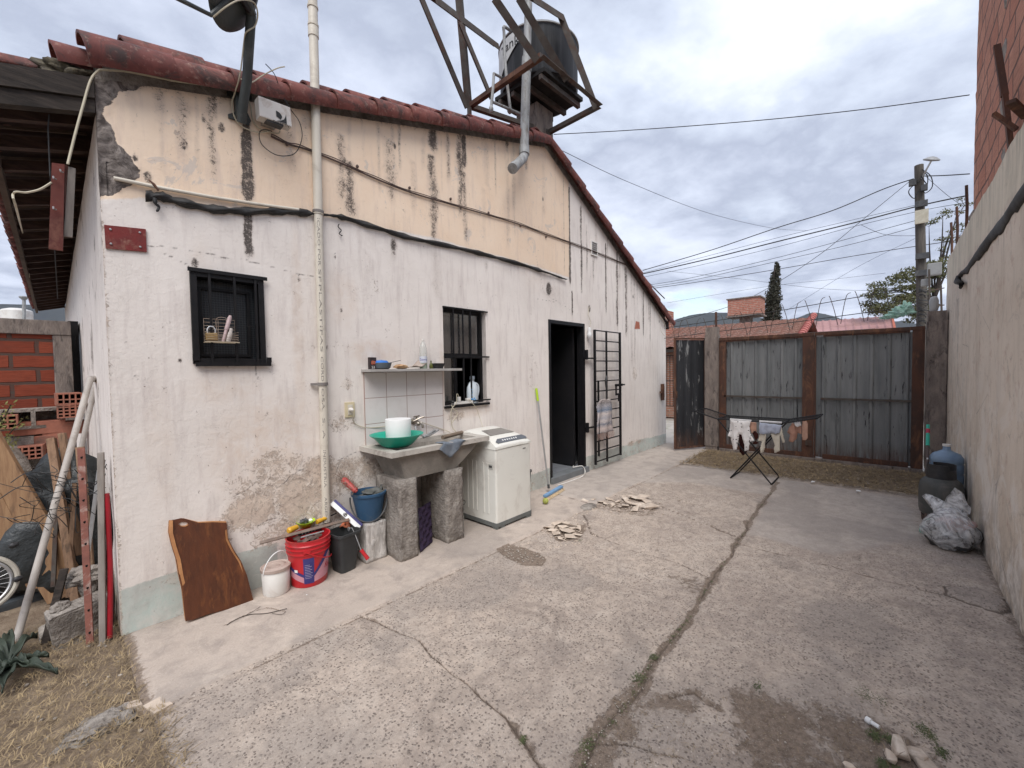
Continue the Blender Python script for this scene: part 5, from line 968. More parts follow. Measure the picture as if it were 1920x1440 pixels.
# flat concrete lump in the straw
PXs = [(95,1395),(105,1365),(140,1340),(180,1322),(215,1330),(262,1345),(268,1362),(225,1372),(190,1390),(130,1405)]
b = MB(); q = Gz(180, 1362, 0); b.blob((q.x, q.y, -.012), (.115, .07, .036), 4, .45, 1.6, 5, rot=(0, 0, .15)); b.blob((q.x+.07, q.y-.02, -.012), (.06, .05, .026), 9, .45, 1.8, 4); tag(b.build('concrete_fragment', MT['concrete'], smooth=True, sharp=60), 'flat grey concrete fragment half buried in the straw at lower left', 'fragment')
for i, pts in enumerate((((268,1335),(300,1318),(325,1330),(290,1350)), ((232,1330),(262,1322),(268,1332),(240,1340)))):
    b = MB(); b.prism([Gz(x, y, -.02) for x, y in pts], (0, 0, .03)); tag(b.build('slab_crumb', MT['chunk']), ('larger', 'smaller')[i]+' crumb broken from the path corner', 'fragment')
# leafy shrub at the left edge
sh = thing('shrub', Wy(10, 850, 2.0), 'wispy yellow-green shrub at the left edge before the brick heap', 'shrub'); b = MB(); st = MB()
for i in range(9):
    e = Wy(-20+rg2.uniform(0, 60), rg2.uniform(745, 880), 1.9+rg2.uniform(-.2, .2)); o_ = Wy(-30, 900, 2.0); st.tube(smoothpts([o_, o_.lerp(e, .5)+Vector((0, 0, .06)), e], 4), .004, 4)
    for j in range(4): leaves(b, o_.lerp(e, .5+.16*j), .06, 12, .016, 50*i+j)
st.build('stems', MT['oldwood'], sh); b.build('foliage', pm('yellow_leaf', (.16, .17, .05), (.28, .25, .09), 12, .7, bump=0), sh)

# ================================================================== ON THE GABLE WALL
dish = thing('satellite_dish', Wy(455, 215), 'dark satellite dish on a bent mast bolted to the wall under the tiles', 'satellite dish')
bl = pm('dish_grey', (.055, .062, .06), (.04, .045, .045), 5, .5, bump=.1, grime=(.09, .09, .085), gs=6)
F0, F1, F2 = Wy(452, 222, -.07), Wy(463, 150, -.20), Wy(471, 25, -.34)
b = MB(); b.tube([F0+Vector((0, 0, -.03)), F0.lerp(F1, .4), F1, F1.lerp(F2, .5), F2], .028, 14); b.build('mast', bl, dish, smooth=True)
b = MB(); b.prism([Wy(425,168,-.004), Wy(470,180,-.004), Wy(472,190,-.004), Wy(425,180,-.004)], (0, -.012, 0)); b.prism([Wy(427,215,-.004), Wy(447,210,-.004), Wy(460,205,-.004), Wy(470,228,-.004), Wy(466,236,-.004), Wy(440,226,-.004), Wy(428,222,-.004)], (0, -.012, 0)); b.bar(Wy(447,175,-.035), Wy(450,222,-.035), .05, .05); b.build('wall_bracket', bl, dish)
dc = Wy(450, -14, -.42); look = Vector((-.62, .52, .42)).normalized(); q_ = look.to_track_quat('Z', 'Y').to_matrix()
prof = [(0, 0)]+[(r_, -.0+.35*r_*r_) for r_ in (.03, .06, .09, .12, .15, .18)]+[(.192, .012), (.19, .018)]
b = MB(); b.lathe([(0.0005, -.006)]+[(r_*.92, .5*r_*r_-.006) for r_ in (.06, .12, .18, .21)]+[(.205, .035), (.2, .03)]+[(r_*.92, .5*r_*r_+.002) for r_ in (.18, .12, .06)]+[(.0005, .002)], dc, 40, sx=.95, sy=1.15, rot=q_); b.build('reflector', bl, dish, smooth=True, sharp=60)
b = MB(); b.tube([dc-look*.03, F2], .03, 10); b.tube([dc-look*.02+Vector((-.06, 0, -.05)), Wy(395, 28, -.42), Wy(335, -2, -.5), Wy(300, -20, -.55)], .012, 8); b.build('feed_arm', bl, dish, smooth=True)
b = MB(); b.box(dc-look*.035, (.14, .10, .03), q_, .008); b.build('mount_plate', MT['black'], dish)
b = MB(); b.tube(smoothpts([Wy(400,32,-.43), Wy(425,12,-.5), Wy(450,0,-.5), Wy(475,4,-.42), Wy(483,25,-.38), Wy(478,48,-.34), Wy(462,60,-.32), Wy(458,75,-.28), Wy(450,140,-.2), Wy(440,175,-.08), Wy(435,195,-.03), Wy(440,220,-.02), Wy(455,238,-.02), Wy(485,248,-.03), Wy(505,245,-.02)], 7), .0045, 6)
b.tube(smoothpts([Wy(452,148,-.2), Wy(470,155,-.16), Wy(495,140,-.13), Wy(520,128,-.15), Wy(534,125,-.16)], 6), .004, 6); b.tube(smoothpts([Wy(462,178,-.03), Wy(470,200,-.02), Wy(474,225,-.02), Wy(490,243,-.02), Wy(520,250,-.02), Wy(525,245,-.03)], 6), .004, 6); b.build('coaxial_cable', MT['cablew'], dish, smooth=True)
jb = thing('signal_box', Wy(515, 240), 'dirty white plastic signal box with a black emblem under the tiles', 'junction box')
BY = -.165; c0, c1, c2, c3 = Wy(483,171,BY), Wy(545,187,BY), Wy(550,243,BY), Wy(488,235,BY)
xa, xb, zt_, zb_ = c0.x+.005, c1.x, c0.z-.02, c2.z+.01
b = MB(); b.box(((xa+xb)/2, BY+.04, (zt_+zb_)/2), (xb-xa, .08, zt_-zb_), (0, R(-3), 0), .006); b.build('case', pm('box_plastic', (.60, .57, .54), (.52, .49, .46), 4, .5, grime=(.40, .33, .28), gs=7), jb)
tilt = Euler((0, R(-3), 0)).to_matrix(); rx = tilt @ Vector((1, 0, 0)); uz = tilt @ Vector((0, 0, 1)); o0 = Vector(((xa+xb)/2, BY-.001, (zt_+zb_)/2))
lt = pm('print_black', (.02, .02, .02), None, 5, .6, bump=0)
b = MB(); w_ = xb-xa; text_on(b, 'DIRECTV', w_*.13, o0+rx*(w_*.15)-uz*(w_*.40)+Vector((0, -.001, 0)), rx, uz, align='CENTER')
oc = o0+rx*(w_*.17)-uz*(w_*.13)+Vector((0, -.001, 0)); s_ = w_*.16
D1 = [(-1, 1)]+[(-1+1.15*math.sin(a)*1., 0+1.0*math.cos(a)) for a in np.linspace(.15, 1.5, 9)]+[(-.2, -.55), (-1, -.15)]
b.prism([oc+rx*(x*s_)+uz*(y*s_) for x, y in D1], (0, -.0012, 0)); D2_ = [(1, 1), (1, -1), (-1, -1), (-.75, -.75)]+[(1-1.0*math.cos(a)*.95-.0, .95-1.75*math.sin(a)) for a in np.linspace(1.2, .1, 7)]
D2_ = [(1, 1), (1, -1), (-1, -1), (-.2, -.75), (.45, -.3), (.8, .3)]
b.prism([oc+rx*(x*s_)+uz*(y*s_) for x, y in D2_], (0, -.0012, 0)); b.build('emblem', lt, jb)
b = MB(); b.bx(xa+.05, xb-.05, BY+.01, BY+.07, zb_-.012, zb_+.01, .003); b.build('socket_strip', MT['darkgrey'], jb); b = MB(); b.bx(xa+.06, xb-.06, BY+.078, -.001, zb_+.02, zb_+.08); b.build('wall_arm', MT['galv'], jb)
b = MB(); b.tube(smoothpts([Wy(498,120,-.17), Wy(515,140,-.12), Wy(528,175,-.10), Wy(545,205,-.10), Wy(562,230,-.04), Wy(566,260,-.03), Wy(552,288,-.03), Wy(520,291,-.03), Wy(492,272,-.03), Wy(486,250,-.03), Wy(495,243,-.05), Wy(510,246,-.05)], 8), .003, 6); tag(b.build('looped_cable', MT['cable'], smooth=True), 'thin black cable hanging in a loop below the signal box', 'cable')
b = MB(); pts = smoothpts([Wy(508,255,-.01), Wy(540,270,-.012), Wy(575,280,-.012), Wy(640,306,-.012), Wy(700,333,-.012), Wy(768,360,-.012), Wy(845,383,-.012), Wy(915,403,-.012), Wy(975,421,-.012), Wy(1020,438,-.012), Wy(1068,455,-.012), Wy(1113,472,-.012), Wy(1150,487,-.012), Wy(1185,503,-.012), Wy(1215,530,-.012), Wy(1246,560,-.03)], 5); b.tube(pts, .007, 6); b.tube([p_+Vector((0, -.006, .011+.004*math.sin(i))) for i, p_ in enumerate(pts)], .004, 5)
for px, py in ((768,349),(845,370),(916,396),(976,420),(1024,441),(670,309),(538,267)): b.blob(Wy(px, py+3, -.014), (.012, .012, .014), px, .3)
tag(b.build('wall_cable', pm('grimy_cable', (.13, .085, .075), (.07, .05, .045), 20, .8), smooth=True), 'long grimy cable clipped across the gable wall', 'cable')
b = MB(); b.tube(smoothpts([Wy(186,131,-.02), Wy(230,133,-.02), Wy(280,142,-.02), Wy(330,152,-.02), Wy(390,160,-.02), Wy(440,170,-.02)], 5), .006, 6); b.tube(smoothpts([Wy(186,131,-.02), Wy(170,150,-.03), Wy(155,200,-.03), Wy(140,255,-.03), Wy(127,308,-.04)], 6), .006, 6)
b.tube(smoothpts([Wy(97,342,-.04), Wy(75,355,-.03), Wy(50,361,-.02), Wy(25,363,.0), Wy(33,400,.3), Ax(45,450,-.19), Ax(55,520,-.19)], 6), .005, 6); tag(b.build('eave_cable', MT['cablew'], smooth=True), 'cream cable strung from the wall corner to the hanging boards', 'cable')
b = MB(); b.tube([Wy(92,215,.05), Wy(90,240,.05), Wy(94,330,.05), Wy(108,560,.9)], .003, 5); tag(b.build('hanging_wire', MT['cable']), 'thin wire hanging from the eave behind the red board', 'wire')
hbd = thing('hanging_boards', Wy(118, 400, -.05), 'dark red metal-edged board and grey batten hanging under the eave', 'boards')
b = MB(); b.prism([Wy(97,305,-.04), Wy(121,308,-.04), Wy(118,470,-.04), Wy(91,466,-.04)], (.0, .02, 0)); b.prism([Wy(121,308,-.04), Wy(127,311,-.0), Wy(121,400,.0), Wy(118,470,-.04)], (0, .012, 0)); b.build('red_board', pm('red_board', (.13, .028, .018), (.09, .02, .015), 6, .7, bump=.3, grime=(.16, .06, .04), gs=8), hbd)
b = MB(); b.prism([Wy(128,312,-.03), Wy(142,316,-.03), Wy(136,445,-.03), Wy(119,442,-.03)], (0, .018, 0)); b.build('grey_batten', MT['galv'] if 0 else pm('grey_batten', (.20, .175, .155), (.13, .11, .10), 5, .9, stretch=(6, 6, 1), bump=.5), hbd)
b = MB()
for px, py in ((113,318),(100,331),(100,388)): b.tube([Wy(px,py,-.05), Wy(px+1,py+4,-.075), Wy(px+5,py+5,-.06)], .004, 6)
b.build('hooks', MT['galv'], hbd)
rp = thing('red_plate', Wy(235, 447), 'rusty dark red steel plate bolted near the wall corner', 'plate')
b = MB(); b.prism([Wy(195,422,-.002), Wy(273,430,-.002), Wy(275,473,-.002), Wy(198,466,-.002)], (0, -.008, 0)); b.build('plate', MT['redplate'], rp)
b = MB()
for px, py in ((207,430),(262,436),(208,457),(263,463)): b.lathe([(.0065, 0), (.005, .005), (0, .006)], Wy(px, py, -.010), 10, rot=(R(90), 0, 0))
b.build('bolt', MT['galv'], rp)
b = MB(); b.tube([Wy(213,334,-.018), Wy(300,352,-.018), Wy(400,370,-.018), Wy(485,383,-.02), Wy(560,393,-.03)], .011, 10); tag(b.build('conduit', MT['pvc'], smooth=True), 'thin ivory conduit running above the black strip on the left', 'conduit')
b = MB(); b.tube([Wy(279,337,-.012), Wy(288,345,-.03), Wy(297,357,-.035)], [.004, .008, .006], 6); tag(b.build('bent_nail', MT['rust']), 'bent rusty nail sticking out above the conduit', 'nail')
# black strip
cl = smoothpts([Wy(*q, -.015) for q in ((273,368),(300,368),(340,379),(400,392),(460,396),(520,396),(570,399),(600,402),(640,407),(700,425),(770,446),(850,463),(920,480),(985,498),(1030,513),(1061,524))], 6); v = []; n = len(cl)
for i, q in enumerate(cl):
    f_ = i/n; w = (.030 if f_ < .12 else .030 if f_ < .42 else .026 if f_ < .9 else .014)*(.85+.2*math.sin(i*1.1)+.1*math.sin(i*2.9))
    if .42 < f_ < .52: w *= .5
    if i < 4: w = .034
    if i > n-3: w = .006
    for j in range(6): a = j/5; v.append((q.x, q.y-.030*math.sin(a*math.pi)*(.7+.3*math.sin(i*.9+j)), q.z+w-2*w*a))
b = MB(); b.add(v, [(i*6+j, i*6+j+1, i*6+j+7, i*6+j+6) for i in range(n-1) for j in range(5)]); b.tube(smoothpts([Wy(290,372,-.03), Wy(292,382,-.035), Wy(298,388,-.03), Wy(294,397,-.035)], 4), [.012]*4+[.008]*4+[.007]*4+[.003], 6); b.tube(smoothpts([Wy(636,420,-.02), Wy(634,425,-.02), Wy(640,432,-.02), Wy(636,438,-.02), Wy(642,442,-.02)], 3), .004, 5)
tag(b.build('black_strip', pm('black_rubber_strip', (.018, .018, .019), (.035, .033, .032), 9, .65, bump=.6, bscale=24, bd=.01), smooth=True, sharp=180, solid=.006), 'ragged black rubber strip sagging across the gable wall', 'strip')
# ivory drain pipe with lettering
dp = thing('drain_pipe', Wy(612, 968, -.035), 'tall ivory plastic pipe running up the wall past the roof tiles', 'pipe')
xp = lambda py: Wy(586+(py)*.0268, py, -.036)
b = MB(); r_ = .031; ptl = [xp(975), xp(720)]; b.tube([xp(978), xp(722), xp(400)], r_, 18); b.build('lower_pipe', MT['pvc'], dp, smooth=True)
b = MB(); b.tube([xp(402), xp(392)], r_+.006, 18); b.tube([xp(392), xp(66)], r_+.002, 18); b.tube([xp(70), xp(52)], r_+.007, 18); b.tube([xp(54), xp(-60)], r_+.003, 18); b.tube([xp(16), xp(12)], r_+.008, 18); b.tube([xp(50), xp(46)], r_+.008, 18); b.build('upper_pipe', MT['pvc'], dp, smooth=True)
b = MB(); c_ = xp(720); b.tube([c_+Vector((0, 0, -.012)), c_+Vector((0, 0, .012))], r_+.007, 18); b.bar(c_+Vector((-.085, .02, 0)), c_+Vector((-.02, -.0, 0)), .02, .018); b.build('clamp', MT['darkgrey'] if 0 else pm('clamp_grey', (.22, .20, .19), (.15, .13, .12), 9, .7), dp)
b = MB(); c_ = xp(397); b.tube([c_+Vector((0, 0, -.010)), c_+Vector((0, 0, .008))], r_+.010, 18); b.build('strap', bpy.data.materials['clamp_grey'], dp)
tx = MB(); axv = (xp(400)-xp(978)).normalized()
def pipetext(s, ytop, ybot, size):
    vs, fs = textmesh(s, size, .0004); L_ = max(v.x for v in vs); ta, tb2 = xp(ytop), xp(ybot); S = (tb2-ta).length/L_; out = []
    for v in vs:
        c_ = ta.lerp(tb2, v.x*S/(tb2-ta).length); th = math.radians(-24+(v.y/size*46)-16)+math.radians(8); rad = r_+.0004+v.z
        # letters run down the pipe, their feet to the left
        d_ = Vector((math.sin(th+.35-.5), -math.cos(th+.35-.5), 0)); out.append(c_+Vector((-math.sin(-th)*0, 0, 0))+d_*rad)
    tx.add(out, fs)
pipetext('ICADO POR', 410, 500, .07); pipetext('SF', 505, 530, .07); pipetext('PLASTIFAS', 533, 660, .07); pipetext('CORD', 668, 715, .07); pipetext('OSA', 727, 768, .07); pipetext('S. A', 782, 822, .07); pipetext('INDUSTRIA', 842, 912, .07); pipetext('ARGENTINA', 930, 1000, .07)
tx.build('lettering', pm('faded_print', (.14, .13, .12), (.30, .27, .24), 60, .7, bump=0), dp)
# vent
wv_ = thing('wall_vent', Wy(1113, 466), 'small white louvred vent high on the right of the gable', 'vent'); q = Wy(1113, 466); b = MB()
b.bx(q.x-.09, q.x-.075, -.02, -.001, q.z-.11, q.z+.10); b.bx(q.x+.075, q.x+.09, -.02, -.001, q.z-.11, q.z+.10); b.bx(q.x-.0749, q.x+.0749, -.02, -.001, q.z+.085, q.z+.10); b.bx(q.x-.0749, q.x+.0749, -.02, -.001, q.z-.11, q.z-.095); b.bx(q.x-.0749, q.x+.0749, -.006, -.002, q.z-.094, q.z+.084); b.build('frame', MT['white'], wv_)
b = MB(); 
for i in range(6): b.box((q.x, -.012, q.z-.075+i*.03), (.148, .004, .018), (R(35), 0, 0))
b.build('louvres', MT['darkgrey'] if 0 else MT['galv'], wv_)
# lamp holder by the grille
lh = thing('bulb_holder', Wy(1106, 625, -.04), 'white bulb hanging on a twisted wire above the door grille', 'lamp'); b = MB(); b.tube(smoothpts([Wy(1105,575,-.01), Wy(1103,590,-.03), Wy(1107,603,-.03), Wy(1105,616,-.035)], 5), .004, 5); b.build('wire', MT['cablew'], lh)
b = MB(); q = Wy(1105, 616, -.045); b.lathe([(.0, .02), (.022, .01), (.026, -.03), (.022, -.05), (.032, -.075), (.034, -.11), (.02, -.135), (0, -.14)], q, 16); b.build('bulb', MT['purewhite'], lh, smooth=True)
hg = MB(); q = Wy(1244, 735, -.03); hg.bx(q.x-.06, q.x+.0, -.05, -.0, q.z-.16, q.z+.16); hg.bx(q.x-.16, q.x-.06, -.04, -.02, q.z-.02, q.z+.02); hg.tube([(q.x-.03, -.05, q.z-.1), (q.x-.03, -.05, q.z+.12)], .015, 8); tag(hg.build('gate_catch', MT['rust']), 'rusty catch for the side gate fixed at the far wall corner', 'catch')
b = MB(); q = Wy(1241,595,-.03); b.tube(smoothpts([Wy(1236,590,-.01), Wy(1242,600,-.05), Wy(1247,612,-.02)], 4), .006, 5); b.tube(smoothpts([Wy(1238,612,-.01), Wy(1240,622,-.03), Wy(1246,630,-.03)], 4), .003, 5); tag(b.build('wire_end', MT['cablew']), 'loose cable ends curling at the far end of the wall', 'cable')

# ================================================================== TANK, FRAME, VENT PIPE ON THE ROOF
st_ = thing('tank_stand', (4.62, .45, 4.2), 'dark platform on a concrete column carrying the rooftop tank', 'stand')
PZ = 5.22; N_, L_, R_ = Gz(1021,132,PZ), Gz(928,190,PZ), Gz(1093,190,PZ); B_ = L_+R_-N_
b = MB(); b.prism([N_, R_, B_, L_], (0, 0, .05)); pf = b.build('platform', pm('sooty_board', (.012, .011, .011), (.028, .025, .024), 6, .9, bump=.3), st_)
b = MB()
for f_ in (.08, .35, .62, .90): a = N_.lerp(L_, f_); c_ = R_.lerp(B_, f_); b.bar(a+Vector((0, 0, -.04)), c_+Vector((0, 0, -.04)), .05, .06)
b.build('joists', MT['steel'], st_)
cc_ = Wy(1011, 218, .46); b = MB(); b.bx(4.50, 4.86, .25, .62, 4.0, 5.14, .01); b.build('column', MT['postc'], st_)
tk = thing('water_tank', (0, 0, 0), 'black ribbed plastic water tank with a white label on the roof stand', 'water tank')
tc = (N_+L_+R_+B_)/4; tc.z = PZ+.05; tk.location = tc; rT = .53
prf = [(rT*.97, 0), (rT, .04), (rT, .56), (rT+.015, .59), (rT*.99, .62), (rT*.80, .67), (.27, .70)]
b = MB(); b.lathe(prf+[(.0, .70)], tc, 48)
for j in range(48*2, 48*6):  # shallow ribs
    pass
tm_, t = newmat('black_tank_plastic'); v = t.coord('Object', scale=(1, 1, .06)); n_ = t.noise(v, 14, 6, .7); c = t.mix(t.step(n_, .45, .7), (.018, .019, .022), (.06, .06, .065)); setp(t, c, .55, 0, t.bump(t.noise(v, 20, 2), .4, .01), .4); b.build('body', tm_, tk, smooth=True)
b = MB(); b.lathe([(rT+.003, .575), (rT+.022, .58), (rT+.022, .595), (rT+.003, .60)], tc, 48); b.build('rim', pm('pale_rim', (.36, .36, .36), (.25, .25, .25), 5, .6), tk, smooth=True)
b = MB(); b.lathe([(.26, .68), (.30, .72), (.30, .78), (.26, .83), (.1, .86), (0, .86)], tc, 32); b.build('lid', tm_, tk, smooth=True)
cd = Vector((CAM[0]-tc.x, CAM[1]-tc.y, 0)).normalized(); a0 = math.atan2(cd.y, cd.x)
lb_ = MB(); nn = 16
def tp(a, z, rad=rT+.016): return tc+Vector((rad*math.cos(a), rad*math.sin(a), z))
v = []; 
for i in range(nn+1): a = a0-R(82)+R(56)*i/nn; f_ = i/nn; v += [tp(a, .12+.30*max(0, f_*1.2-.2)**1.2), tp(a, .55)]
lb_.add(v, [(2*i, 2*i+2, 2*i+3, 2*i+1) for i in range(nn)]); lb_.build('label', pm('tank_label', (.52, .52, .51), (.40, .40, .40), 5, .6), tk, smooth=True, sharp=180)
lt_ = MB()
def curve_text(s, size, am, z):
    vs, fs = textmesh(s, size, .001, 'CENTER'); lt_.add([tp(am+v.x/rT, z+v.y, rT+.0185+v.z) for v in vs], fs)
curve_text('Tank', .17, a0-R(44), .38); curve_text('PREMIUM', .05, a0-R(58), .54) if 0 else None; lt_.build('lettering', lt, tk)
# feed pipes
b = MB(); b.tube(smoothpts([Wy(958,58,.15), Wy(945,50,.1), Wy(945,60,.1)], 3)+[Wy(946,100,.1), Wy(950,150,.05), Wy(957,205,.05), Wy(975,215,.1)], .018, 8); b.tube([Wy(940,145,.0), Wy(926,138,.0), Wy(924,170,.0), Wy(921,200,.0)], .016, 8); b.tube([Wy(921,190,.0), Wy(958,206,.0), Wy(978,215,.1)], .016, 8); b.blob(Wy(956,208,.03), (.035, .03, .03), 4, .2); b.blob(Wy(921,204,.0), (.025, .025, .04), 4, .2)
tag(b.build('feed_pipes', MT['greypipe'], smooth=True), 'thin grey feed pipes bent around the black tank', 'pipe')
vp = thing('vent_pipe', Wy(985, 290, -.13), 'grey plastic vent pipe with an elbow ending over the gable wall', 'pipe')
b = MB(); b.tube([Wy(983,284,-.13), Wy(984,232,-.13), Wy(986,170,-.13), Wy(988,110,-.13)], .052, 16); b.tube([Wy(988,112,-.13), Wy(990,40,-.13), Wy(992,-60,-.13)], .045, 16); b.tube([Wy(987,135,-.13), Wy(988,108,-.13)], .058, 16); b.build('stack', MT['greypipe'], vp, smooth=True)
b = MB(); b.tube([Wy(983,275,-.13), Wy(983,290,-.14)], .060, 16); b.tube(smoothpts([Wy(983,284,-.13), Wy(982,294,-.14), Wy(976,302,-.17), Wy(963,314,-.24)], 4), .052, 16); b.build('elbow', MT['greypipe'], vp, smooth=True); b = MB(); b.tube([Wy(965,312,-.23), Wy(961,316,-.25)], .057, 16); b.build('rim', MT['greypipe'], vp, smooth=True)
fm = thing('steel_truss', (4.1, 0, 4.6), 'rusty angle-iron frame of leaning posts on the roof ridge before the tank', 'steel frame')
FZ = 4.80; Nf, Lf, Rf, Bf = Gz(1012,108,FZ), Gz(880,200,FZ), Gz(1123,200,FZ), Gz(1028,250,FZ)
def angle(mb, a, c_, w=.055, up=(0, 0, 1)):
    a = Vector(a); c_ = Vector(c_); d_ = (c_-a).normalized(); u = Vector(up)
    if abs(d_.dot(u)) > .95: u = Vector((0, 1, 0))
    s_ = d_.cross(u).normalized(); u2 = s_.cross(d_); t_ = .006; mb.bar(a, c_, t_, w, s_ if 0 else u2) if 0 else None
    for (o1, o2) in ((s_, u2),):
        mb.prism([a, a+o1*w, a+o1*w+o2*t_, a+o2*t_], c_-a); mb.prism([a+o2*t_, a+o2*t_+o1*t_, a+o2*w+o1*t_, a+o2*w], c_-a)
for a, c_, nm in ((Nf, Lf, 'rail'), (Nf, Rf, 'rail'), (Rf, Bf, 'rail'), (Bf, Lf, 'rail')):
    b = MB(); angle(b, a, c_, .055); b.build('base_rail', MT['rust'] if a is Nf and c_ is Lf else MT['steel'], fm)
def up_to(p, px, py, y): return Wy(px, py, y)
posts = [(Nf, Wy(932,-10,-.45)), (Lf, Wy(793,-10,.55)), (Lf+Vector((.02, 0, 0)), Wy(864,-10,.45)), (Gz(925,182,FZ), Wy(866,40,.30)), (Rf, Wy(1057,27,-.35)), (Wy(1057,27,-.35), Wy(1000,-10,-.30)), (Gz(1068,145,FZ), Wy(978,-10,-.5)), (Wy(935,82,.5), Wy(815,-10,.2))]
for i, (a, c_) in enumerate(posts): b = MB(); angle(b, a, c_, .075 if i != 3 else .06, (0, 1, 0) if i % 2 else (1, .5, 0)); b.build('post', MT['steel'], fm)
for s_ in ((Lf, 0), (Bf, 0)):
    q = s_[0]; zr = zl(q.x)+.1
    b = MB(); b.bar((q.x, q.y, zr), (q.x, q.y, FZ), .04, .04); b.build('foot', MT['steel'], fm)
# ================================================================== LAUNDRY CORNER
def bucket_prof(r0, r1, h, th=.004, rim=.006): return [(0, 0), (r0, 0), (r1, h-.01), (r1+rim, h-.01), (r1+rim, h), (r1-th, h), (r0-th, .006), (0, .006)]
sk = thing('laundry_sink', (2.1, -.2, 0), 'cast concrete laundry sink with a worn rim on two rough concrete legs', 'sink')
b = MB(); X0, X1, Y0, Y1, ZT, ZB = 1.71, 2.76, -.50, -.002, .905, .865
hx0, hx1, hy0, hy1 = 1.80, 2.66, -.43, -.07
def ringslab(mb, o, i_, z0_, z1_):
    vs = []
    for z in (z0_, z1_):
        for (xa, xb, ya, yb) in (o, i_): vs += [(xa, ya, z), (xb, ya, z), (xb, yb, z), (xa, yb, z)]
    f = []
    for k_ in range(4):
        n_ = (k_+1) % 4; f += [(k_, n_, 4+n_, 4+k_), (8+k_, 8+n_, 12+n_, 12+k_), (k_, n_, 8+n_, 8+k_), (4+k_, 4+n_, 12+n_, 12+k_)]
    mb.add(vs, f)
ringslab(b, (X0, X1, Y0, Y1), (hx0, hx1, hy0, hy1), ZB, ZT)
b.build('rim', MT['sinktop'], sk)
b = MB(); T = [(1.80, -.455), (2.68, -.455), (2.68, -.04), (1.80, -.04)]; Bt = [(1.87, -.43), (2.40, -.43), (2.40, -.12), (1.87, -.12)]; Ti = [(1.83, -.425), (2.64, -.425), (2.64, -.07), (1.83, -.07)]; Bi = [(1.90, -.39), (2.36, -.39), (2.36, -.15), (1.90, -.15)]
vs = [(x, y, ZB-.001) for x, y in T]+[(x, y, .655) for x, y in Bt]+[(x, y, ZB-.001) for x, y in Ti]+[(x, y, .69) for x, y in Bi]
f = [(k, (k+1) % 4, 4+(k+1) % 4, 4+k) for k in range(4)]+[(4, 5, 6, 7)]+[(8+k, 8+(k+1) % 4, 12+(k+1) % 4, 12+k) for k in range(4)]+[(12, 13, 14, 15)]+[(k, (k+1) % 4, 8+(k+1) % 4, 8+k) for k in range(4)]
b.add(vs, f); b.build('basin', MT['sink'], sk)
b = MB()
for i in range(9): b.box((2.62, -.25, .70), (.001, .001, .001)) if 0 else None
def roughpost(x0, x1, y0, y1, z0_, z1_, seed):
    bm = bmesh.new(); bmesh.ops.create_cube(bm, size=1); bmesh.ops.subdivide_edges(bm, edges=bm.edges[:], cuts=9, use_grid_fill=True)
    for v in bm.verts:
        c_ = Vector(((x0+x1)/2+v.co.x*(x1-x0), (y0+y1)/2+v.co.y*(y1-y0), (z0_+z1_)/2+v.co.z*(z1_-z0_))); v.co = c_+Vector((mnoise.noise(c_*22+Vector((seed, 0, 0))), mnoise.noise(c_*22+Vector((0, seed, 0))), 0))*.012+Vector((mnoise.noise(c_*60), mnoise.noise(c_*60+Vector((9, 9, 9))), 0))*.005
    bm.verts.index_update(); m_ = MB(); m_.addbm(bm); return m_.build('leg', MT['concrete'], sk, smooth=True, sharp=180)
roughpost(1.80, 1.96, -.46, -.10, -.01, .665, 2); roughpost(2.27, 2.45, -.46, -.08, -.01, .655, 6)
b = MB(); b.tube([(1.99, -.36, .66), (1.99, -.36, .56)], .03, 12); b.tube([(1.99, -.36, .58), (1.99, -.35, .40)], .024, 12); b.tube([(1.99, -.36, .52), (1.99, -.36, .515)], .034, 12); b.tube([(1.99, -.35, .46), (1.99, -.35, .455)], .031, 12); b.tube([(1.99, -.35, .41), (1.99, -.33, .40)], .030, 12); b.tube([(1.99, -.34, .42), (1.99, -.30, .05)], .012, 8); b.build('drain', MT['pvc'], sk, smooth=True)
# green basin with white tub
gc = Vector((1.905, -.27, ZT)); gbw = MB(); gbw.lathe([(0, .002), (.10, .002), (.13, .02), (.19, .085), (.215, .10), (.218, .106), (.205, .106), (.18, .09), (.12, .026), (0, .010)], gc, 44, rot=None); tag(gbw.build('wash_bowl', MT['green'], smooth=True, sharp=60), 'wide green plastic bowl on the left end of the sink rim', 'bowl')
b = MB(); b.lathe([(0, .012), (.095, .012), (.10, .02), (.106, .225), (.104, .23), (0, .231)], gc+Vector((.015, .0, 0)), 40); tag(b.build('white_tub', MT['purewhite'], smooth=True), 'plain white cylindrical tub standing inside the green bowl', 'tub')
# taps
def tap(name, q, label, hose):
    t_ = thing(name, q, label, 'tap', 'taps over the sink'); b = MB(); b.lathe([(.03, 0), (.03, .006), (.016, .012), (.014, .05)], q, 16, rot=(R(90), 0, 0)); b.tube([q+Vector((0, -.03, 0)), q+Vector((0, -.07, 0))], .015, 12)
    b.tube(smoothpts([q+Vector((0, -.07, 0)), q+Vector((.012, -.10, -.005)), q+Vector((.02, -.115, -.03)), q+Vector((.022, -.118, -.055))], 4), .011, 10); b.build('body', MT['chrome'], t_, smooth=True)
    b = MB(); b.tube([q+Vector((0, -.05, .0)), q+Vector((0, -.052, .045))], .009, 8); b.build('stem', MT['chrome'], t_, smooth=True); b = MB(); b.bar(q+Vector((-.03, -.05, .046)), q+Vector((.032, -.055, .055)), .013, .011, bevel=.003); b.bar(q+Vector((.0, -.08, .05)), q+Vector((.0, -.02, .05)), .011, .010, bevel=.003); b.build('handle', MT['chrome'], t_)
    return t_
tap('water_tap', Wy(748, 795, -.013), 'old metal tap on the tiles just right of the white tub', 0)
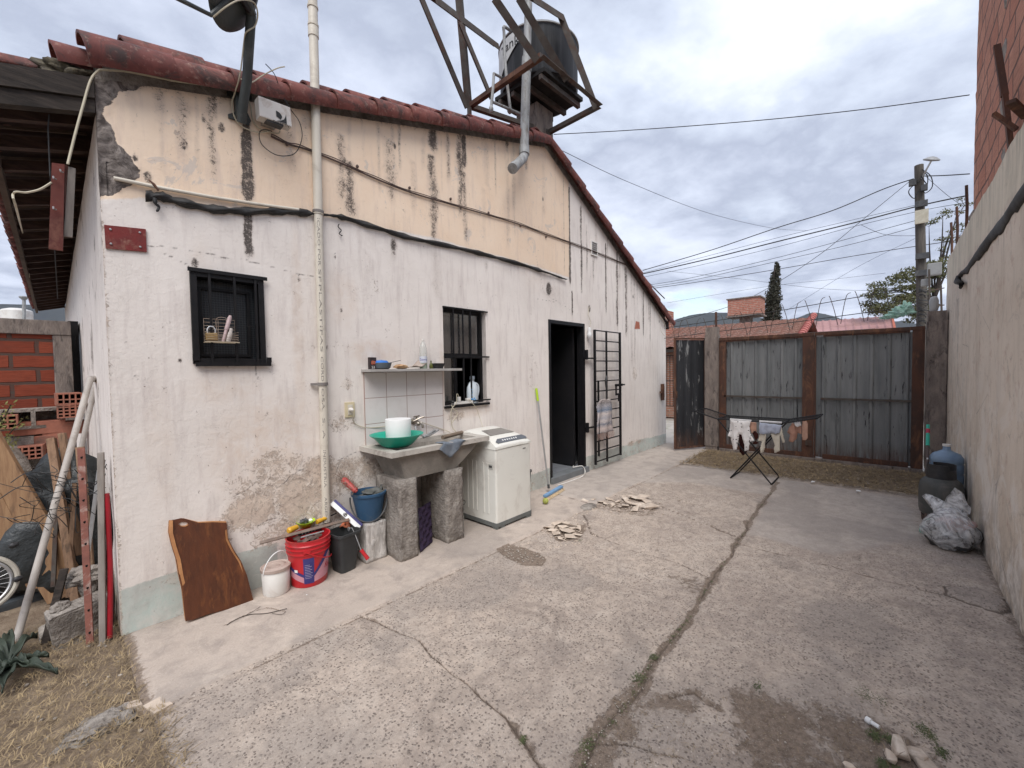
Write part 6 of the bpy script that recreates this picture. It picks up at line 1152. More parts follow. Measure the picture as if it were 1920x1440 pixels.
t2 = tap('water_tap', Wy(775, 790, -.013), 'old metal tap with grey hose on the tiles at the middle of the sink', 1)
b = MB(); q = Wy(775, 790, -.06); b.tube([q+Vector((0, 0, -.0)), q+Vector((.05, -.04, .03)), q+Vector((.09, -.05, .04))], .006, 6); b.blob(q+Vector((.035, -.03, -.025)), (.018, .018, .02), 2, .2); b.build('lever', MT['chrome'], t2, smooth=True)
b = MB(); b.tube(smoothpts([Wy(779,800,-.12), Wy(780,806,-.15), Wy(786,813,-.2), Wy(797,818,-.25), Wy(806,816,-.25), Wy(822,806,-.2)], 6), .009, 8); b.tube([Wy(794,820,-.26), Wy(815,806,-.22)], .013, 8); tag(b.build('grey_hose', MT['greypipe'], smooth=True), 'short grey hose curling from the tap onto the sink', 'hose')
b = MB(); b.tube([Vector((2.36, -.30, ZT+.018)), Vector((2.66, -.22, ZT+.02))], .019, 10); tag(b.build('wooden_roller', MT['woodmd'] if 0 else pm('wet_wood', (.22, .17, .125), (.15, .11, .08), 5, .8, stretch=(2, 12, 12), bump=.3), smooth=True), 'short brown wooden stick lying on the sink rim', 'stick')
cm = cloth('grey_cloth', (.12, .14, .17), (.20, .22, .25)); v = []; nx_, ny_ = 12, 12
for i in range(nx_+1):
    for j in range(ny_+1):
        u, w = i/nx_, j/ny_; x = 2.18+.26*u+.02*math.sin(w*5); s_ = w*.26
        if s_ < .10: y, z = -.42-s_, ZT+.006+.006*math.sin(u*9+w*4)
        else: 
            dpp = (s_-.10)*(1-abs(u-.45)*1.5) if abs(u-.45) < .62 else 0
            y, z = -.512-.006*math.sin(u*11), ZT+.004-max(0, dpp)*.85
        v.append((x, y, z+.003*math.sin(u*23)))
b = MB(); b.add(v, [(i*(ny_+1)+j, (i+1)*(ny_+1)+j, (i+1)*(ny_+1)+j+1, i*(ny_+1)+j+1) for i in range(nx_) for j in range(ny_)]); tag(b.build('rag', cm, smooth=True, sharp=180, solid=.003), 'speckled blue-grey rag hanging over the front of the sink rim', 'rag')
# socket
so = thing('wall_socket', Wy(655, 768), 'cream wall socket with a white plug left of the tiles', 'socket'); q = Wy(655, 768); b = MB(); b.box((q.x, -.007, q.z), (.082, .014, .125), None, .004); b.build('cover', pm('cream_plastic', (.66, .57, .38), (.58, .50, .33), 6, .5), so)
b = MB(); b.box((q.x, -.016, q.z+.0), (.042, .006, .085), None, .002); b.build('insert', MT['pvc'], so); b = MB(); b.lathe([(.016, 0), (.018, .012), (.012, .035), (.006, .045)], (q.x, -.018, q.z), 14, rot=(R(90), 0, 0)); b.build('plug', MT['white'], so, smooth=True)
b = MB(); b.tube(smoothpts([(q.x, -.06, q.z-.005), (q.x+.01, -.05, q.z-.06), Wy(662,789,-.02), Wy(672,798,-.012), Wy(694,802,-.012), Wy(730,798,-.03), Wy(750,790,-.05), Wy(775,788,-.05), Wy(800,795,-.03), Wy(830,805,-.02), Wy(848,812,-.02)], 6), .0035, 6); tag(b.build('plug_cord', MT['cablew'], smooth=True), 'beige cord running from the socket behind the taps', 'cord')
# shelf with odds and ends
SZ = 1.530; b = MB(); b.bx(1.745, 2.735, -.155, -.001, SZ, SZ+.022, .002); tag(b.build('wall_shelf', pm('shelf_grey', (.42, .40, .38), (.34, .32, .30), 6, .5, bump=.05)), 'thin grey shelf above the white tiles', 'shelf')
SZ += .0225
def sp(px, y=-.08): return Wy(px, 691, y).x
bxm = pm('dark_carton', (.03, .02, .022), (.05, .035, .035), 14, .6); pk_ = thing('seed_box', (sp(695), -.09, SZ), 'small dark carton marked 53 at the left end of the shelf', 'box')
x_ = sp(694, -.09)+.02; b = MB(); b.box((x_, -.09, SZ+.05), (.062, .03, .10), (0, 0, .12)); b.build('carton', bxm, pk_); b = MB(); fwd_ = Vector((math.sin(.12), -math.cos(.12), 0)); rg_ = Vector((math.cos(.12), math.sin(.12), 0)); text_on(b, '53', .032, Vector((x_, -.09, SZ+.006))+fwd_*.0158-rg_*.018, rg_, (0, 0, 1)); b.build('numerals', MT['purewhite'], pk_)
b = MB(); b.blob(Vector((x_, -.09, SZ+.055))+fwd_*.016, (.022, .002, .016), 3, .4); b.build('picture', pm('tomato_print', (.45, .06, .04), (.3, .15, .08), 60, .6), pk_)
q = Vector((sp(716), -.09, SZ)); b = MB(); b.lathe([(0, 0), (.05, 0), (.066, .01), (.078, .05), (.078, .054), (.074, .054), (.06, .012), (0, .008)], q, 28); tag(b.build('grey_bowl', pm('slate_bowl', (.10, .12, .14), None, 5, .5), smooth=True), 'slate grey bowl on the shelf holding a blue lid', 'bowl')
b = MB(); b.lathe([(.0, .045), (.06, .045), (.066, .055), (.05, .072), (0, .078)], q+Vector((-.012, 0, 0)), 28); tag(b.build('blue_dish', pm('bright_blue', (.03, .17, .55), None, 5, .5), smooth=True), 'bright blue round lid lying in the grey bowl', 'lid')
b = MB(); b.bar((q.x+.05, -.10, SZ+.052), (q.x+.16, -.12, SZ+.075), .012, .004); tag(b.build('knife', MT['darkgrey']), 'thin dark knife poking out of the grey bowl', 'knife')
b = MB(); q = Vector((sp(750), -.09, SZ)); b.blob(q+Vector((0, 0, .02)), (.075, .04, .021), 5, .35, 1.5, 3, -.02); tag(b.build('bread', pm('bread_crumb', (.60, .43, .26), (.38, .20, .10), 18, .9, bump=.6), smooth=True), 'flat toasted bread piece in the middle of the shelf', 'bread')
b = MB(); q = Vector((sp(778), -.08, SZ)); v = []; n = 10
for i in range(n+1):
    u = i/n
    for j in range(6): w = j/5; v.append((q.x-.10+.20*u, -.12+.07*w, SZ+.006+.055*u**1.6+.02*math.sin(u*6+w*3)*(.3+u)+.012*w))
b.add(v, [(i*6+j, (i+1)*6+j, (i+1)*6+j+1, i*6+j+1) for i in range(n) for j in range(5)]); tag(b.build('paper_scrap', pm('brown_paper', (.42, .35, .30), (.30, .24, .21), 12, .8), smooth=True, sharp=180, solid=.002), 'crumpled brown paper scrap curling up on the shelf', 'paper')
bo = thing('drink_bottle', (sp(794), -.08, SZ), 'clear plastic bottle with a white label and green liquid on the shelf', 'bottle'); q = Vector((sp(794), -.08, SZ)); cp, t = newmat('clear_plastic'); setp(t, (.66, .66, .62), .18, 0, None, .6); t.put(t.p.inputs['Alpha'], .55); t.put(t.p.inputs['Transmission Weight'], .2)
b = MB(); b.lathe([(0, 0), (.030, 0), (.036, .01), (.036, .15), (.035, .19), (.022, .235), (.012, .25), (.012, .268), (0, .268)], q, 22); b.build('bottle', cp, bo, smooth=True); b = MB(); b.lathe([(.013, .262), (.013, .278), (0, .279)], q, 14); b.build('cap', MT['white'], bo)
b = MB(); b.lathe([(0, .002), (.029, .002), (.034, .012), (.034, .055), (0, .056)], q, 20); b.build('liquid', pm('green_liquid', (.16, .38, .14), None, 4, .3), bo, smooth=True); b = MB(); b.lathe([(.0368, .055), (.0368, .115)], q, 22); b.build('label', pm('white_label', (.60, .63, .66), (.5, .52, .6), 30, .5), bo, smooth=True)
b = MB(); vs, fs = textmesh('Zorro', .030, .0004, 'CENTER'); a0_ = math.atan2(CAM[1]-q.y, CAM[0]-q.x); b.add([q+Vector(((.0374+v_.z)*math.cos(a0_+v_.x/.037), (.0374+v_.z)*math.sin(a0_+v_.x/.037), .075+v_.y)) for v_ in vs], fs); b.build('lettering', pm('violet_print', (.07, .05, .30), None, 5, .6), bo)
q = Vector((sp(806), -.10, SZ)); b = MB(); b.lathe([(0, 0), (.016, 0), (.018, .02), (.014, .045), (.006, .055), (.006, .075), (0, .078)], q, 14); tag(b.build('sauce_vial', pm('dark_olive', (.10, .11, .02), (.05, .05, .01), 30, .4), smooth=True), 'small dark olive vial beside the clear bottle', 'bottle')
q = Vector((sp(821), -.08, SZ)); b = MB(); b.prism([q+Vector(p_) for p_ in ((-.05, -.035, 0), (.04, -.035, 0), (.04, .035, 0), (-.05, .035, 0))], (0, 0, .008)); 
vs = [(-.045, -.03, 0), (.035, -.03, 0), (.035, .03, 0), (-.045, .03, 0), (-.062, -.045, .05), (.055, -.045, .05), (.055, .045, .05), (-.062, .045, .05)]; b.add([q+Vector(p_) for p_ in vs], [(0, 1, 5, 4), (1, 2, 6, 5), (2, 3, 7, 6), (3, 0, 4, 7)]); tag(b.build('black_tray', MT['blackplastic'], solid=.003), 'small black plastic tray at the right of the shelf items', 'tray')
# window sill things
a, b_, c_, d_ = OPEN[1]; q = Vector((Wy(886, 745, .02).x, .02, c_+.002)); jg = thing('detergent_jug', q, 'translucent white detergent jug with blue print behind the window bars', 'jug'); jm = pm('milky_plastic', (.60, .66, .70), (.50, .56, .60), 4, .35, bump=.05)
b = MB(); b.lathe([(0, 0), (.070, 0), (.076, .015), (.076, .12), (.070, .17), (.045, .215), (.024, .235), (.024, .262), (0, .262)], q, 28, sy=.55); b.build('body', jm, jg, smooth=True); b = MB(); b.tube(smoothpts([q+Vector((.045, 0, .215)), q+Vector((.080, 0, .19)), q+Vector((.088, 0, .14)), q+Vector((.074, 0, .08))], 5), .012, 8); b.build('handle', jm, jg, smooth=True); b = MB(); b.lathe([(.027, .255), (.027, .29), (0, .292)], q, 18); b.build('cap', pm('grey_blue_cap', (.25, .29, .34), None, 4, .5), jg)
b = MB()
for z_, x_, r__ in ((.04, -.03, .012), (.055, -.01, .010), (.035, .0, .011), (.05, -.045, .008), (.12, -.035, .005), (.15, -.04, .005), (.09, -.04, .005)): b.blob(q+Vector((x_, -.0405+.02*abs(x_)*8*.2, z_)), (r__, .003, r__), int(z_*999), .3)
b.build('print', pm('sky_blue_print', (.08, .35, .70), None, 5, .5), jg)
ps = thing('power_strip', (2.85, -.02, c_), 'white power strip with plugged leads on the kitchen window sill', 'power strip'); b = MB(); b.box((2.86, -.005, c_+.022), (.26, .045, .03), None, .004); b.build('strip', MT['white'], ps)
b = MB(); b.box((2.80, -.02, c_+.06), (.03, .03, .05), None, .008); b.box((2.93, -.015, c_+.05), (.055, .035, .028), None, .008); b.build('plug', MT['white'], ps)
b = MB(); b.tube(smoothpts([(2.80, -.02, c_+.07), (2.78, -.03, c_+.11), (2.755, -.04, c_+.11), (2.74, -.05, c_+.03), Wy(846,770,-.05), Wy(848,800,-.03), Wy(858,812,-.05), Wy(860,816,-.08)], 6), .004, 6); b.tube(smoothpts([(2.69, -.03, c_+.01), (2.70, -.05, c_-.03), (2.745, -.06, c_-.08), Wy(846,795,-.04)], 5), .004, 6); b.tube(smoothpts([(2.95, -.02, c_+.05), Wy(882,752,-.05), Wy(893,765,-.06), Wy(900,785,-.06), Wy(905,800,-.1)], 6), .003, 6); b.build('lead', MT['cablew'], ps, smooth=True)
# small window basket, padlock, bottles
wb = thing('wire_basket', (.76, -.04, 1.74), 'small rusty wire basket hooked to the bars of the small window', 'basket'); WX = lambda px, py, y=-.035: Wy(px, py, y); bw_ = pm('basket_wire', (.40, .33, .27), (.28, .20, .15), 30, .5, .4, bump=0)
b = MB(); x0, x1 = WX(384, 640).x, WX(442, 640).x; zb_ = WX(400, 641).z; zt_ = WX(400, 598).z
for k_ in range(9): z = zb_+(zt_-zb_)*(k_/8)**1.25; b.tube([(x0, -.026, z), (x1, -.026, z)], .0016, 5); b.tube([(x0, -.026, z), (x0, -.10, z)], .0016, 5) if k_ < 5 else None; b.tube([(x1, -.026, z), (x1, -.10, z)], .0016, 5) if k_ < 5 else None
for k_ in range(4): z = zb_+.03*k_*.5; b.tube([(x0, -.10, z), (x1, -.10, z)], .0014, 5)
for k_ in range(12): x = x0+(x1-x0)*k_/11; b.tube([(x, -.026, zb_), (x, -.10, zb_)], .0014, 5)
for k_ in (0, 3, 5, 8, 11): x = x0+(x1-x0)*k_/11; b.tube([(x, -.026, zb_), (x, -.026, zt_)], .0015, 5)
b.tube(smoothpts([(x0+.07, -.028, zt_-.08), (x0+.07, -.028, zt_+.005), (x0+.13, -.028, zt_+.005), (x0+.13, -.028, zt_-.08)], 4), .002, 5); b.build('wirework', bw_, wb)
b = MB(); b.bar((x0-.012, -.10, zb_-.004), (x1+.006, -.10, zb_-.004), .006, .005); b.bar((x0-.004, -.026, zb_-.004), (x1+.006, -.026, zb_-.004), .006, .005); b.build('rail', pm('pale_rail', (.48, .40, .28), None, 9, .6), wb)
pdl = thing('padlock', (x0+.03, -.075, zb_), 'large brass padlock with a steel shackle standing in the wire basket', 'padlock'); b = MB(); xc_ = WX(397, 640, -.075).x; pw = .062; b.box((xc_, -.075, zb_+.030), (pw, .022, .048), None, .003)
for k_ in range(4): b.box((xc_, -.075, zb_+.012+k_*.012), (pw+.0016, .0236, .004), None, .001)
b.build('body', pm('worn_brass', (.50, .35, .16), (.40, .27, .12), 20, .4, .7, bump=.1), pdl); b = MB(); b.tube(smoothpts([(xc_-.020, -.075, zb_+.054), (xc_-.021, -.075, zb_+.075), (xc_-.012, -.075, zb_+.092), (xc_, -.075, zb_+.096), (xc_+.012, -.075, zb_+.092), (xc_+.021, -.075, zb_+.075), (xc_+.020, -.075, zb_+.054)], 4), .0042, 8); b.build('shackle', pm('bright_steel', (.75, .75, .75), None, 9, .2, .6, bump=0), pdl, smooth=True)
b = MB(); p0_, p1_ = WX(418, 641, -.07), WX(432, 592, -.045); b.tube([p0_, p0_.lerp(p1_, .45), p0_.lerp(p1_, .46), p0_.lerp(p1_, .9), p1_], [.009, .010, .013, .013, .008], 12); tag(b.build('glue_tube', pm('faded_pink_tube', (.48, .36, .35), (.36, .26, .26), 40, .5), smooth=True), 'faded pinkish tube leaning up in the wire basket', 'tube')
b = MB(); p0_, p1_ = WX(428, 641, -.08), WX(434, 616, -.075); b.tube([p0_, p0_.lerp(p1_, .7), p0_.lerp(p1_, .72), p1_], [.014, .013, .010, .010], 12); tag(b.build('small_jar', pm('pale_jar', (.55, .50, .46), (.40, .35, .32), 60, .5), smooth=True), 'small pale jar at the right in the wire basket', 'jar')

# washing machine
wm = thing('washing_machine', (3.02, -.3, 0), 'white top-loading washing machine with grey plinth beside the sink', 'washing machine'); x0, x1, y0, y1 = 2.765, 3.275, -.575, -.05
def rbox(mb, x0, x1, y0, y1, z0_, z1_, r_, seg=4):
    out = []
    for cx_, cy_, a0_ in ((x1-r_, y1-r_, 0), (x0+r_, y1-r_, 90), (x0+r_, y0+r_, 180), (x1-r_, y0+r_, 270)): out += [(cx_+r_*math.cos(R(a0_+90*k/seg)), cy_+r_*math.sin(R(a0_+90*k/seg)), z0_) for k in range(seg+1)]
    mb.prism(out, (0, 0, z1_-z0_)); return out
b = MB(); rbox(b, x0, x1, y0, y1, .075, .775, .02); b.build('cabinet', MT['appliance'], wm, smooth=True)
b = MB()
for ya in (-.46, -.40, -.30, -.24, -.17): b.bx(x0-.004, x0+.001, ya-.012, ya+.012, .15, .64, .0018)
b.build('side_ribs', MT['appliance'], wm)
b = MB(); b.bx(x0-.003, x0+.001, -.535, -.475, .585, .635, .001); b.build('grip', pm('grip_shade', (.50, .49, .45), None, 5, .5, bump=0), wm); b = MB(); b.bx(x0-.0045, x0-.003, -.525, -.485, .60, .622); b.build('grip_slot', MT['darkgrey'], wm)
b = MB(); o_ = [(x0-.004, y0-.004), (x1+.004, y0-.004), (x1+.004, y1+.004), (x0-.004, y1+.004)]; n = 10; rows_ = []
prof = [(0, .776, 0), (0, .80, 0), (.012, .815, .01), (.085, .855, .02), (.105, .862, .022), (.30, .905, .035), (.45, .925, .035), (.52, .905, .02), (.533, .88, 0)]
vs = []
for dy, z, ins in prof:
    for k_ in range(9): u = k_/8; e_ = min(u, 1-u); vs.append((x0-.004+ins+(x1-x0+.008-2*ins)*u, y0-.004+dy, z-.0*e_-(.012 if e_ == 0 and ins else 0)+.004*math.sin(u*math.pi)))
b.add(vs, [(i*9+j, i*9+j+1, (i+1)*9+j+1, (i+1)*9+j) for i in range(len(prof)-1) for j in range(8)])
L_ = len(prof)
b.add([vs[i*9] for i in range(L_)]+[(x0-.004, y1+.004, .776)], [tuple(range(L_+1))]); b.add([vs[i*9+8] for i in range(L_)]+[(x1+.004, y1+.004, .776)], [tuple(range(L_+1))]); b.add([vs[(L_-1)*9+j] for j in range(9)]+[(x1+.004, y1+.004, .776), (x0-.004, y1+.004, .776)], [tuple(range(11))]); b.add([(x0-.004, y0-.004, .776), (x1+.004, y0-.004, .776), (x1+.004, y1+.004, .776), (x0-.004, y1+.004, .776)], [(0, 1, 2, 3)])
b.build('top', MT['appliance'], wm, smooth=True, sharp=40)
b = MB(); sl = (.855-.815)/.073
def topp(x, dy, o=0): z = np.interp(dy, [q_[0] for q_ in prof], [q_[1] for q_ in prof])+.004; return Vector((x, y0-.004+dy, float(z)+o))
b.prism([topp(x0+.06, .025, .001), topp(x1-.03, .025, .001), topp(x1-.02, .05, .001), topp(x1-.05, .082, .001), topp(x0+.10, .082, .001), topp(x0+.05, .05, .001)], (0, 0, .003)); b.build('control_panel', pm('panel_grey', (.12, .13, .15), (.10, .11, .125), 8, .4), wm)
b = MB()
for k_ in range(7): c__ = topp(x0+.15+.032*k_, .052, .005); b.box(c__, (.012, .018, .006), (math.atan(sl), 0, 0), .002)
b.build('button', MT['purewhite'], wm)
b = MB(); b.prism([topp(x0+.10, .17, .0015), topp(x1-.06, .17, .0015), topp(x1-.10, .33, .0015), topp(x0+.13, .33, .0015)], (0, 0, .002)); b.build('lid_window', pm('smoky_window', (.20, .19, .17), (.16, .15, .14), 5, .25), wm)
b = MB(); b.bx(x0+.01, x1-.01, y0+.02, y1-.01, .03, .07); b.bx(x0-.002, x1+.002, y0-.002, y1, .032, .0745, .004); b.bx(x0+.03, x0+.11, y0+.0, y0+.06, .012, .031); b.bx(x1-.08, x1-.002, y0-.001, y0+.06, .012, .031); b.bx(x0-.001, x0+.05, y0, y0+.05, .012, .031); b.bx(x0+.0, x0+.06, y1-.07, y1-.01, .012, .031); b.build('plinth', pm('plinth_grey', (.15, .16, .155), (.11, .115, .11), 9, .7), wm)
b = MB(); q = Vector((x1-.10, y0-.0015, .735)); b.box(q, (.045, .002, .010)); b.build('badge', MT['galv'], wm); b = MB(); b.box(q+Vector((0, -.0012, 0)), (.036, .001, .005)); b.build('badge_print', MT['darkgrey'], wm)
b = MB(); b.tube(smoothpts([(x0-.005, y1-.05, .12), (x0-.05, y1-.05, .09), (x0-.09, y1-.06, .20), (x0-.10, y1-.05, .45), (2.60, -.06, .60)], 6), .014, 8); b.build('drain_hose', MT['greypipe'], wm, smooth=True)
# grey bin behind, broom, ball, mop
def sqbin(name, c_, w0, w1, d0, d1, h, mat, label, rot=0, cat='bin', rim=.008, parent=None, n=6):
    m_ = Matrix.Rotation(rot, 3, 'Z'); c_ = Vector(c_)
    def rect(w, d, z, r_): 
        out = []
        for sx_, sy_, a0_ in ((1, 1, 0), (-1, 1, 90), (-1, -1, 180), (1, -1, 270)): out += [c_+m_ @ Vector((sx_*(w/2-r_)+r_*math.cos(R(a0_+90*k/n)), sy_*(d/2-r_)+r_*math.sin(R(a0_+90*k/n)), z)) for k in range(n+1)]
        return out
    lv = [rect(w0, d0, 0, .03), rect(w1, d1, h-.02, .035), rect(w1+2*rim, d1+2*rim, h-.02, .04), rect(w1+2*rim, d1+2*rim, h, .04), rect(w1-.006, d1-.006, h, .033), rect(w0-.006, d0-.006, .02, .03)]
    k_ = len(lv[0]); b = MB(); b.add([p for l in lv for p in l], [(i*k_+j, i*k_+(j+1) % k_, (i+1)*k_+(j+1) % k_, (i+1)*k_+j) for i in range(5) for j in range(k_)]+[tuple(range(k_)), tuple(range(5*k_, 6*k_))]); o = b.build(name, mat, parent, smooth=True, sharp=40)
    return tag(o, label, cat) if parent is None else o
sqbin('waste_bin', (3.42, -.24, .012), .20, .26, .20, .26, .40, pm('mid_grey_bin', (.12, .12, .12), (.085, .085, .085), 9, .6, grime=(.18, .17, .16), gs=6), 'tapered grey waste bin half hidden behind the washing machine')
bm_ = thing('push_broom', Gz(1040, 925), 'broom with pale bristles and light blue head lying by the doorstep', 'broom')
Q0, Q1 = Gz(1022, 930, .06), Gz(1053, 912, .06); d_ = (Q1-Q0).normalized(); pn = Vector((d_.y, -d_.x, 0)); b = MB(); b.bar(Q0-d_*.01, Q1, .045, .028, (0, 0, 1), .006); b.build('head', pm('light_blue_block', (.18, .33, .52), (.15, .27, .44), 8, .5), bm_)
b = MB(); v0 = [Q0+Vector((0, 0, -.01)), Q1+Vector((0, 0, -.01)), Q1+d_*.015+pn*.045+Vector((0, 0, -.044)), Q0-d_*.02+pn*.055+Vector((0, 0, -.044))]
for k_ in range(90):
    u = k_/89
    for w in (0, .4, .8): a = v0[0].lerp(v0[1], u)-pn*.02+pn*.03*w; c__ = v0[3].lerp(v0[2], u)-pn*.03*(1-w)+Vector((rg2.uniform(-.004, .004), rg2.uniform(-.004, .004), 0)); b.tube([a, c__], .0022, 3)
b.build('bristles', pm('broom_fibre', (.55, .43, .28), (.42, .31, .19), 60, .9, bump=0), bm_)
mp = thing('mop_stick', Wy(1020, 912, -.10), 'thin grey metal stick with lime-green grip leaning beside the doorway', 'stick'); T0, T1 = Wy(1028, 908, -.18), Wy(1006, 731, -.02); b = MB(); b.tube([T0, T1], .011, 10); b.build('shaft', MT['galv'], mp, smooth=True); b = MB(); dd = (T1-T0).normalized(); b.tube([T1-dd*.14, T1+dd*.02], .015, 10); b.build('grip', MT['lime'], mp, smooth=True); b = MB(); b.tube([T0, T0-dd*.05], .015, 10); b.build('ferrule', MT['darkgrey'], mp, smooth=True)
tbq = Gz(1023, 947); tb3 = MB(); tb3.lathe([(.0335*math.sin(a), .0335-.0335*math.cos(a)) for a in np.linspace(0.001, math.pi-.001, 14)], (tbq.x, tbq.y, .013), 22); m, t = newmat('tennis_felt'); v = t.coord('Object'); setp(t, t.mix(t.step(t.noise(v, 60, 5), .4, .6), (.42, .46, .10), (.30, .32, .09)), .95, 0, t.bump(t.noise(v, 300, 3), .6, .003)); tag(tb3.build('tennis_ball', m, smooth=True, sharp=180), 'dusty yellow-green tennis ball on the concrete path', 'ball')
b = MB(); b.tube(smoothpts([Wy(1082,865,.25), Gz(1074,876,.10), Gz(1080,875,.12), Gz(1092,874,.11), Gz(1097,884,.10), Gz(1092,893,.03), Gz(1075,900,.018), Gz(1058,906,.018), Gz(1045,910,.018)], 7), .007, 8); tag(b.build('white_hose', MT['cablew'] if 0 else MT['white'], smooth=True), 'white cord curling out over the doorstep onto the path', 'hose')
# rug on the grille
m, t = newmat('woven_rug'); v = t.coord('Object'); s = t.new('ShaderNodeSeparateXYZ'); t.L.new(v, s.inputs[0]); zz_ = t.math('ADD', s.outputs[2], t.math('MULTIPLY', t.noise(v, 30, 3), .03)); f_ = t.step(zz_, -.31, .30)
c = t.ramp(f_, [(0, (.45, .16, .12)), (.10, (.50, .28, .22)), (.2, (.30, .26, .26)), (.30, (.52, .42, .38)), (.40, (.16, .17, .21)), (.48, (.50, .44, .42)), (.55, (.34, .33, .36)), (.66, (.55, .48, .45)), (.74, (.12, .17, .25)), (.84, (.30, .30, .33)), (.92, (.20, .18, .18)), (1, (.34, .29, .27))])
br_ = t.noise(t.coord('Object', scale=(1, 1, 9)), 18, 4, .7); c = t.mix(t.step(br_, .5, .68), c, (.55, .50, .47)); c = t.mix(t.step(br_, .42, .3), c, (.10, .10, .12)); setp(t, c, .95, 0, t.bump(t.noise(v, 120, 4), .8, .004))
q = Wy(1134, 785, -.13); ru = thing('rag_rug', q, 'striped woven rag rug with fringes draped over the open door grille', 'rug'); x0, x1 = Wy(1119, 785, -.13).x, Wy(1149, 785, -.13).x; zt_, zb_ = Wy(1132, 748, -.12).z, Wy(1132, 812, -.13).z; v = []; nx_, nz_ = 10, 24
for i in range(nx_+1):
    for j in range(nz_+1): u, w = i/nx_, j/nz_; sh_ = math.sqrt(max(0, 1-(2*abs(u-.5))**3))*.10; v.append((x0+(x1-x0)*(u+.03*math.sin(w*6)), -.125-.016*math.sin(u*10+w*3)-.012*w, zt_-.10+sh_*1.0-(zt_-.10-zb_)*w if w > 0 else zt_-.10+sh_))
v = []
for i in range(nx_+1):
    u = i/nx_; top_ = zt_-.10+.10*math.sqrt(max(0, 1-(2*abs(u-.5))**2.5))
    for j in range(nz_+1): w = j/nz_; v.append((x0+(x1-x0)*(u+.03*math.sin(w*6)), -.125-.016*math.sin(u*10+w*3)-.012*w, top_+(zb_-top_)*w))
b = MB(); b.add(v, [(i*(nz_+1)+j, (i+1)*(nz_+1)+j, (i+1)*(nz_+1)+j+1, i*(nz_+1)+j+1) for i in range(nx_) for j in range(nz_)]); b.build('weave', m, ru, smooth=True, sharp=180, solid=.008)
b = MB()
for k_ in range(26): x = x0+(x1-x0)*k_/25; b.tube([(x, -.145, zb_+.005), (x+rg2.uniform(-.01, .01), -.15, zb_-.04), (x+rg2.uniform(-.015, .015), -.15, zb_-rg2.uniform(.06, .10))], .0025, 4)
b.build('fringe', pm('fringe_yarn', (.40, .26, .22), (.28, .19, .17), 30, .9, bump=0), ru)
b = MB(); b.tube(smoothpts([Wy(1137,705,-.12), Wy(1136,715,-.13), Wy(1138,735,-.13), Wy(1137,748,-.13)], 3), [.012, .014, .016, .018, .018, .016, .014, .012, .01, .008], 8); tag(b.build('key_loop', MT['blackplastic'], smooth=True), 'dark cord with a small metal ring tied to the door grille', 'cord')

# items on the path in front of the wall (from left)
bd_ = MB(); O = [(316,975),(325,970),(345,972),(372,980),(400,979),(425,980),(426,992),(428,1010),(438,1030),(452,1052),(463,1078),(470,1105),(475,1127),(430,1142),(390,1152),(362,1162),(348,1165),(345,1140),(342,1110),(335,1080),(330,1050),(322,1025),(316,1000)]
def lean(px, py, yb=-.17, yt=-.02, zb_=0, zt_=.55):
    # meet the sight line with the leaning plane y = yb + (yt-yb)*(z-zb)/(zt-zb)
    d = ray(px, py); k_ = (yt-yb)/(zt_-zb_); tt = (yb+k_*(CAM[2]-zb_)-CAM[1])/(d[1]-k_*d[2]); return Vector(CAM+d*tt)
Op = [lean(*p_) for p_ in O]
for p_ in Op: p_.z = max(p_.z, .013)
c0_ = sum(Op, Vector())/len(Op); bdt = thing('wood_slab', (c0_.x, c0_.y, .013), 'dark oiled live-edge wooden slab with a hand hole leaning on the wall', 'board')
bmx = bmesh.new(); hole_ = [lean(344+9*math.cos(a), 983+4.5*math.sin(a)) for a in np.linspace(0, 2*math.pi, 13)[:-1]]
nrm_ = Vector((0, 1, .2)).normalized(); off_ = nrm_*.032
# outline with hole joined by a slit
oi = 2; hi = min(range(12), key=lambda i: (hole_[i]-Op[oi]).length); loop = Op[:oi+1]+[hole_[(hi-i) % 12] for i in range(13)]+[Op[oi]]+Op[oi+1:]
vs_ = loop; n = len(vs_); b = MB(); b.add(vs_, [tuple(range(n))]); b.build('face', MT['slab'], bdt)
b = MB(); b.add([p_+off_ for p_ in vs_], [tuple(range(n))]); b.add(Op+[p_+off_ for p_ in Op], [(i, (i+1) % len(Op), (i+1) % len(Op)+len(Op), i+len(Op)) for i in range(len(Op))]); b.add(hole_+[p_+off_ for p_ in hole_], [(i, (i+1) % 12, (i+1) % 12+12, i+12) for i in range(12)]); b.build('bark_edge', MT['bark'], bdt)
# golden live edge strips visible on both long sides
for seg in ((16,17,18,19,20,21,22,0), (6,7,8,9,10,11,12)):
    pe = [Op[i] for i in seg]; ctr = c0_; inn = []
    for p_ in pe: d_ = (ctr-p_); d_.z *= .15; inn.append(p_+d_.normalized()*(.022 if seg[0] == 16 else .016)+Vector((0, -.003, 0)))
    b = MB(); m_ = len(pe); b.add([p_+Vector((0, .001, 0)) for p_ in pe]+inn, [(i, i+1, m_+i+1, m_+i) for i in range(m_-1)]); b.build('live_edge', MT['bark'], bdt, smooth=True)
def handle_arc(c_, r_, lift, ang_, tilt_, th, mat, par, n=20, name='handle'):
    a = Vector((math.cos(ang_), math.sin(ang_), 0)); p_ = Vector((-a.y, a.x, 0)); up_ = (Vector((0, 0, 1))*math.cos(tilt_)+p_*math.sin(tilt_)); b = MB(); b.tube([Vector(c_)+a*r_*math.cos(math.pi*i/n)+up_*lift*math.sin(math.pi*i/n) for i in range(n+1)], th, 8); return b.build(name, mat, par, smooth=True)
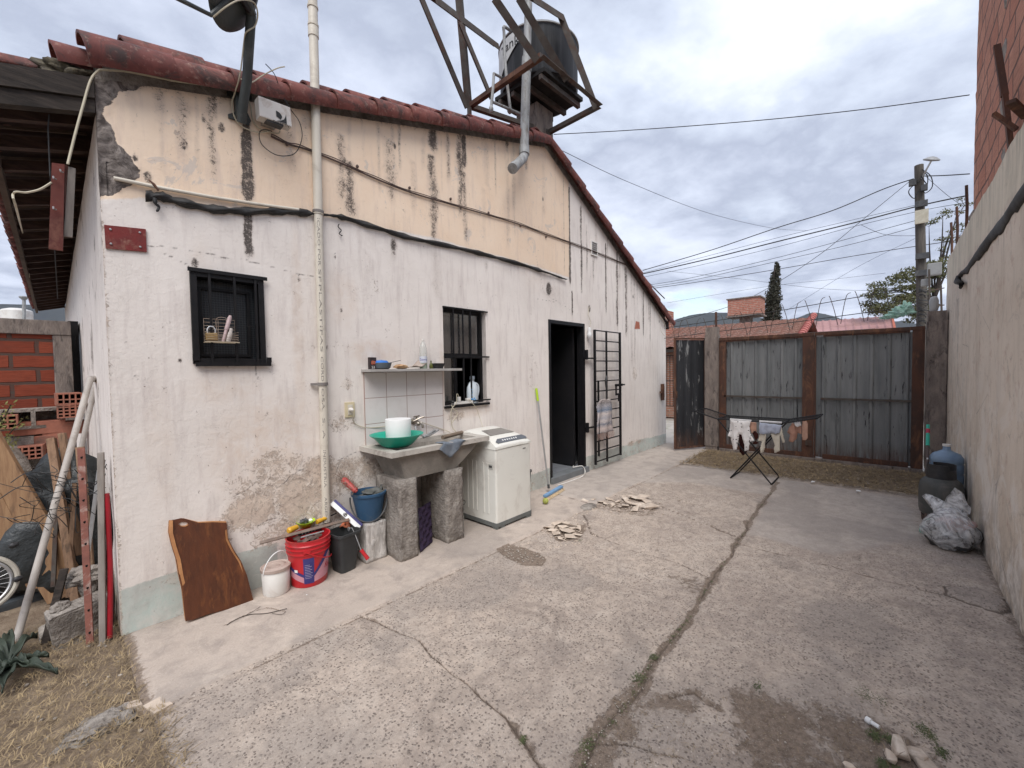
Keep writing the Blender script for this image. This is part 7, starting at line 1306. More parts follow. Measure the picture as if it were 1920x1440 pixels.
wbk = thing('white_pail', (.985, -.17, .013), 'small white paint pail with a dirty closed lid', 'bucket'); c_ = Vector((.985, -.17, .013)); b = MB(); b.lathe([(0, 0), (.078, 0), (.082, .01), (.088, .165), (.085, .17), (0, .17)], c_, 36); b.build('body', MT['white'], wbk, smooth=True)
b = MB(); b.lathe([(.093, .165), (.094, .185), (.088, .188), (.080, .182), (.06, .184), (.055, .188), (.03, .184), (.025, .188), (0, .188)], c_, 36); b.build('lid', pm('dirty_lid', (.50, .41, .36), (.38, .29, .25), 12, .6, grime=(.30, .22, .18), gs=9), wbk, smooth=True); handle_arc(c_+Vector((0, 0, .16)), .094, .13, R(200), R(12), .0035, MT['purewhite'], wbk)
rb = thing('red_bucket', (1.20, -.175, .013), 'big red bucket full of tools with blue and pink label', 'bucket'); c_ = Vector((1.205, -.178, .013)); rB = .118; hB = .335; rT_ = .143
b = MB(); b.lathe([(0, 0), (rB, 0), (rB+.003, .012), (rB+.020, .235), (rB+.027, .236), (rB+.028, .243), (rB+.021, .246), (rB+.023, .268), (rB+.031, .270), (rB+.031, .276), (rB+.024, .279), (rB+.025, .298), (rB+.033, .300), (rT_+.004, .306), (rB+.027, .310), (rB+.029, .33), (rT_+.006, hB), (rT_-.004, hB), (rB+.015, .24), (rB-.005, .02), (0, .02)], c_, 56); b.build('body', MT['red'], rb, smooth=True, sharp=50)
aC = math.atan2(CAM[1]-c_.y, CAM[0]-c_.x)
def rad_at(z): return rB+.003+(.017)*(z-.012)/.223+.0014
def decal(name, mat, poly, off=0., nsub=10):
    # poly: (angle deg around the bucket from the side facing the yard, z)
    lo_ = min(p_[0] for p_ in poly); hi_ = max(p_[0] for p_ in poly); b = MB(); cols = []
    for k_ in range(nsub+1):
        a = lo_+(hi_-lo_)*k_/nsub; zs_ = []
        for i in range(len(poly)):
            (a1, z1), (a2, z2) = poly[i], poly[(i+1) % len(poly)]
            if min(a1, a2)-1e-6 <= a <= max(a1, a2)+1e-6:
                if abs(a2-a1) < 1e-6: zs_ += [z1, z2]
                else: zs_.append(z1+(z2-z1)*(a-a1)/(a2-a1))
        cols.append((a, min(zs_), max(zs_)))
    v = []
    for a, za, zb2 in cols:
        for z in (za, zb2): r_ = rad_at(z)+off; v.append(c_+Vector((r_*math.cos(aC+R(a)), r_*math.sin(aC+R(a)), z)))
    b.add(v, [(2*i, 2*i+2, 2*i+3, 2*i+1) for i in range(nsub)]); return b.build(name, mat, rb, smooth=True, sharp=180)
navy = pm('navy_print', (.035, .03, .14), (.05, .045, .18), 20, .5, bump=0); pink_ = pm('pink_print', (.62, .33, .38), (.50, .22, .27), 8, .5, bump=0)
decal('pink_band', pink_, [(-85, .10), (-14, .035), (-14, .075), (-85, .155)]); decal('pink_band_right', pink_, [(14, .035), (100, .06), (100, .235), (62, .21), (14, .075)])
decal('navy_band', navy, [(-85, .155), (-14, .075), (-14, .095), (-85, .19)], .0003); decal('navy_band_right', navy, [(14, .075), (62, .205), (75, .235), (55, .235), (14, .10)], .0003)
decal('navy_panel', navy, [(-16, .03), (14, .03), (14, .215), (-16, .215)], .0007)
gy = pm('pale_print', (.40, .36, .48), None, 5, .6, bump=0)
for k_ in range(9): decal('print_lines', gy, [(-12, .165-k_*.012), (2+((k_*5) % 9), .165-k_*.012), (2+((k_*5) % 9), .168-k_*.012), (-12, .168-k_*.012)], .0011, 3) if k_ % 1 == 0 else None
decal('sticker', MT['purewhite'], [(-45, .115), (-34, .115), (-34, .135), (-45, .135)], .0008)
b = MB(); vs, fs = textmesh('Re', .062, .0004, 'LEFT', .15); b.add([c_+Vector(((rad_at(.12)+.0012+v_.z)*math.cos(aC+R(48)+v_.x/.14), (rad_at(.12)+.0012+v_.z)*math.sin(aC+R(48)+v_.x/.14), .105+v_.y)) for v_ in vs], fs); b.build('lettering', pm('red_print', (.42, .02, .04), None, 5, .5, bump=0), rb)
b = MB(); pts = []
for k_ in range(17):
    a = aC+R(-8+95*k_/16); z = .265-.10*math.sin(R(90*k_/16)); r_ = rT_+.008; pts.append(c_+Vector((r_*math.cos(a), r_*math.sin(a), z)))
b.tube(pts, .004, 8); b.build('handle', MT['red'], rb, smooth=True); b = MB(); b.box(c_+Vector(((rT_)*math.cos(aC-R(4)), (rT_)*math.sin(aC-R(4)), .265)), (.012, .045, .03), (0, 0, aC), .003); b.build('handle_lug', MT['red'], rb)
tz = .013+hB+.004
def on_rb(px, py, z=tz+.02): return Gz(px, py, z)
lbq = on_rb(573, 983, tz+.02); b = MB(); b.lathe([(0, 0), (.04, 0), (.064, .040), (.067, .045), (.062, .045), (.038, .006), (0, .006)], (lbq.x, lbq.y, tz+.004), 30, rot=(R(4), 0, 0)); tag(b.build('lime_bowl', MT['lime'], smooth=True, sharp=60), 'small lime-green bowl of odds and ends on top of the red bucket', 'bowl')
b = MB(); b.blob((lbq.x-.022, lbq.y, tz+.044), (.024, .020, .022), 5, .5); b.blob((lbq.x+.0, lbq.y-.01, tz+.046), (.018, .020, .026), 8, .5); tag(b.build('grey_bits', MT['darkgrey'], smooth=True), 'two dark grey lumps in the lime bowl', 'scraps'); b = MB(); b.blob((lbq.x+.032, lbq.y-.008, tz+.042), (.020, .016, .014), 9, .4); tag(b.build('white_pebble', MT['purewhite'], smooth=True), 'white lump at the right in the lime bowl', 'scrap')
b = MB(); b.bar(on_rb(487, 1018, tz+.01), on_rb(655, 974, tz+.02), .010, .022, (0, 1, 1), .002); tag(b.build('old_blade', pm('worn_steel', (.22, .17, .14), (.14, .10, .08), 12, .6, .3, grime=(.28, .17, .12), gs=12)), 'long worn steel blade lying across the red bucket', 'blade')
b = MB(); p0_, p1_ = on_rb(540, 996, tz+.03), on_rb(557, 988, tz+.035); b.tube([p0_, p0_.lerp(p1_, .15), p1_], [.016, .024, .018], 12); tag(b.build('yellow_handle', MT['yellow'], smooth=True), 'short orange-yellow tool handle left of the lime bowl', 'tool handle')
scr = thing('screwdriver', on_rb(605, 975), 'yellow-handled screwdriver right of the lime bowl', 'screwdriver'); p0_, p1_ = on_rb(594, 979, tz+.03), on_rb(616, 969, tz+.04); b = MB(); b.tube([p0_, p0_.lerp(p1_, .3), p0_.lerp(p1_, .5), p0_.lerp(p1_, .7), p1_], [.018, .019, .013, .020, .015], 12); b.build('handle', MT['yellow'], scr, smooth=True); b = MB(); b.tube([p1_, p1_+(p1_-p0_)*.7], .005, 8); b.build('shaft', MT['black'], scr)
b = MB(); b.bar(on_rb(560, 1003, tz-.01), on_rb(602, 990, tz-.005), .03, .018, (0, 0, 1), .004); tag(b.build('black_tool', MT['blackplastic']), 'black grooved tool lying in the mouth of the red bucket', 'tool')
b = MB(); 
for k_ in range(5): q = on_rb(567, 1001, tz+.002).lerp(on_rb(590, 994, tz+.006), k_/4); b.box(q, (.004, .010, .002), (0, 0, .6))
tag(b.build('tool_grooves', MT['galv']), 'row of pale teeth on the black tool in the red bucket', 'tool')
b = MB(); b.tube([on_rb(564, 1008, tz-.005), on_rb(607, 996, tz-.005)], .006, 8); tag(b.build('steel_rod', MT['galv'], smooth=True), 'short bright steel rod at the front rim of the red bucket', 'rod')
b = MB()
for k_ in range(9): b.chunk((c_.x+rg2.uniform(-.08, .08), c_.y+rg2.uniform(-.08, .08), tz-.035+rg2.uniform(0, .012)), (.06, .05, .04), 60+k_)
tag(b.build('bucket_clutter', pm('rusty_clutter', (.16, .10, .08), (.08, .06, .055), 20, .7), smooth=False), None, kind='stuff')
# black square bin with tools
bbn = thing('black_bin', (1.44, -.20, .013), 'tall black tapered bin holding an orange cord, a level and a paint roller', 'bin'); sqbin('body', (1.455, -.205, .013), .13, .19, .14, .20, .30, MT['blackplastic'] if 0 else pm('charcoal_bin', (.030, .032, .034), (.045, .047, .048), 8, .55, bump=.2, grime=(.07, .07, .065), gs=5), None, R(8), parent=bbn)
o = bpy.data.objects[-1] if 0 else None
b = MB(); L0, L1 = Wy(622, 943, -.03), Wy(674, 990, -.22); b.bar(L0, L1, .022, .034, (1, 0, 1), .003); lv_ = thing('spirit_level', L1, 'white and blue spirit level standing slantwise in the black bin', 'level'); b.build('body', MT['purewhite'], lv_)
b = MB(); dl = (L1-L0).normalized(); dn = Vector((-dl.z, 0, dl.x)).normalized()*(-1 if dl.x > 0 else 1); b.bar(L0+dn*.026*(-1)+Vector((0, -.002, 0)), L1-dn*.026+Vector((0, -.002, 0)), .018, .022, (1, 0, 1), .003); b.build('blue_side', navy, lv_); b = MB(); b.lathe([(.014, -.014), (.014, .014), (.008, .014), (.008, -.014)], L0.lerp(L1, .45)+Vector((.0, -.012, 0)), 16, rot=(R(90), 0, 0)); b.build('vial_ring', MT['galv'], lv_)
b = MB(); cq = Gz(648, 985, .31)
for k_ in range(5): b.tube([cq+Vector(((.045-.006*k_)*math.cos(a), (.035-.003*k_)*math.sin(a)-.005*k_, .004*k_+.012*math.sin(a*2+k_))) for a in np.linspace(0, 6.28, 18)], .0045, 6)
tag(b.build('orange_cord', pm('orange_cord', (.62, .20, .10), (.50, .14, .07), 9, .5), smooth=True), 'coiled orange extension cord on top of the black bin', 'cord')
rl = thing('paint_roller', Gz(663, 984, .32), 'red-handled paint roller frame hooked over the edge of the black bin', 'roller'); b = MB(); r0_, r1_, r2_ = Gz(660, 990, .32), Gz(665, 1000, .30), Wy(677, 1031, -.36); b.tube([r0_+Vector((-.02, .02, .0)), r0_, r1_, r2_], .003, 8); b.build('frame', MT['galv'], rl, smooth=True); b = MB(); r3_ = Wy(690, 1048, -.40); b.tube([r2_, r2_.lerp(r3_, .25), r3_], [.016, .013, .015], 12); b.build('handle', MT['red'], rl, smooth=True); b = MB(); b.tube([r0_+Vector((-.03, .0, .0)), r0_+Vector((-.024, 0, 0))], .016, 12); b.build('end_ring', MT['galv'], rl)
# plastic sack
sc_ = MB(); bm = bmesh.new(); bmesh.ops.create_cube(bm, size=1); bmesh.ops.subdivide_edges(bm, edges=bm.edges[:], cuts=12, use_grid_fill=True)
for v in bm.verts:
    f_ = v.co.z+.5; xx, yy = v.co.x*.19*(1-.10*f_), v.co.y*.16*(1-.1*f_); l = max(abs(v.co.x), abs(v.co.y)); rr_ = (v.co.x**2+v.co.y**2)**.5
    if rr_ > 1e-4: k_ = .8+.2*l*1.3/max(rr_, .01)*.0; xx *= (1-.22*max(0, rr_/.7071-l/.5)*1.6); yy *= (1-.22*max(0, rr_/.7071-l/.5)*1.6)
    z = f_*.31; c3 = Vector((xx, yy, z)); nz_ = mnoise.noise(Vector((xx*16, yy*16, z*5)))*.022+mnoise.noise(Vector((xx*45, yy*45, z*9)))*.012; v.co = Vector((1.70+xx*(1+nz_*6), -.19+yy*(1+nz_*6), .013+z+(.012*mnoise.noise(Vector((xx*18, yy*18, 0))) if f_ > .9 else 0)))
bm.verts.index_update(); sc_.addbm(bm); m, t = newmat('clear_grey_film'); v = t.coord('Object', scale=(1, 1, .35)); nn_ = t.noise(v, 22, 6, .7, 1.); setp(t, t.mix(t.step(nn_, .35, .65), (.74, .70, .66), (.42, .395, .37)), .28, 0, t.bump(nn_, 1., .03), .6); tag(sc_.build('plastic_sack', m, smooth=True, sharp=180), 'greyish clear plastic sack standing under the blue bucket', 'sack')
bb_ = thing('blue_bucket', (1.70, -.19, .33), 'blue bucket with a ragged cloth inside standing on the plastic sack', 'bucket'); c_ = Vector((1.685, -.185, .335)); b = MB(); b.lathe([(0, 0), (.085, 0), (.095, .03), (.128, .205), (.137, .207), (.138, .225), (.126, .228), (.09, .03), (0, .02)], c_, 44); b.build('body', MT['blue'], bb_, smooth=True, sharp=50); b = MB(); aC2 = math.atan2(CAM[1]-c_.y, CAM[0]-c_.x)
pts = [c_+Vector((.143*math.cos(aC2+R(a_)), .143*math.sin(aC2+R(a_)), .195-.175*math.cos(R(a_*.95)))) for a_ in np.linspace(-92, 92, 26)]; b.tube(pts, .006, 8); b.build('handle', MT['darkgrey'], bb_, smooth=True)
b = MB(); b.blob(c_+Vector((.03, .0, .20)), (.085, .08, .03), 6, .7, 1.8, 4); b.prism([c_+Vector((.06, -.05, .21)), c_+Vector((.11, -.03, .22)), c_+Vector((.12, 0, .27)), c_+Vector((.10, .0, .22))], (0, .01, .0)); tag(b.build('floor_cloth', cloth('dirty_cloth', (.16, .165, .16), (.09, .095, .09)), smooth=True, sharp=180), 'dirty grey-green cloth bunched in the blue bucket', 'cloth')
sbr = thing('scrub_brush', Wy(650, 905, -.1), 'red round scrubbing brush with frayed bristles lying on the blue bucket rim', 'brush'); s0_, s1_ = Wy(643, 898, -.16), Wy(667, 920, -.26); b = MB(); b.tube([s0_, s0_.lerp(s1_, .1), s1_], [.018, .026, .022], 16); b.tube([s1_, s1_+(s1_-s0_)*.08], .014, 14); b.build('barrel', MT['redplate'] if 0 else pm('dusty_red', (.40, .06, .05), (.33, .05, .045), 7, .5), sbr, smooth=True); b = MB(); dv = (s1_-s0_).normalized()
for k_ in range(420): a = s0_.lerp(s1_, rg2.uniform(-.15, 1.0)); p_ = Vector((rg2.gauss(0, 1), rg2.gauss(0, 1), rg2.gauss(0, 1))); p_ = (p_-dv*p_.dot(dv)).normalized(); p_.z = abs(p_.z) if rg2.random() < .6 else p_.z; p_.y = abs(p_.y)*(1 if rg2.random() < .8 else -1); b.tube([a+p_*.018, a+p_*rg2.uniform(.04, .055)+dv*rg2.uniform(-.03, .01)], .0012, 3)
b.build('bristles', pm('frayed_bristle', (.36, .30, .25), (.22, .15, .12), 60, .9, bump=0), sbr)
# egg tray under the sink
et = MB(); e0_, e1_ = Vector((2.05, -.30, .02)), Vector((2.20, -.05, .42)); nx_, nz_ = 24, 24; v = []
E0, E1, E2 = Vector((2.03, -.42, .02)), Vector((2.22, -.18, .03)), Vector((2.10, -.12, .40)); U_ = E1-E0; V_ = E2-E0; nn2 = U_.cross(V_).normalized()
U_ = Vector((.20, .10, .0)); V_ = Vector((.06, .10, .33)); E0 = Vector((2.00, -.43, .018)); nn2 = U_.cross(V_).normalized()
for i in range(nx_+1):
    for j in range(nz_+1): u, w = i/nx_, j/nz_; v.append(E0+U_*u+V_*w+nn2*(.016*math.sin(u*math.pi*4)*math.sin(w*math.pi*8)))
et.add(v, [(i*(nz_+1)+j, (i+1)*(nz_+1)+j, (i+1)*(nz_+1)+j+1, i*(nz_+1)+j+1) for i in range(nx_) for j in range(nz_)]); tag(et.build('egg_tray', pm('purple_tray', (.035, .02, .05), (.025, .015, .038), 9, .7), smooth=True, sharp=180, solid=.004), 'dark purple moulded egg tray leaning between the sink legs', 'tray')
# bottle by the sink leg
bt = thing('glass_bottle', (2.58, -.35, .013), 'slim clear bottle with yellow collar and red cap beside the sink leg', 'bottle'); q = Vector((2.575, -.38, .013)); q = Gz(864, 1000); q.z = .013; b = MB(); b.lathe([(0, 0), (.028, 0), (.032, .01), (.032, .15), (.022, .20), (.013, .24), (.012, .27), (0, .27)], q, 20); gm_, t = newmat('bottle_glass'); setp(t, (.35, .33, .30), .1, 0, None, .6); t.put(t.p.inputs['Alpha'], .55); b.build('glass', gm_, bt, smooth=True)
b = MB(); b.tube([q+Vector((0, 0, .20)), q+Vector((.004, 0, .30))], .014, 10); b.build('sleeve', MT['red'], bt, smooth=True); b = MB(); b.tube([q+Vector((.0, .0, .30)), q+Vector((-.04, 0, .40))], .004, 6); b.tube([q+Vector((-.04, 0, .40)), q+Vector((-.05, 0, .44))], .012, 10); b.build('yellow_nozzle', MT['yellow'] if 0 else pm('lemon_plastic', (.70, .60, .05), None, 5, .5), bt, smooth=True); b = MB(); b.tube([q+Vector((.04+.022*math.cos(a), 0, .27+.022*math.sin(a))) for a in np.linspace(0, 6.28, 16)], .003, 6); b.build('ring', MT['black'], bt, smooth=True)
# ================================================================== DRYING RACK AND CLOTHES
RX0, RX1 = 6.12, 6.62
rk = thing('drying_rack', (6.4, -2.0, 0), 'black folding clothes rack with raised wings on the concrete before the gate', 'drying rack')
def A_(px, py, x=RX0): return Ax(px, py, x)
TL, TR = A_(1345, 784), A_(1468, 795); zR_ = (TL.z+TR.z)/2; yL_, yR_ = TL.y, TR.y
FL, FR_ = Gz(1376, 893), Gz(1450, 906); fx = .42
b = MB(); rr3 = .009
b.tube([(RX0, yL_, zR_), (RX0, yR_, zR_)], rr3, 8); b.tube([(RX1, yL_, zR_), (RX1, yR_, zR_)], rr3, 8)
for k_ in range(2): b.tube([(RX0, (yL_, yR_)[k_], zR_), (RX1, (yL_, yR_)[k_], zR_)], rr3, 8)
for k_ in range(7): x = RX0+(RX1-RX0)*(k_+1)/8; b.tube([(x, yL_, zR_), (x, yR_, zR_)], .003, 5)
b.build('top_frame', MT['black'], rk, smooth=True)
yFl, yFr = FR_.y, FL.y   # leg from the left top goes to the right foot
for ya, yb, nm, dx in ((yL_, FR_.y, 'leg', .0), (yR_, FL.y, 'leg', .02)):
    b = MB(); b.tube([(RX0+dx, ya, zR_), (RX0+dx, yb, .012), (RX0+.03+dx, yb-.0, .010), (RX1-.03-dx, yb, .010), (RX1-dx, yb, .012), (RX1-dx, ya, zR_)], rr3, 8); b.build(nm, MT['black'], rk, smooth=True)
WL = A_(1302, 771); WR = A_(1533, 784)
for (yh, tip) in ((yL_, WL), (yR_, WR)):
    b = MB(); b.tube([(RX0, yh, zR_), (RX0, tip.y, tip.z), (RX1, tip.y, tip.z), (RX1, yh, zR_)], rr3, 8)
    for k_ in range(5): f_ = (k_+1)/6; b.tube([(RX0, yh+(tip.y-yh)*f_, zR_+(tip.z-zR_)*f_), (RX1, yh+(tip.y-yh)*f_, zR_+(tip.z-zR_)*f_)], .0028, 5) if 0 else None
    for k_ in range(4): x = RX0+(RX1-RX0)*(k_+1)/5; b.tube([(x, yh, zR_), (x, tip.y, tip.z)], .003, 5)
    b.build('wing', MT['black'], rk, smooth=True)
def garment(name, pts, x, mat, label, cat, th=.02, group='baby clothes on the drying rack', parts=None, fold=.02, gap=True):
    # outline in the plane across the rack, cloth with folds and real thickness
    P = [Ax(px, py, x) for px, py in pts]; ys2 = [p.y for p in P]; zs2 = [p.z for p in P]; st = .0055
    yg = np.arange(min(ys2)-st, max(ys2)+st, st); zg = np.arange(min(zs2)-st, max(zs2)+st, st); Yg, Zg = np.meshgrid(yg, zg); poly = [(p.y, p.z) for p in P]
    s_ = sdist(Yg+.004*(fbm(Yg, Zg, 30, 2, 3)-.5), Zg, poly); ins = s_ < 0; sn = hash(name+label) % 97 if 0 else len(label)
    dep = np.sqrt(np.clip(-s_, 0, .03)/.03)*th/2; fo = fold*(np.sin(Yg*55+sn+3*fbm(Yg, Zg, 6, 3, sn))*.5+1.6*(fbm(Yg*3, Zg, 6, 3, sn+5)-.5))
    keep = ins[:-1, :-1] & ins[1:, :-1] & ins[:-1, 1:] & ins[1:, 1:]
    idx = np.arange(Yg.size).reshape(Yg.shape); f = np.stack([idx[:-1, :-1], idx[:-1, 1:], idx[1:, 1:], idx[1:, :-1]], -1)[keep]
    # pull border vertices onto the outline for a clean edge
    fr_ = np.stack([x+fo-dep, Yg, Zg], -1).reshape(-1, 3); bk_ = np.stack([x+fo+dep+.002, Yg, Zg], -1).reshape(-1, 3); n_ = len(fr_)
    b = MB(); b.v = [Vector(q_) for q_ in fr_]+[Vector(q_) for q_ in bk_]; b.f = [tuple(q_) for q_ in f]+[tuple(n_+i for i in q_[::-1]) for q_ in f]
    from collections import Counter
    ec = Counter(); 
    for q_ in f:
        for i in range(4): a, c2 = q_[i], q_[(i+1) % 4]; ec[(min(a, c2), max(a, c2))] += 1
    b.f += [(a, c2, n_+c2, n_+a) for (a, c2), k_ in ec.items() if k_ == 1]
    use = sorted({i for f_ in b.f for i in f_}); mp_ = {u: i for i, u in enumerate(use)}; b.v = [b.v[u] for u in use]; b.f = [tuple(mp_[i] for i in f_) for f_ in b.f]
    return tag(b.build(name, mat, smooth=True, sharp=180), label, cat, group)
m, t = newmat('bird_print_cotton'); v = t.coord('Object', scale=(1, 20, 30)); vd = t.voro(v, 1.15, rnd=.8); setp(t, t.mix(t.step(vd, .24, .20), (.72, .69, .67), (.06, .05, .055)), .95, 0, t.bump(t.noise(t.coord('Object'), 30, 4), .5, .01), .1)
garment('sleepsuit', [(1369,787),(1408,790),(1405,800),(1407,812),(1415,826),(1404,830),(1406,822),(1405,838),(1404,845),(1396,846),(1396,835),(1390,815),(1386,815),(1384,828),(1382,843),(1375,844),(1370,825),(1369,820),(1364,818),(1367,808)], RX0-.02, m, 'white baby sleepsuit printed with small dark birds hanging on the rack', 'sleepsuit', .03)
garment('brown_leggings', [(1384,805),(1400,808),(1403,830),(1400,850),(1393,855),(1386,848),(1385,826)], RX0+.18, cloth('dark_brown_knit', (.045, .016, .014), (.035, .012, .012)), 'dark brown leggings dangling behind the bird-print sleepsuit', 'leggings')
garment('brown_sock', [(1410,812),(1416,807),(1423,813),(1423,820),(1418,827),(1425,830),(1417,834),(1408,832),(1416,826)], RX0+.05, cloth('brown_sock_knit', (.06, .02, .015), (.045, .016, .014)), 'brown knitted sock shape hanging between the two sleepsuits', 'sock')
garment('peach_cloth', [(1405,791),(1419,792),(1419,811),(1415,808),(1410,814),(1406,805)], RX0+.04, cloth('peach_cotton', (.60, .36, .26), (.52, .30, .22)), 'small peach cloth behind the bird-print sleepsuit', 'cloth')
garment('blue_shirt', [(1424,792),(1467,797),(1462,812),(1455,814),(1445,812),(1430,815),(1423,812)], RX0-.045, cloth('pale_blue_cotton', (.42, .45, .53), (.36, .39, .48)), 'pale blue baby shirt folded over the front rail', 'shirt', .03)
garment('cream_trousers', [(1425,812),(1462,812),(1466,797),(1468,810),(1472,830),(1467,831),(1463,815),(1463,845),(1458,848),(1452,851),(1450,842),(1452,835),(1445,812),(1438,812),(1435,830),(1434,840),(1432,848),(1426,850),(1425,842),(1428,828),(1421,827),(1423,820)], RX0-.015, cloth('cream_knit', (.60, .55, .46), (.52, .47, .39)), 'cream footed baby trousers hanging below the pale blue shirt', 'trousers', .035)
garment('peach_romper', [(1486,792),(1494,797),(1503,797),(1504,815),(1495,812),(1495,822),(1487,830),(1478,828),(1481,815),(1475,811),(1480,800)], RX0+.05, cloth('dusty_peach', (.42, .24, .18), (.35, .19, .14)), 'dusty peach romper pegged on the right wing of the rack', 'romper', .03)
garment('peach_trousers', [(1504,790),(1513,788),(1516,796),(1515,822),(1511,826),(1504,826),(1503,810)], RX0+.02, cloth('peach_velour', (.50, .31, .23), (.42, .25, .19)), 'peach trousers folded double at the outer end of the right wing', 'trousers', .03)
garment('white_bib', [(1488,792),(1500,790),(1503,798),(1495,802),(1490,799)], RX0-.0, cloth('white_bib_cotton', (.62, .60, .60), (.5, .46, .46)), 'small white bib between the peach clothes', 'bib')
b = MB(); b.tube([(RX0, A_(1369, 787).y, zR_+.006), (RX0, A_(1409, 790).y, zR_+.004)], .013, 8); b.tube([(RX0, A_(1424, 792).y, zR_+.004), (RX0, A_(1466, 796).y, zR_+.004)], .013, 8) 
tag(b.build('cloth_roll', cloth('white_fold', (.66, .64, .63)), smooth=True), 'white folded cloth tops turned over the front rail', 'cloth', 'baby clothes on the drying rack')

# ================================================================== RIGHT-HAND CORNER
gcn = thing('gas_cylinder', (5.66, -3.70, 0), 'dark grey gas cylinder with a guard ring by the beige wall', 'gas cylinder'); c_ = Vector((5.70, -3.685, -.0)); gmat = pm('dusty_gas_paint', (.055, .057, .055), (.085, .085, .08), 6, .6, bump=.25, grime=(.13, .12, .11), gs=5)
b = MB(); b.lathe([(0, .05), (.12, .055), (.148, .09), (.155, .13), (.155, .33), (.145, .385), (.11, .425), (.05, .445), (0, .447)], c_, 40); b.build('body', gmat, gcn, smooth=True, sharp=180)
b = MB(); b.lathe([(.125, .0), (.13, .0), (.135, .06), (.125, .06)], c_, 32); b.build('foot_ring', pm('cylinder_foot', (.07, .045, .035), None, 6, .8), gcn, smooth=True)
b = MB(); v = []; n = 40
for k_ in range(n+1):
    a = R(-20)+R(320)*k_/n+R(90)
    for z, r_ in ((.425, .105), (.56, .100)): 
        for dr_ in (0, -.006): v.append(c_+Vector(((r_+dr_)*math.cos(a), (r_+dr_)*math.sin(a), z-(.05 if (z > .5 and 17 < k_ < 24) else 0))))
f = []
for k_ in range(n): i = 4*k_; j = i+4; f += [(i, j, j+2, i+2), (i+1, j+1, j+3, i+3), (i+2, j+2, j+3, i+3), (i, j, j+1, i+1)]
b.add(v, f+[(0, 1, 3, 2), (4*n, 4*n+1, 4*n+3, 4*n+2)]); b.build('guard_ring', MT['blackplastic'], gcn, smooth=True); b = MB(); b.lathe([(.018, .44), (.018, .48), (.03, .49), (.03, .50), (0, .50)], c_, 12); b.build('valve', MT['chrome'], gcn)
jq = Vector((6.07, -3.745, .0)); b = MB(); wj = thing('water_jug', jq, 'big blue translucent water jug on a ledge behind the gas cylinder', 'water jug'); zj = .30
b.lathe([(0, 0), (.115, 0), (.125, .02), (.125, .10), (.118, .115), (.125, .13), (.125, .20), (.118, .215), (.125, .23), (.124, .27), (.10, .31), (.05, .335), (.03, .35), (.028, .40), (0, .40)], jq+Vector((0, 0, zj)), 36); jm2, t = newmat('blue_pet'); v_ = t.coord('Object'); setp(t, t.mix(t.step(t.noise(v_, 6, 4), .4, .6), (.14, .22, .34), (.20, .29, .40)), .28, 0, t.bump(t.noise(v_, 12, 3), .2, .01), .5); t.put(t.p.inputs['Alpha'], .9); b.build('body', jm2, wj, smooth=True, sharp=60); b = MB(); b.lathe([(.032, .385), (.033, .405), (0, .407)], jq+Vector((0, 0, zj)), 18); b.build('cap', MT['white'], wj)
b = MB(); b.bx(5.92, 6.24, -3.865, -3.60, .0, .299, .01); tag(b.build('crate', MT['darkgrey']), 'dark box under the blue water jug against the wall', 'box')
bs = thing('squeegee_stick', Gz(1740, 972), 'brown stick with a green and red grip standing against the gas cylinder', 'stick'); S0, S1 = Gz(1737, 975, .03), Wy(1740, 797, -3.62); b = MB(); dS = (S1-S0); b.tube([S0, S0+dS*.78], .013, 10); b.build('shaft', pm('brown_stick', (.09, .06, .05), (.06, .045, .04), 6, .6), bs, smooth=True); b = MB(); b.tube([S0+dS*.76, S0+dS*.90], .016, 10); b.tube([S0+dS*.95, S0+dS*1.0], .015, 10); b.build('green_grip', MT['green'], bs, smooth=True); b = MB(); b.tube([S0+dS*.90, S0+dS*.95], .0165, 10); b.build('red_band', pm('crimson_band', (.42, .02, .06), None, 5, .5), bs, smooth=True); b = MB(); b.box(S0+dS*.60, (.012, .012, .05)); b.build('white_tab', MT['purewhite'], bs)
dpn = thing('dustpan', Gz(1745, 1000), 'green plastic dustpan on the ground beside the plastic bag', 'dustpan'); D_ = [Gz(1725, 998, .006), Gz(1735, 986, .006), Gz(1790, 1000, .006), Gz(1790, 1020, .006), Gz(1755, 1008, .006)]
b = MB(); b.prism(D_, (0, 0, .006)); 
for i, j in ((1, 2), (0, 1)): b.prism([D_[i]+Vector((0, 0, .0065)), D_[j]+Vector((0, 0, .0065)), D_[j]+Vector((0, 0, .05)), D_[i]+Vector((0, 0, .035))], (.004, .004, 0))
b.build('tray', MT['green'], dpn); b = MB(); q = Gz(1737, 992, .0); b.lathe([(.022, .0), (.018, .10), (.0, .102)], q, 12, rot=(R(8), 0, 0)); b.build('socket', MT['green'], dpn, smooth=True)
bg_ = MB(); cB = Vector((5.00, -3.70, .13)); bm = bmesh.new(); bmesh.ops.create_icosphere(bm, subdivisions=5, radius=1)
for v in bm.verts:
    d = v.co.copy(); k_ = 1+.13*mnoise.noise(d*1.7)+.07*(1-abs(mnoise.noise(d*3.1)))**3+.03*mnoise.noise(d*9); z = d.z; w_ = 1-.28*max(0, z)
    v.co = Vector((cB.x+d.x*.19*k_*w_, cB.y+d.y*.165*k_*w_, max(.008, cB.z+d.z*.175*k_)))
    if v.co.y < -3.87: v.co.y = -3.87
bm.verts.index_update(); bgt = thing('rubbish_bag', (cB.x, cB.y, 0), 'translucent whitish plastic bag of dark rubbish slumped against the beige wall', 'bag')
inner = MB(); inner.blob(cB+Vector((0, 0, -.045)), (.180, .155, .125), 5, .35, 1.4, 4); inner.build('dark_contents', pm('rubbish_dark', (.035, .035, .035), (.07, .065, .06), 8, .7, bump=.6, bscale=20), bgt, smooth=True, sharp=180)
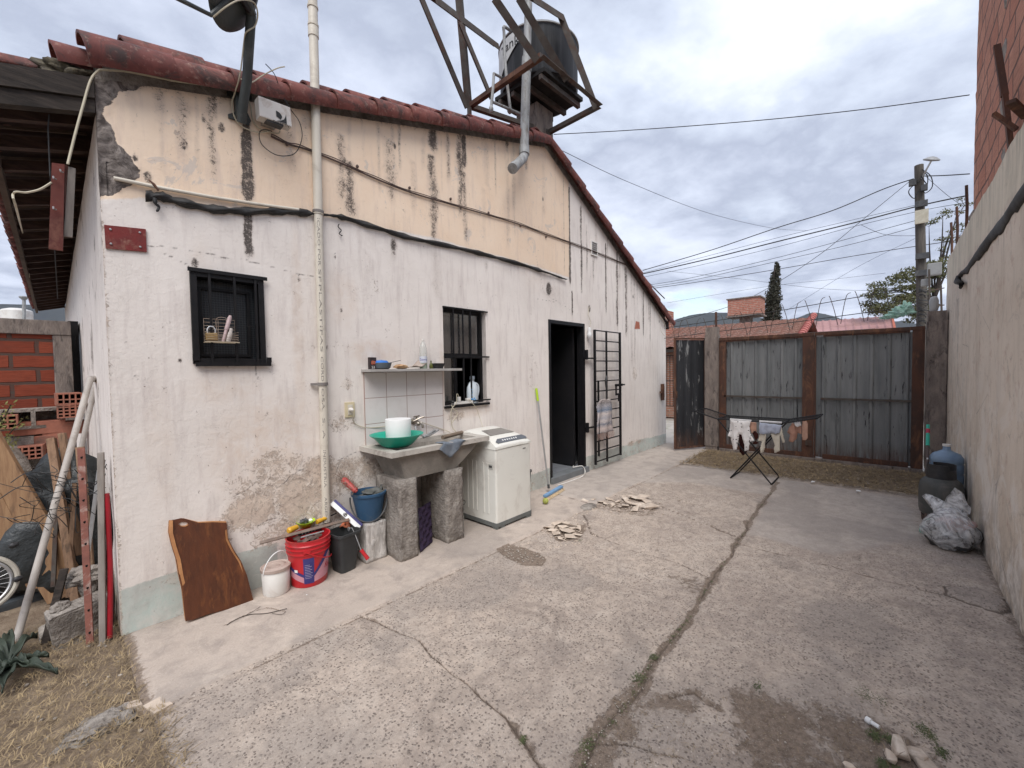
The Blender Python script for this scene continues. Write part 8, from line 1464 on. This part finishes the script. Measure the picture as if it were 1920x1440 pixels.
inner = MB(); inner.blob(cB+Vector((.0, -.03, .055)), (.12, .11, .06), 9, .4, 1.4, 3); inner.build('pink_contents', pm('rubbish_pink', (.45, .27, .24), (.35, .30, .28), 7, .8), bgt, smooth=True, sharp=180)
m, t = newmat('clear_film'); v_ = t.coord('Object'); nz3 = t.noise(v_, 7, 7, .65, 2.5); tr = t.new('ShaderNodeBsdfTransparent'); tr.inputs[0].default_value = (.93, .93, .94, 1); bump_ = t.bump(nz3, 1., .02); setp(t, (.92, .92, .92), .25, 0, bump_, .7); mx = t.new('ShaderNodeMixShader'); t.put(mx.inputs[0], t.step(nz3, .34, .66, .12, .75)); t.L.new(tr.outputs[0], mx.inputs[1]); t.L.new(t.p.outputs[0], mx.inputs[2]); t.L.new(mx.outputs[0], t.o.inputs[0])
bg_.addbm(bm)
# gathered mouth: two soft lobes
def lobe(base_, tip, w0, w1, seed):
    bb = MB(); n1, n2 = 16, 14; v = []
    for i in range(n1+1):
        f_ = i/n1; c2 = Vector(base_).lerp(Vector(tip), f_)+Vector((0, 0, .03*math.sin(f_*3)))
        for j in range(n2):
            a = 2*math.pi*j/n2; w = w0+(w1-w0)*f_; w *= 1+.30*math.sin(a*3+seed+f_*2)+.15*math.sin(a*7+seed*2-f_*5)
            v.append(c2+Vector((math.cos(a)*w*.55, math.cos(a+.8)*w*.6, math.sin(a)*w*.8)))
    bg_.add(v, [(i*n2+j, i*n2+(j+1) % n2, (i+1)*n2+(j+1) % n2, (i+1)*n2+j) for i in range(n1) for j in range(n2)])
lobe(cB+Vector((.0, .03, .09)), Gz(1733, 930, .31), .085, .02, 1.); lobe(cB+Vector((.02, -.04, .10)), cB+Vector((.05, -.02, .30)), .12, .05, 3.)
bg_.build('film', m, bgt, smooth=True, sharp=180)

# ================================================================== RUBBLE, STONES, WEEDS, STRAW
def chunkset(lst, label, group):
    for i, (px, py, w, h_, z_) in enumerate(lst):
        q = Gz(px, py); b = MB(); w *= 1.15; h_ *= .8; z_ *= .75; b.chunk((q.x, q.y, z_), (w, w*.62*(.8+.4*((i*7) % 5)/5), h_), 300+i*7+int(px), (random.uniform(-.12, .12), random.uniform(-.12, .12), random.uniform(0, 3.1)), 10)
        tag(b.build('rubble_chunk', MT['chunk']), label, 'rubble', group)
chunkset([(1098,940,.09,.02,.02),(1112,938,.08,.02,.02),(1128,943,.10,.025,.02),(1144,938,.13,.03,.02),(1150,948,.08,.02,.02),(1160,942,.10,.03,.022),(1172,938,.13,.03,.03),(1170,950,.10,.03,.02),(1183,935,.15,.03,.045),(1186,946,.12,.03,.025),(1196,938,.18,.03,.045),(1200,948,.12,.03,.02),(1212,944,.16,.04,.035),(1216,952,.22,.05,.022),(1190,956,.12,.02,.018),(1178,945,.14,.03,.04),(1206,936,.14,.03,.05),(1135,946,.07,.02,.02),(1163,952,.07,.02,.02)], 'pale broken screed chunk in the larger loose pile near the doorway', 'larger pile of screed chunks')
chunkset([(1030,990,.13,.04,.02),(1046,982,.12,.035,.02),(1056,990,.10,.03,.02),(1042,1000,.13,.03,.02),(1062,998,.16,.035,.03),(1078,988,.10,.03,.02),(1086,993,.08,.03,.02),(1070,1008,.10,.03,.02),(1050,1010,.08,.02,.015),(1084,1004,.10,.025,.02),(1074,995,.08,.03,.04),(1062,985,.08,.03,.03),(1036,996,.10,.03,.02)], 'pale broken screed chunk in the smaller pile by the path edge', 'smaller pile of screed chunks')
q = Gz(1103, 951); b = MB(); b.lathe([(0, .022), (.10, .020), (.125, .008), (.13, -.01)], (q.x, q.y, 0), 18, sy=.6); tag(b.build('cement_lump', MT['concrete'], smooth=True), 'flat round cement lump at the left of the larger pile', 'lump')
pf = thing('pipe_fitting', Gz(1635, 1355), 'short white plastic pipe fitting lying on the dirt at lower right', 'pipe fitting'); q0, q1, q2 = Gz(1624, 1348, .012), Gz(1633, 1354, .012), Gz(1649, 1364, .012); b = MB(); b.tube([q0, q1], .0125, 16); b.build('collar', MT['purewhite'], pf, smooth=True); b = MB(); b.tube([q1, q2], .0085, 16); b.build('spigot', MT['purewhite'], pf, smooth=True)
for i, (px, py, sx_, sy_, sz_, rz, lab) in enumerate(((1688,1412,.10,.055,.06,.3,'pale jagged rock standing highest among the rocks at lower right'), (1712,1418,.09,.05,.05,1.2,'pale cracked rock right of the highest one at lower right'), (1735,1436,.14,.07,.04,.6,'long low rock running out of the picture at lower right'), (1672,1425,.06,.04,.03,.1,'small flat rock left of the highest one at lower right'), (1594,1445,.05,.035,.03,2., 'rounded grey stone at the bottom edge'))):
    q = Gz(px, py); b = MB(); b.chunk((q.x, q.y, sz_*.3), (sx_, sy_, sz_), 770+i, (.1, -.1, rz), 18); tag(b.build('rock', MT['chunk']), lab, 'rock', 'rocks at the lower right')
b = MB(); rg3 = random.Random(4)
def pebble(x, y, s, z=0.):
    bm = bmesh.new(); bmesh.ops.create_icosphere(bm, subdivisions=1, radius=1); 
    for v in bm.verts: v.co = Vector((v.co.x*s*rg3.uniform(.8, 1.2), v.co.y*s*.75, v.co.z*s*.5))
    bm.verts.index_update(); b.addbm(bm, Matrix.Translation((x, y, z)) @ Matrix.Rotation(rg3.uniform(0, 3), 4, 'Z'))
for _ in range(110):
    px, py = rg3.uniform(1150, 1790), rg3.uniform(1290, 1440); q = Gz(px, py); pebble(q.x, q.y, rg3.uniform(.002, .006))
for _ in range(380):
    i = rg3.randrange(len(J1)-1); f_ = rg3.random(); x = J1[i][0]*(1-f_)+J1[i+1][0]*f_; y = J1[i][1]*(1-f_)+J1[i+1][1]*f_; pebble(x+rg3.gauss(0, .05), y+rg3.gauss(0, .05), rg3.uniform(.002, .005))
for _ in range(120): q = Gz(rg3.uniform(938, 1020), rg3.uniform(1024, 1058)); pebble(q.x, q.y, rg3.uniform(.004, .009), -.004)
for _ in range(260): q = Gz(rg3.uniform(250, 1850), rg3.uniform(1000, 1440)); pebble(q.x, q.y, rg3.uniform(.0015, .004), .001) if q.y > -3.85 and q.x > .3 else None
for _ in range(120): q = Vector((rg3.uniform(-.5, .25), rg3.uniform(-1.2, .2), 0)); pebble(q.x, q.y, rg3.uniform(.004, .012), -.01)
for _ in range(150): pebble(rg3.uniform(6.7, 7.95), rg3.uniform(-3.8, -.9), rg3.uniform(.006, .018), .02)
tag(b.build('gravel', pm('mixed_pebbles', (.28, .24, .20), (.46, .41, .36), 40, .9)), None, kind='stuff')
b = MB()
for px0, px1, py0, py1, n_ in ((1085, 1235, 930, 962, 160), (1012, 1100, 976, 1018, 140)):
    for _ in range(n_): q = Gz(rg3.gauss((px0+px1)/2, (px1-px0)*.32), rg3.gauss((py0+py1)/2, (py1-py0)*.35)); pebble(q.x, q.y, rg3.uniform(.004, .014), .004)
tag(b.build('crumbs', MT['chunk']), None, kind='stuff')
# straw and dead grass
b = MB()
def strand(x, y, z, L, w=.0011, lift=.0, az=None):
    a = rg3.uniform(0, 6.28) if az is None else az; d = Vector((math.cos(a), math.sin(a), 0)); s = Vector((-d.y, d.x, 0))*w; m_ = Vector((x, y, z))+d*L*.5+s*rg3.uniform(-8, 8)+Vector((0, 0, lift*rg3.random())); e = Vector((x, y, z))+d*L+Vector((0, 0, lift*rg3.random()))
    b.add([Vector((x, y, z))-s, Vector((x, y, z))+s, m_+s, m_-s, e], [(0, 1, 2, 3), (3, 2, 4)])
for _ in range(12000):
    x, y = rg3.uniform(-.9, .30), rg3.uniform(-1.6, .5)
    if x > .22 and y > -.85: continue
    strand(x, y, .0+.012*rg3.random(), rg3.uniform(.012, .075), rg3.uniform(.0006, .0018), .018, rg3.gauss(.9, 1.1))
for _ in range(9000):
    x = 7.3+rg3.uniform(-.75, .62); y = rg3.uniform(-3.85, -.85)
    strand(x, y, .02+.03*(1-min(1, abs(x-7.6)/.7))*rg3.random(), rg3.uniform(.03, .10), rg3.uniform(.0015, .004), .02)
for _ in range(500): q = Gz(rg3.uniform(1150, 1750), rg3.uniform(1300, 1440)); strand(q.x, q.y, .002, rg3.uniform(.01, .05), .0005, .004)
tag(b.build('dry_grass', MT['straw']), None, kind='stuff')
b = MB()
def tuft(px, py, n, L, spread, up=.6):
    q = Gz(px, py)
    for _ in range(n):
        x, y = q.x+rg3.gauss(0, spread), q.y+rg3.gauss(0, spread*.6); a = rg3.uniform(0, 6.28); d = Vector((math.cos(a), math.sin(a), 0))*(1-up)+Vector((0, 0, up)); l_ = L*rg3.uniform(.5, 1.2); s = Vector((-math.sin(a), math.cos(a), 0))*rg3.uniform(.0008, .0022); p0 = Vector((x, y, -.004)); m_ = p0+d*l_*.55; e = p0+d*l_*.8+Vector((math.cos(a), math.sin(a), -.1))*l_*.35; b.add([p0-s*.5, p0+s*.5, m_+s, m_-s, e], [(0, 1, 2, 3), (3, 2, 4)])
for a in ((612,1170,160,.022,.018,.5),(598,1176,90,.016,.016,.4),(1620,1298,240,.016,.028,.35),(1600,1290,120,.014,.02,.35),(1650,1310,160,.014,.022,.3),(1730,1368,200,.018,.02,.4),(1748,1380,160,.016,.018,.4),(1640,1378,160,.020,.018,.45),(1668,1385,120,.018,.014,.45),(1765,1408,140,.014,.018,.35),(1655,1432,120,.02,.016,.45),
          (1088,1014,60,.022,.012,.5),(1196,1270,120,.022,.025,.4),(1225,1232,80,.02,.02,.4),(980,1385,60,.016,.012,.4),(1420,1285,60,.014,.02,.4),(1110,1330,70,.018,.02,.4),(1100,1395,120,.015,.03,.4),(1680,1440,90,.016,.014,.4)): tuft(*a)
for _ in range(40): i = rg3.randrange(len(J1)-1); f_ = rg3.random(); x = J1[i][0]*(1-f_)+J1[i+1][0]*f_; y = J1[i][1]*(1-f_)+J1[i+1][1]*f_; px_ = M @ (np.array([x, y, 0])-CAM); tuft(px_[0]/px_[2]*F+CX, px_[1]/px_[2]*F+CY, 12, .015, .012, .4)
tag(b.build('weeds', MT['weed']), None, kind='stuff')
b = MB(); b.tube(smoothpts([Gz(425,1172,.017), Gz(445,1160,.02), Gz(470,1152,.018), Gz(500,1150,.018), Gz(538,1141,.02)], 5), .0022, 5); b.tube(smoothpts([Gz(455,1157,.018), Gz(475,1146,.02), Gz(488,1137,.018)], 4), .0015, 4); b.tube(smoothpts([Gz(510,1150,.018), Gz(528,1152,.02), Gz(536,1146,.018)], 4), .0015, 4); tag(b.build('twig', MT['oldwood']), 'thin dry forked twig lying on the path before the white pail', 'twig')
for px, py, lab in ((1524,903,'white scrap on the grass strip below the gate middle'), (1610,920,'white scrap on the grass strip towards the pillar'), (575,1115,'tiny white flake before the red bucket')):
    b = MB(); q = Gz(px, py, .03 if py < 1000 else .014); b.chunk((q.x, q.y, q.z), (.08 if py < 1000 else .01, .05 if py < 1000 else .006, .012 if py < 1000 else .003), px); tag(b.build('paper_flake', MT['purewhite']), lab, 'scrap')
# ------------------------------------------------------------------ air between here and the hills
b = MB(); b.bx(-3200, 3200, -3200, 3200, -1.4, 420); hz = b.build('haze', bpy.data.materials.new('haze')); hz['kind'] = 'stuff'; m = hz.data.materials[0]; m.use_nodes = True; t = NT(m.node_tree); t.N.clear(); o = t.new('ShaderNodeOutputMaterial'); pv = t.new('ShaderNodeVolumePrincipled'); pv.inputs['Color'].default_value = (.80, .87, 1, 1); pv.inputs['Density'].default_value = .00003; t.L.new(pv.outputs[0], o.inputs['Volume'])
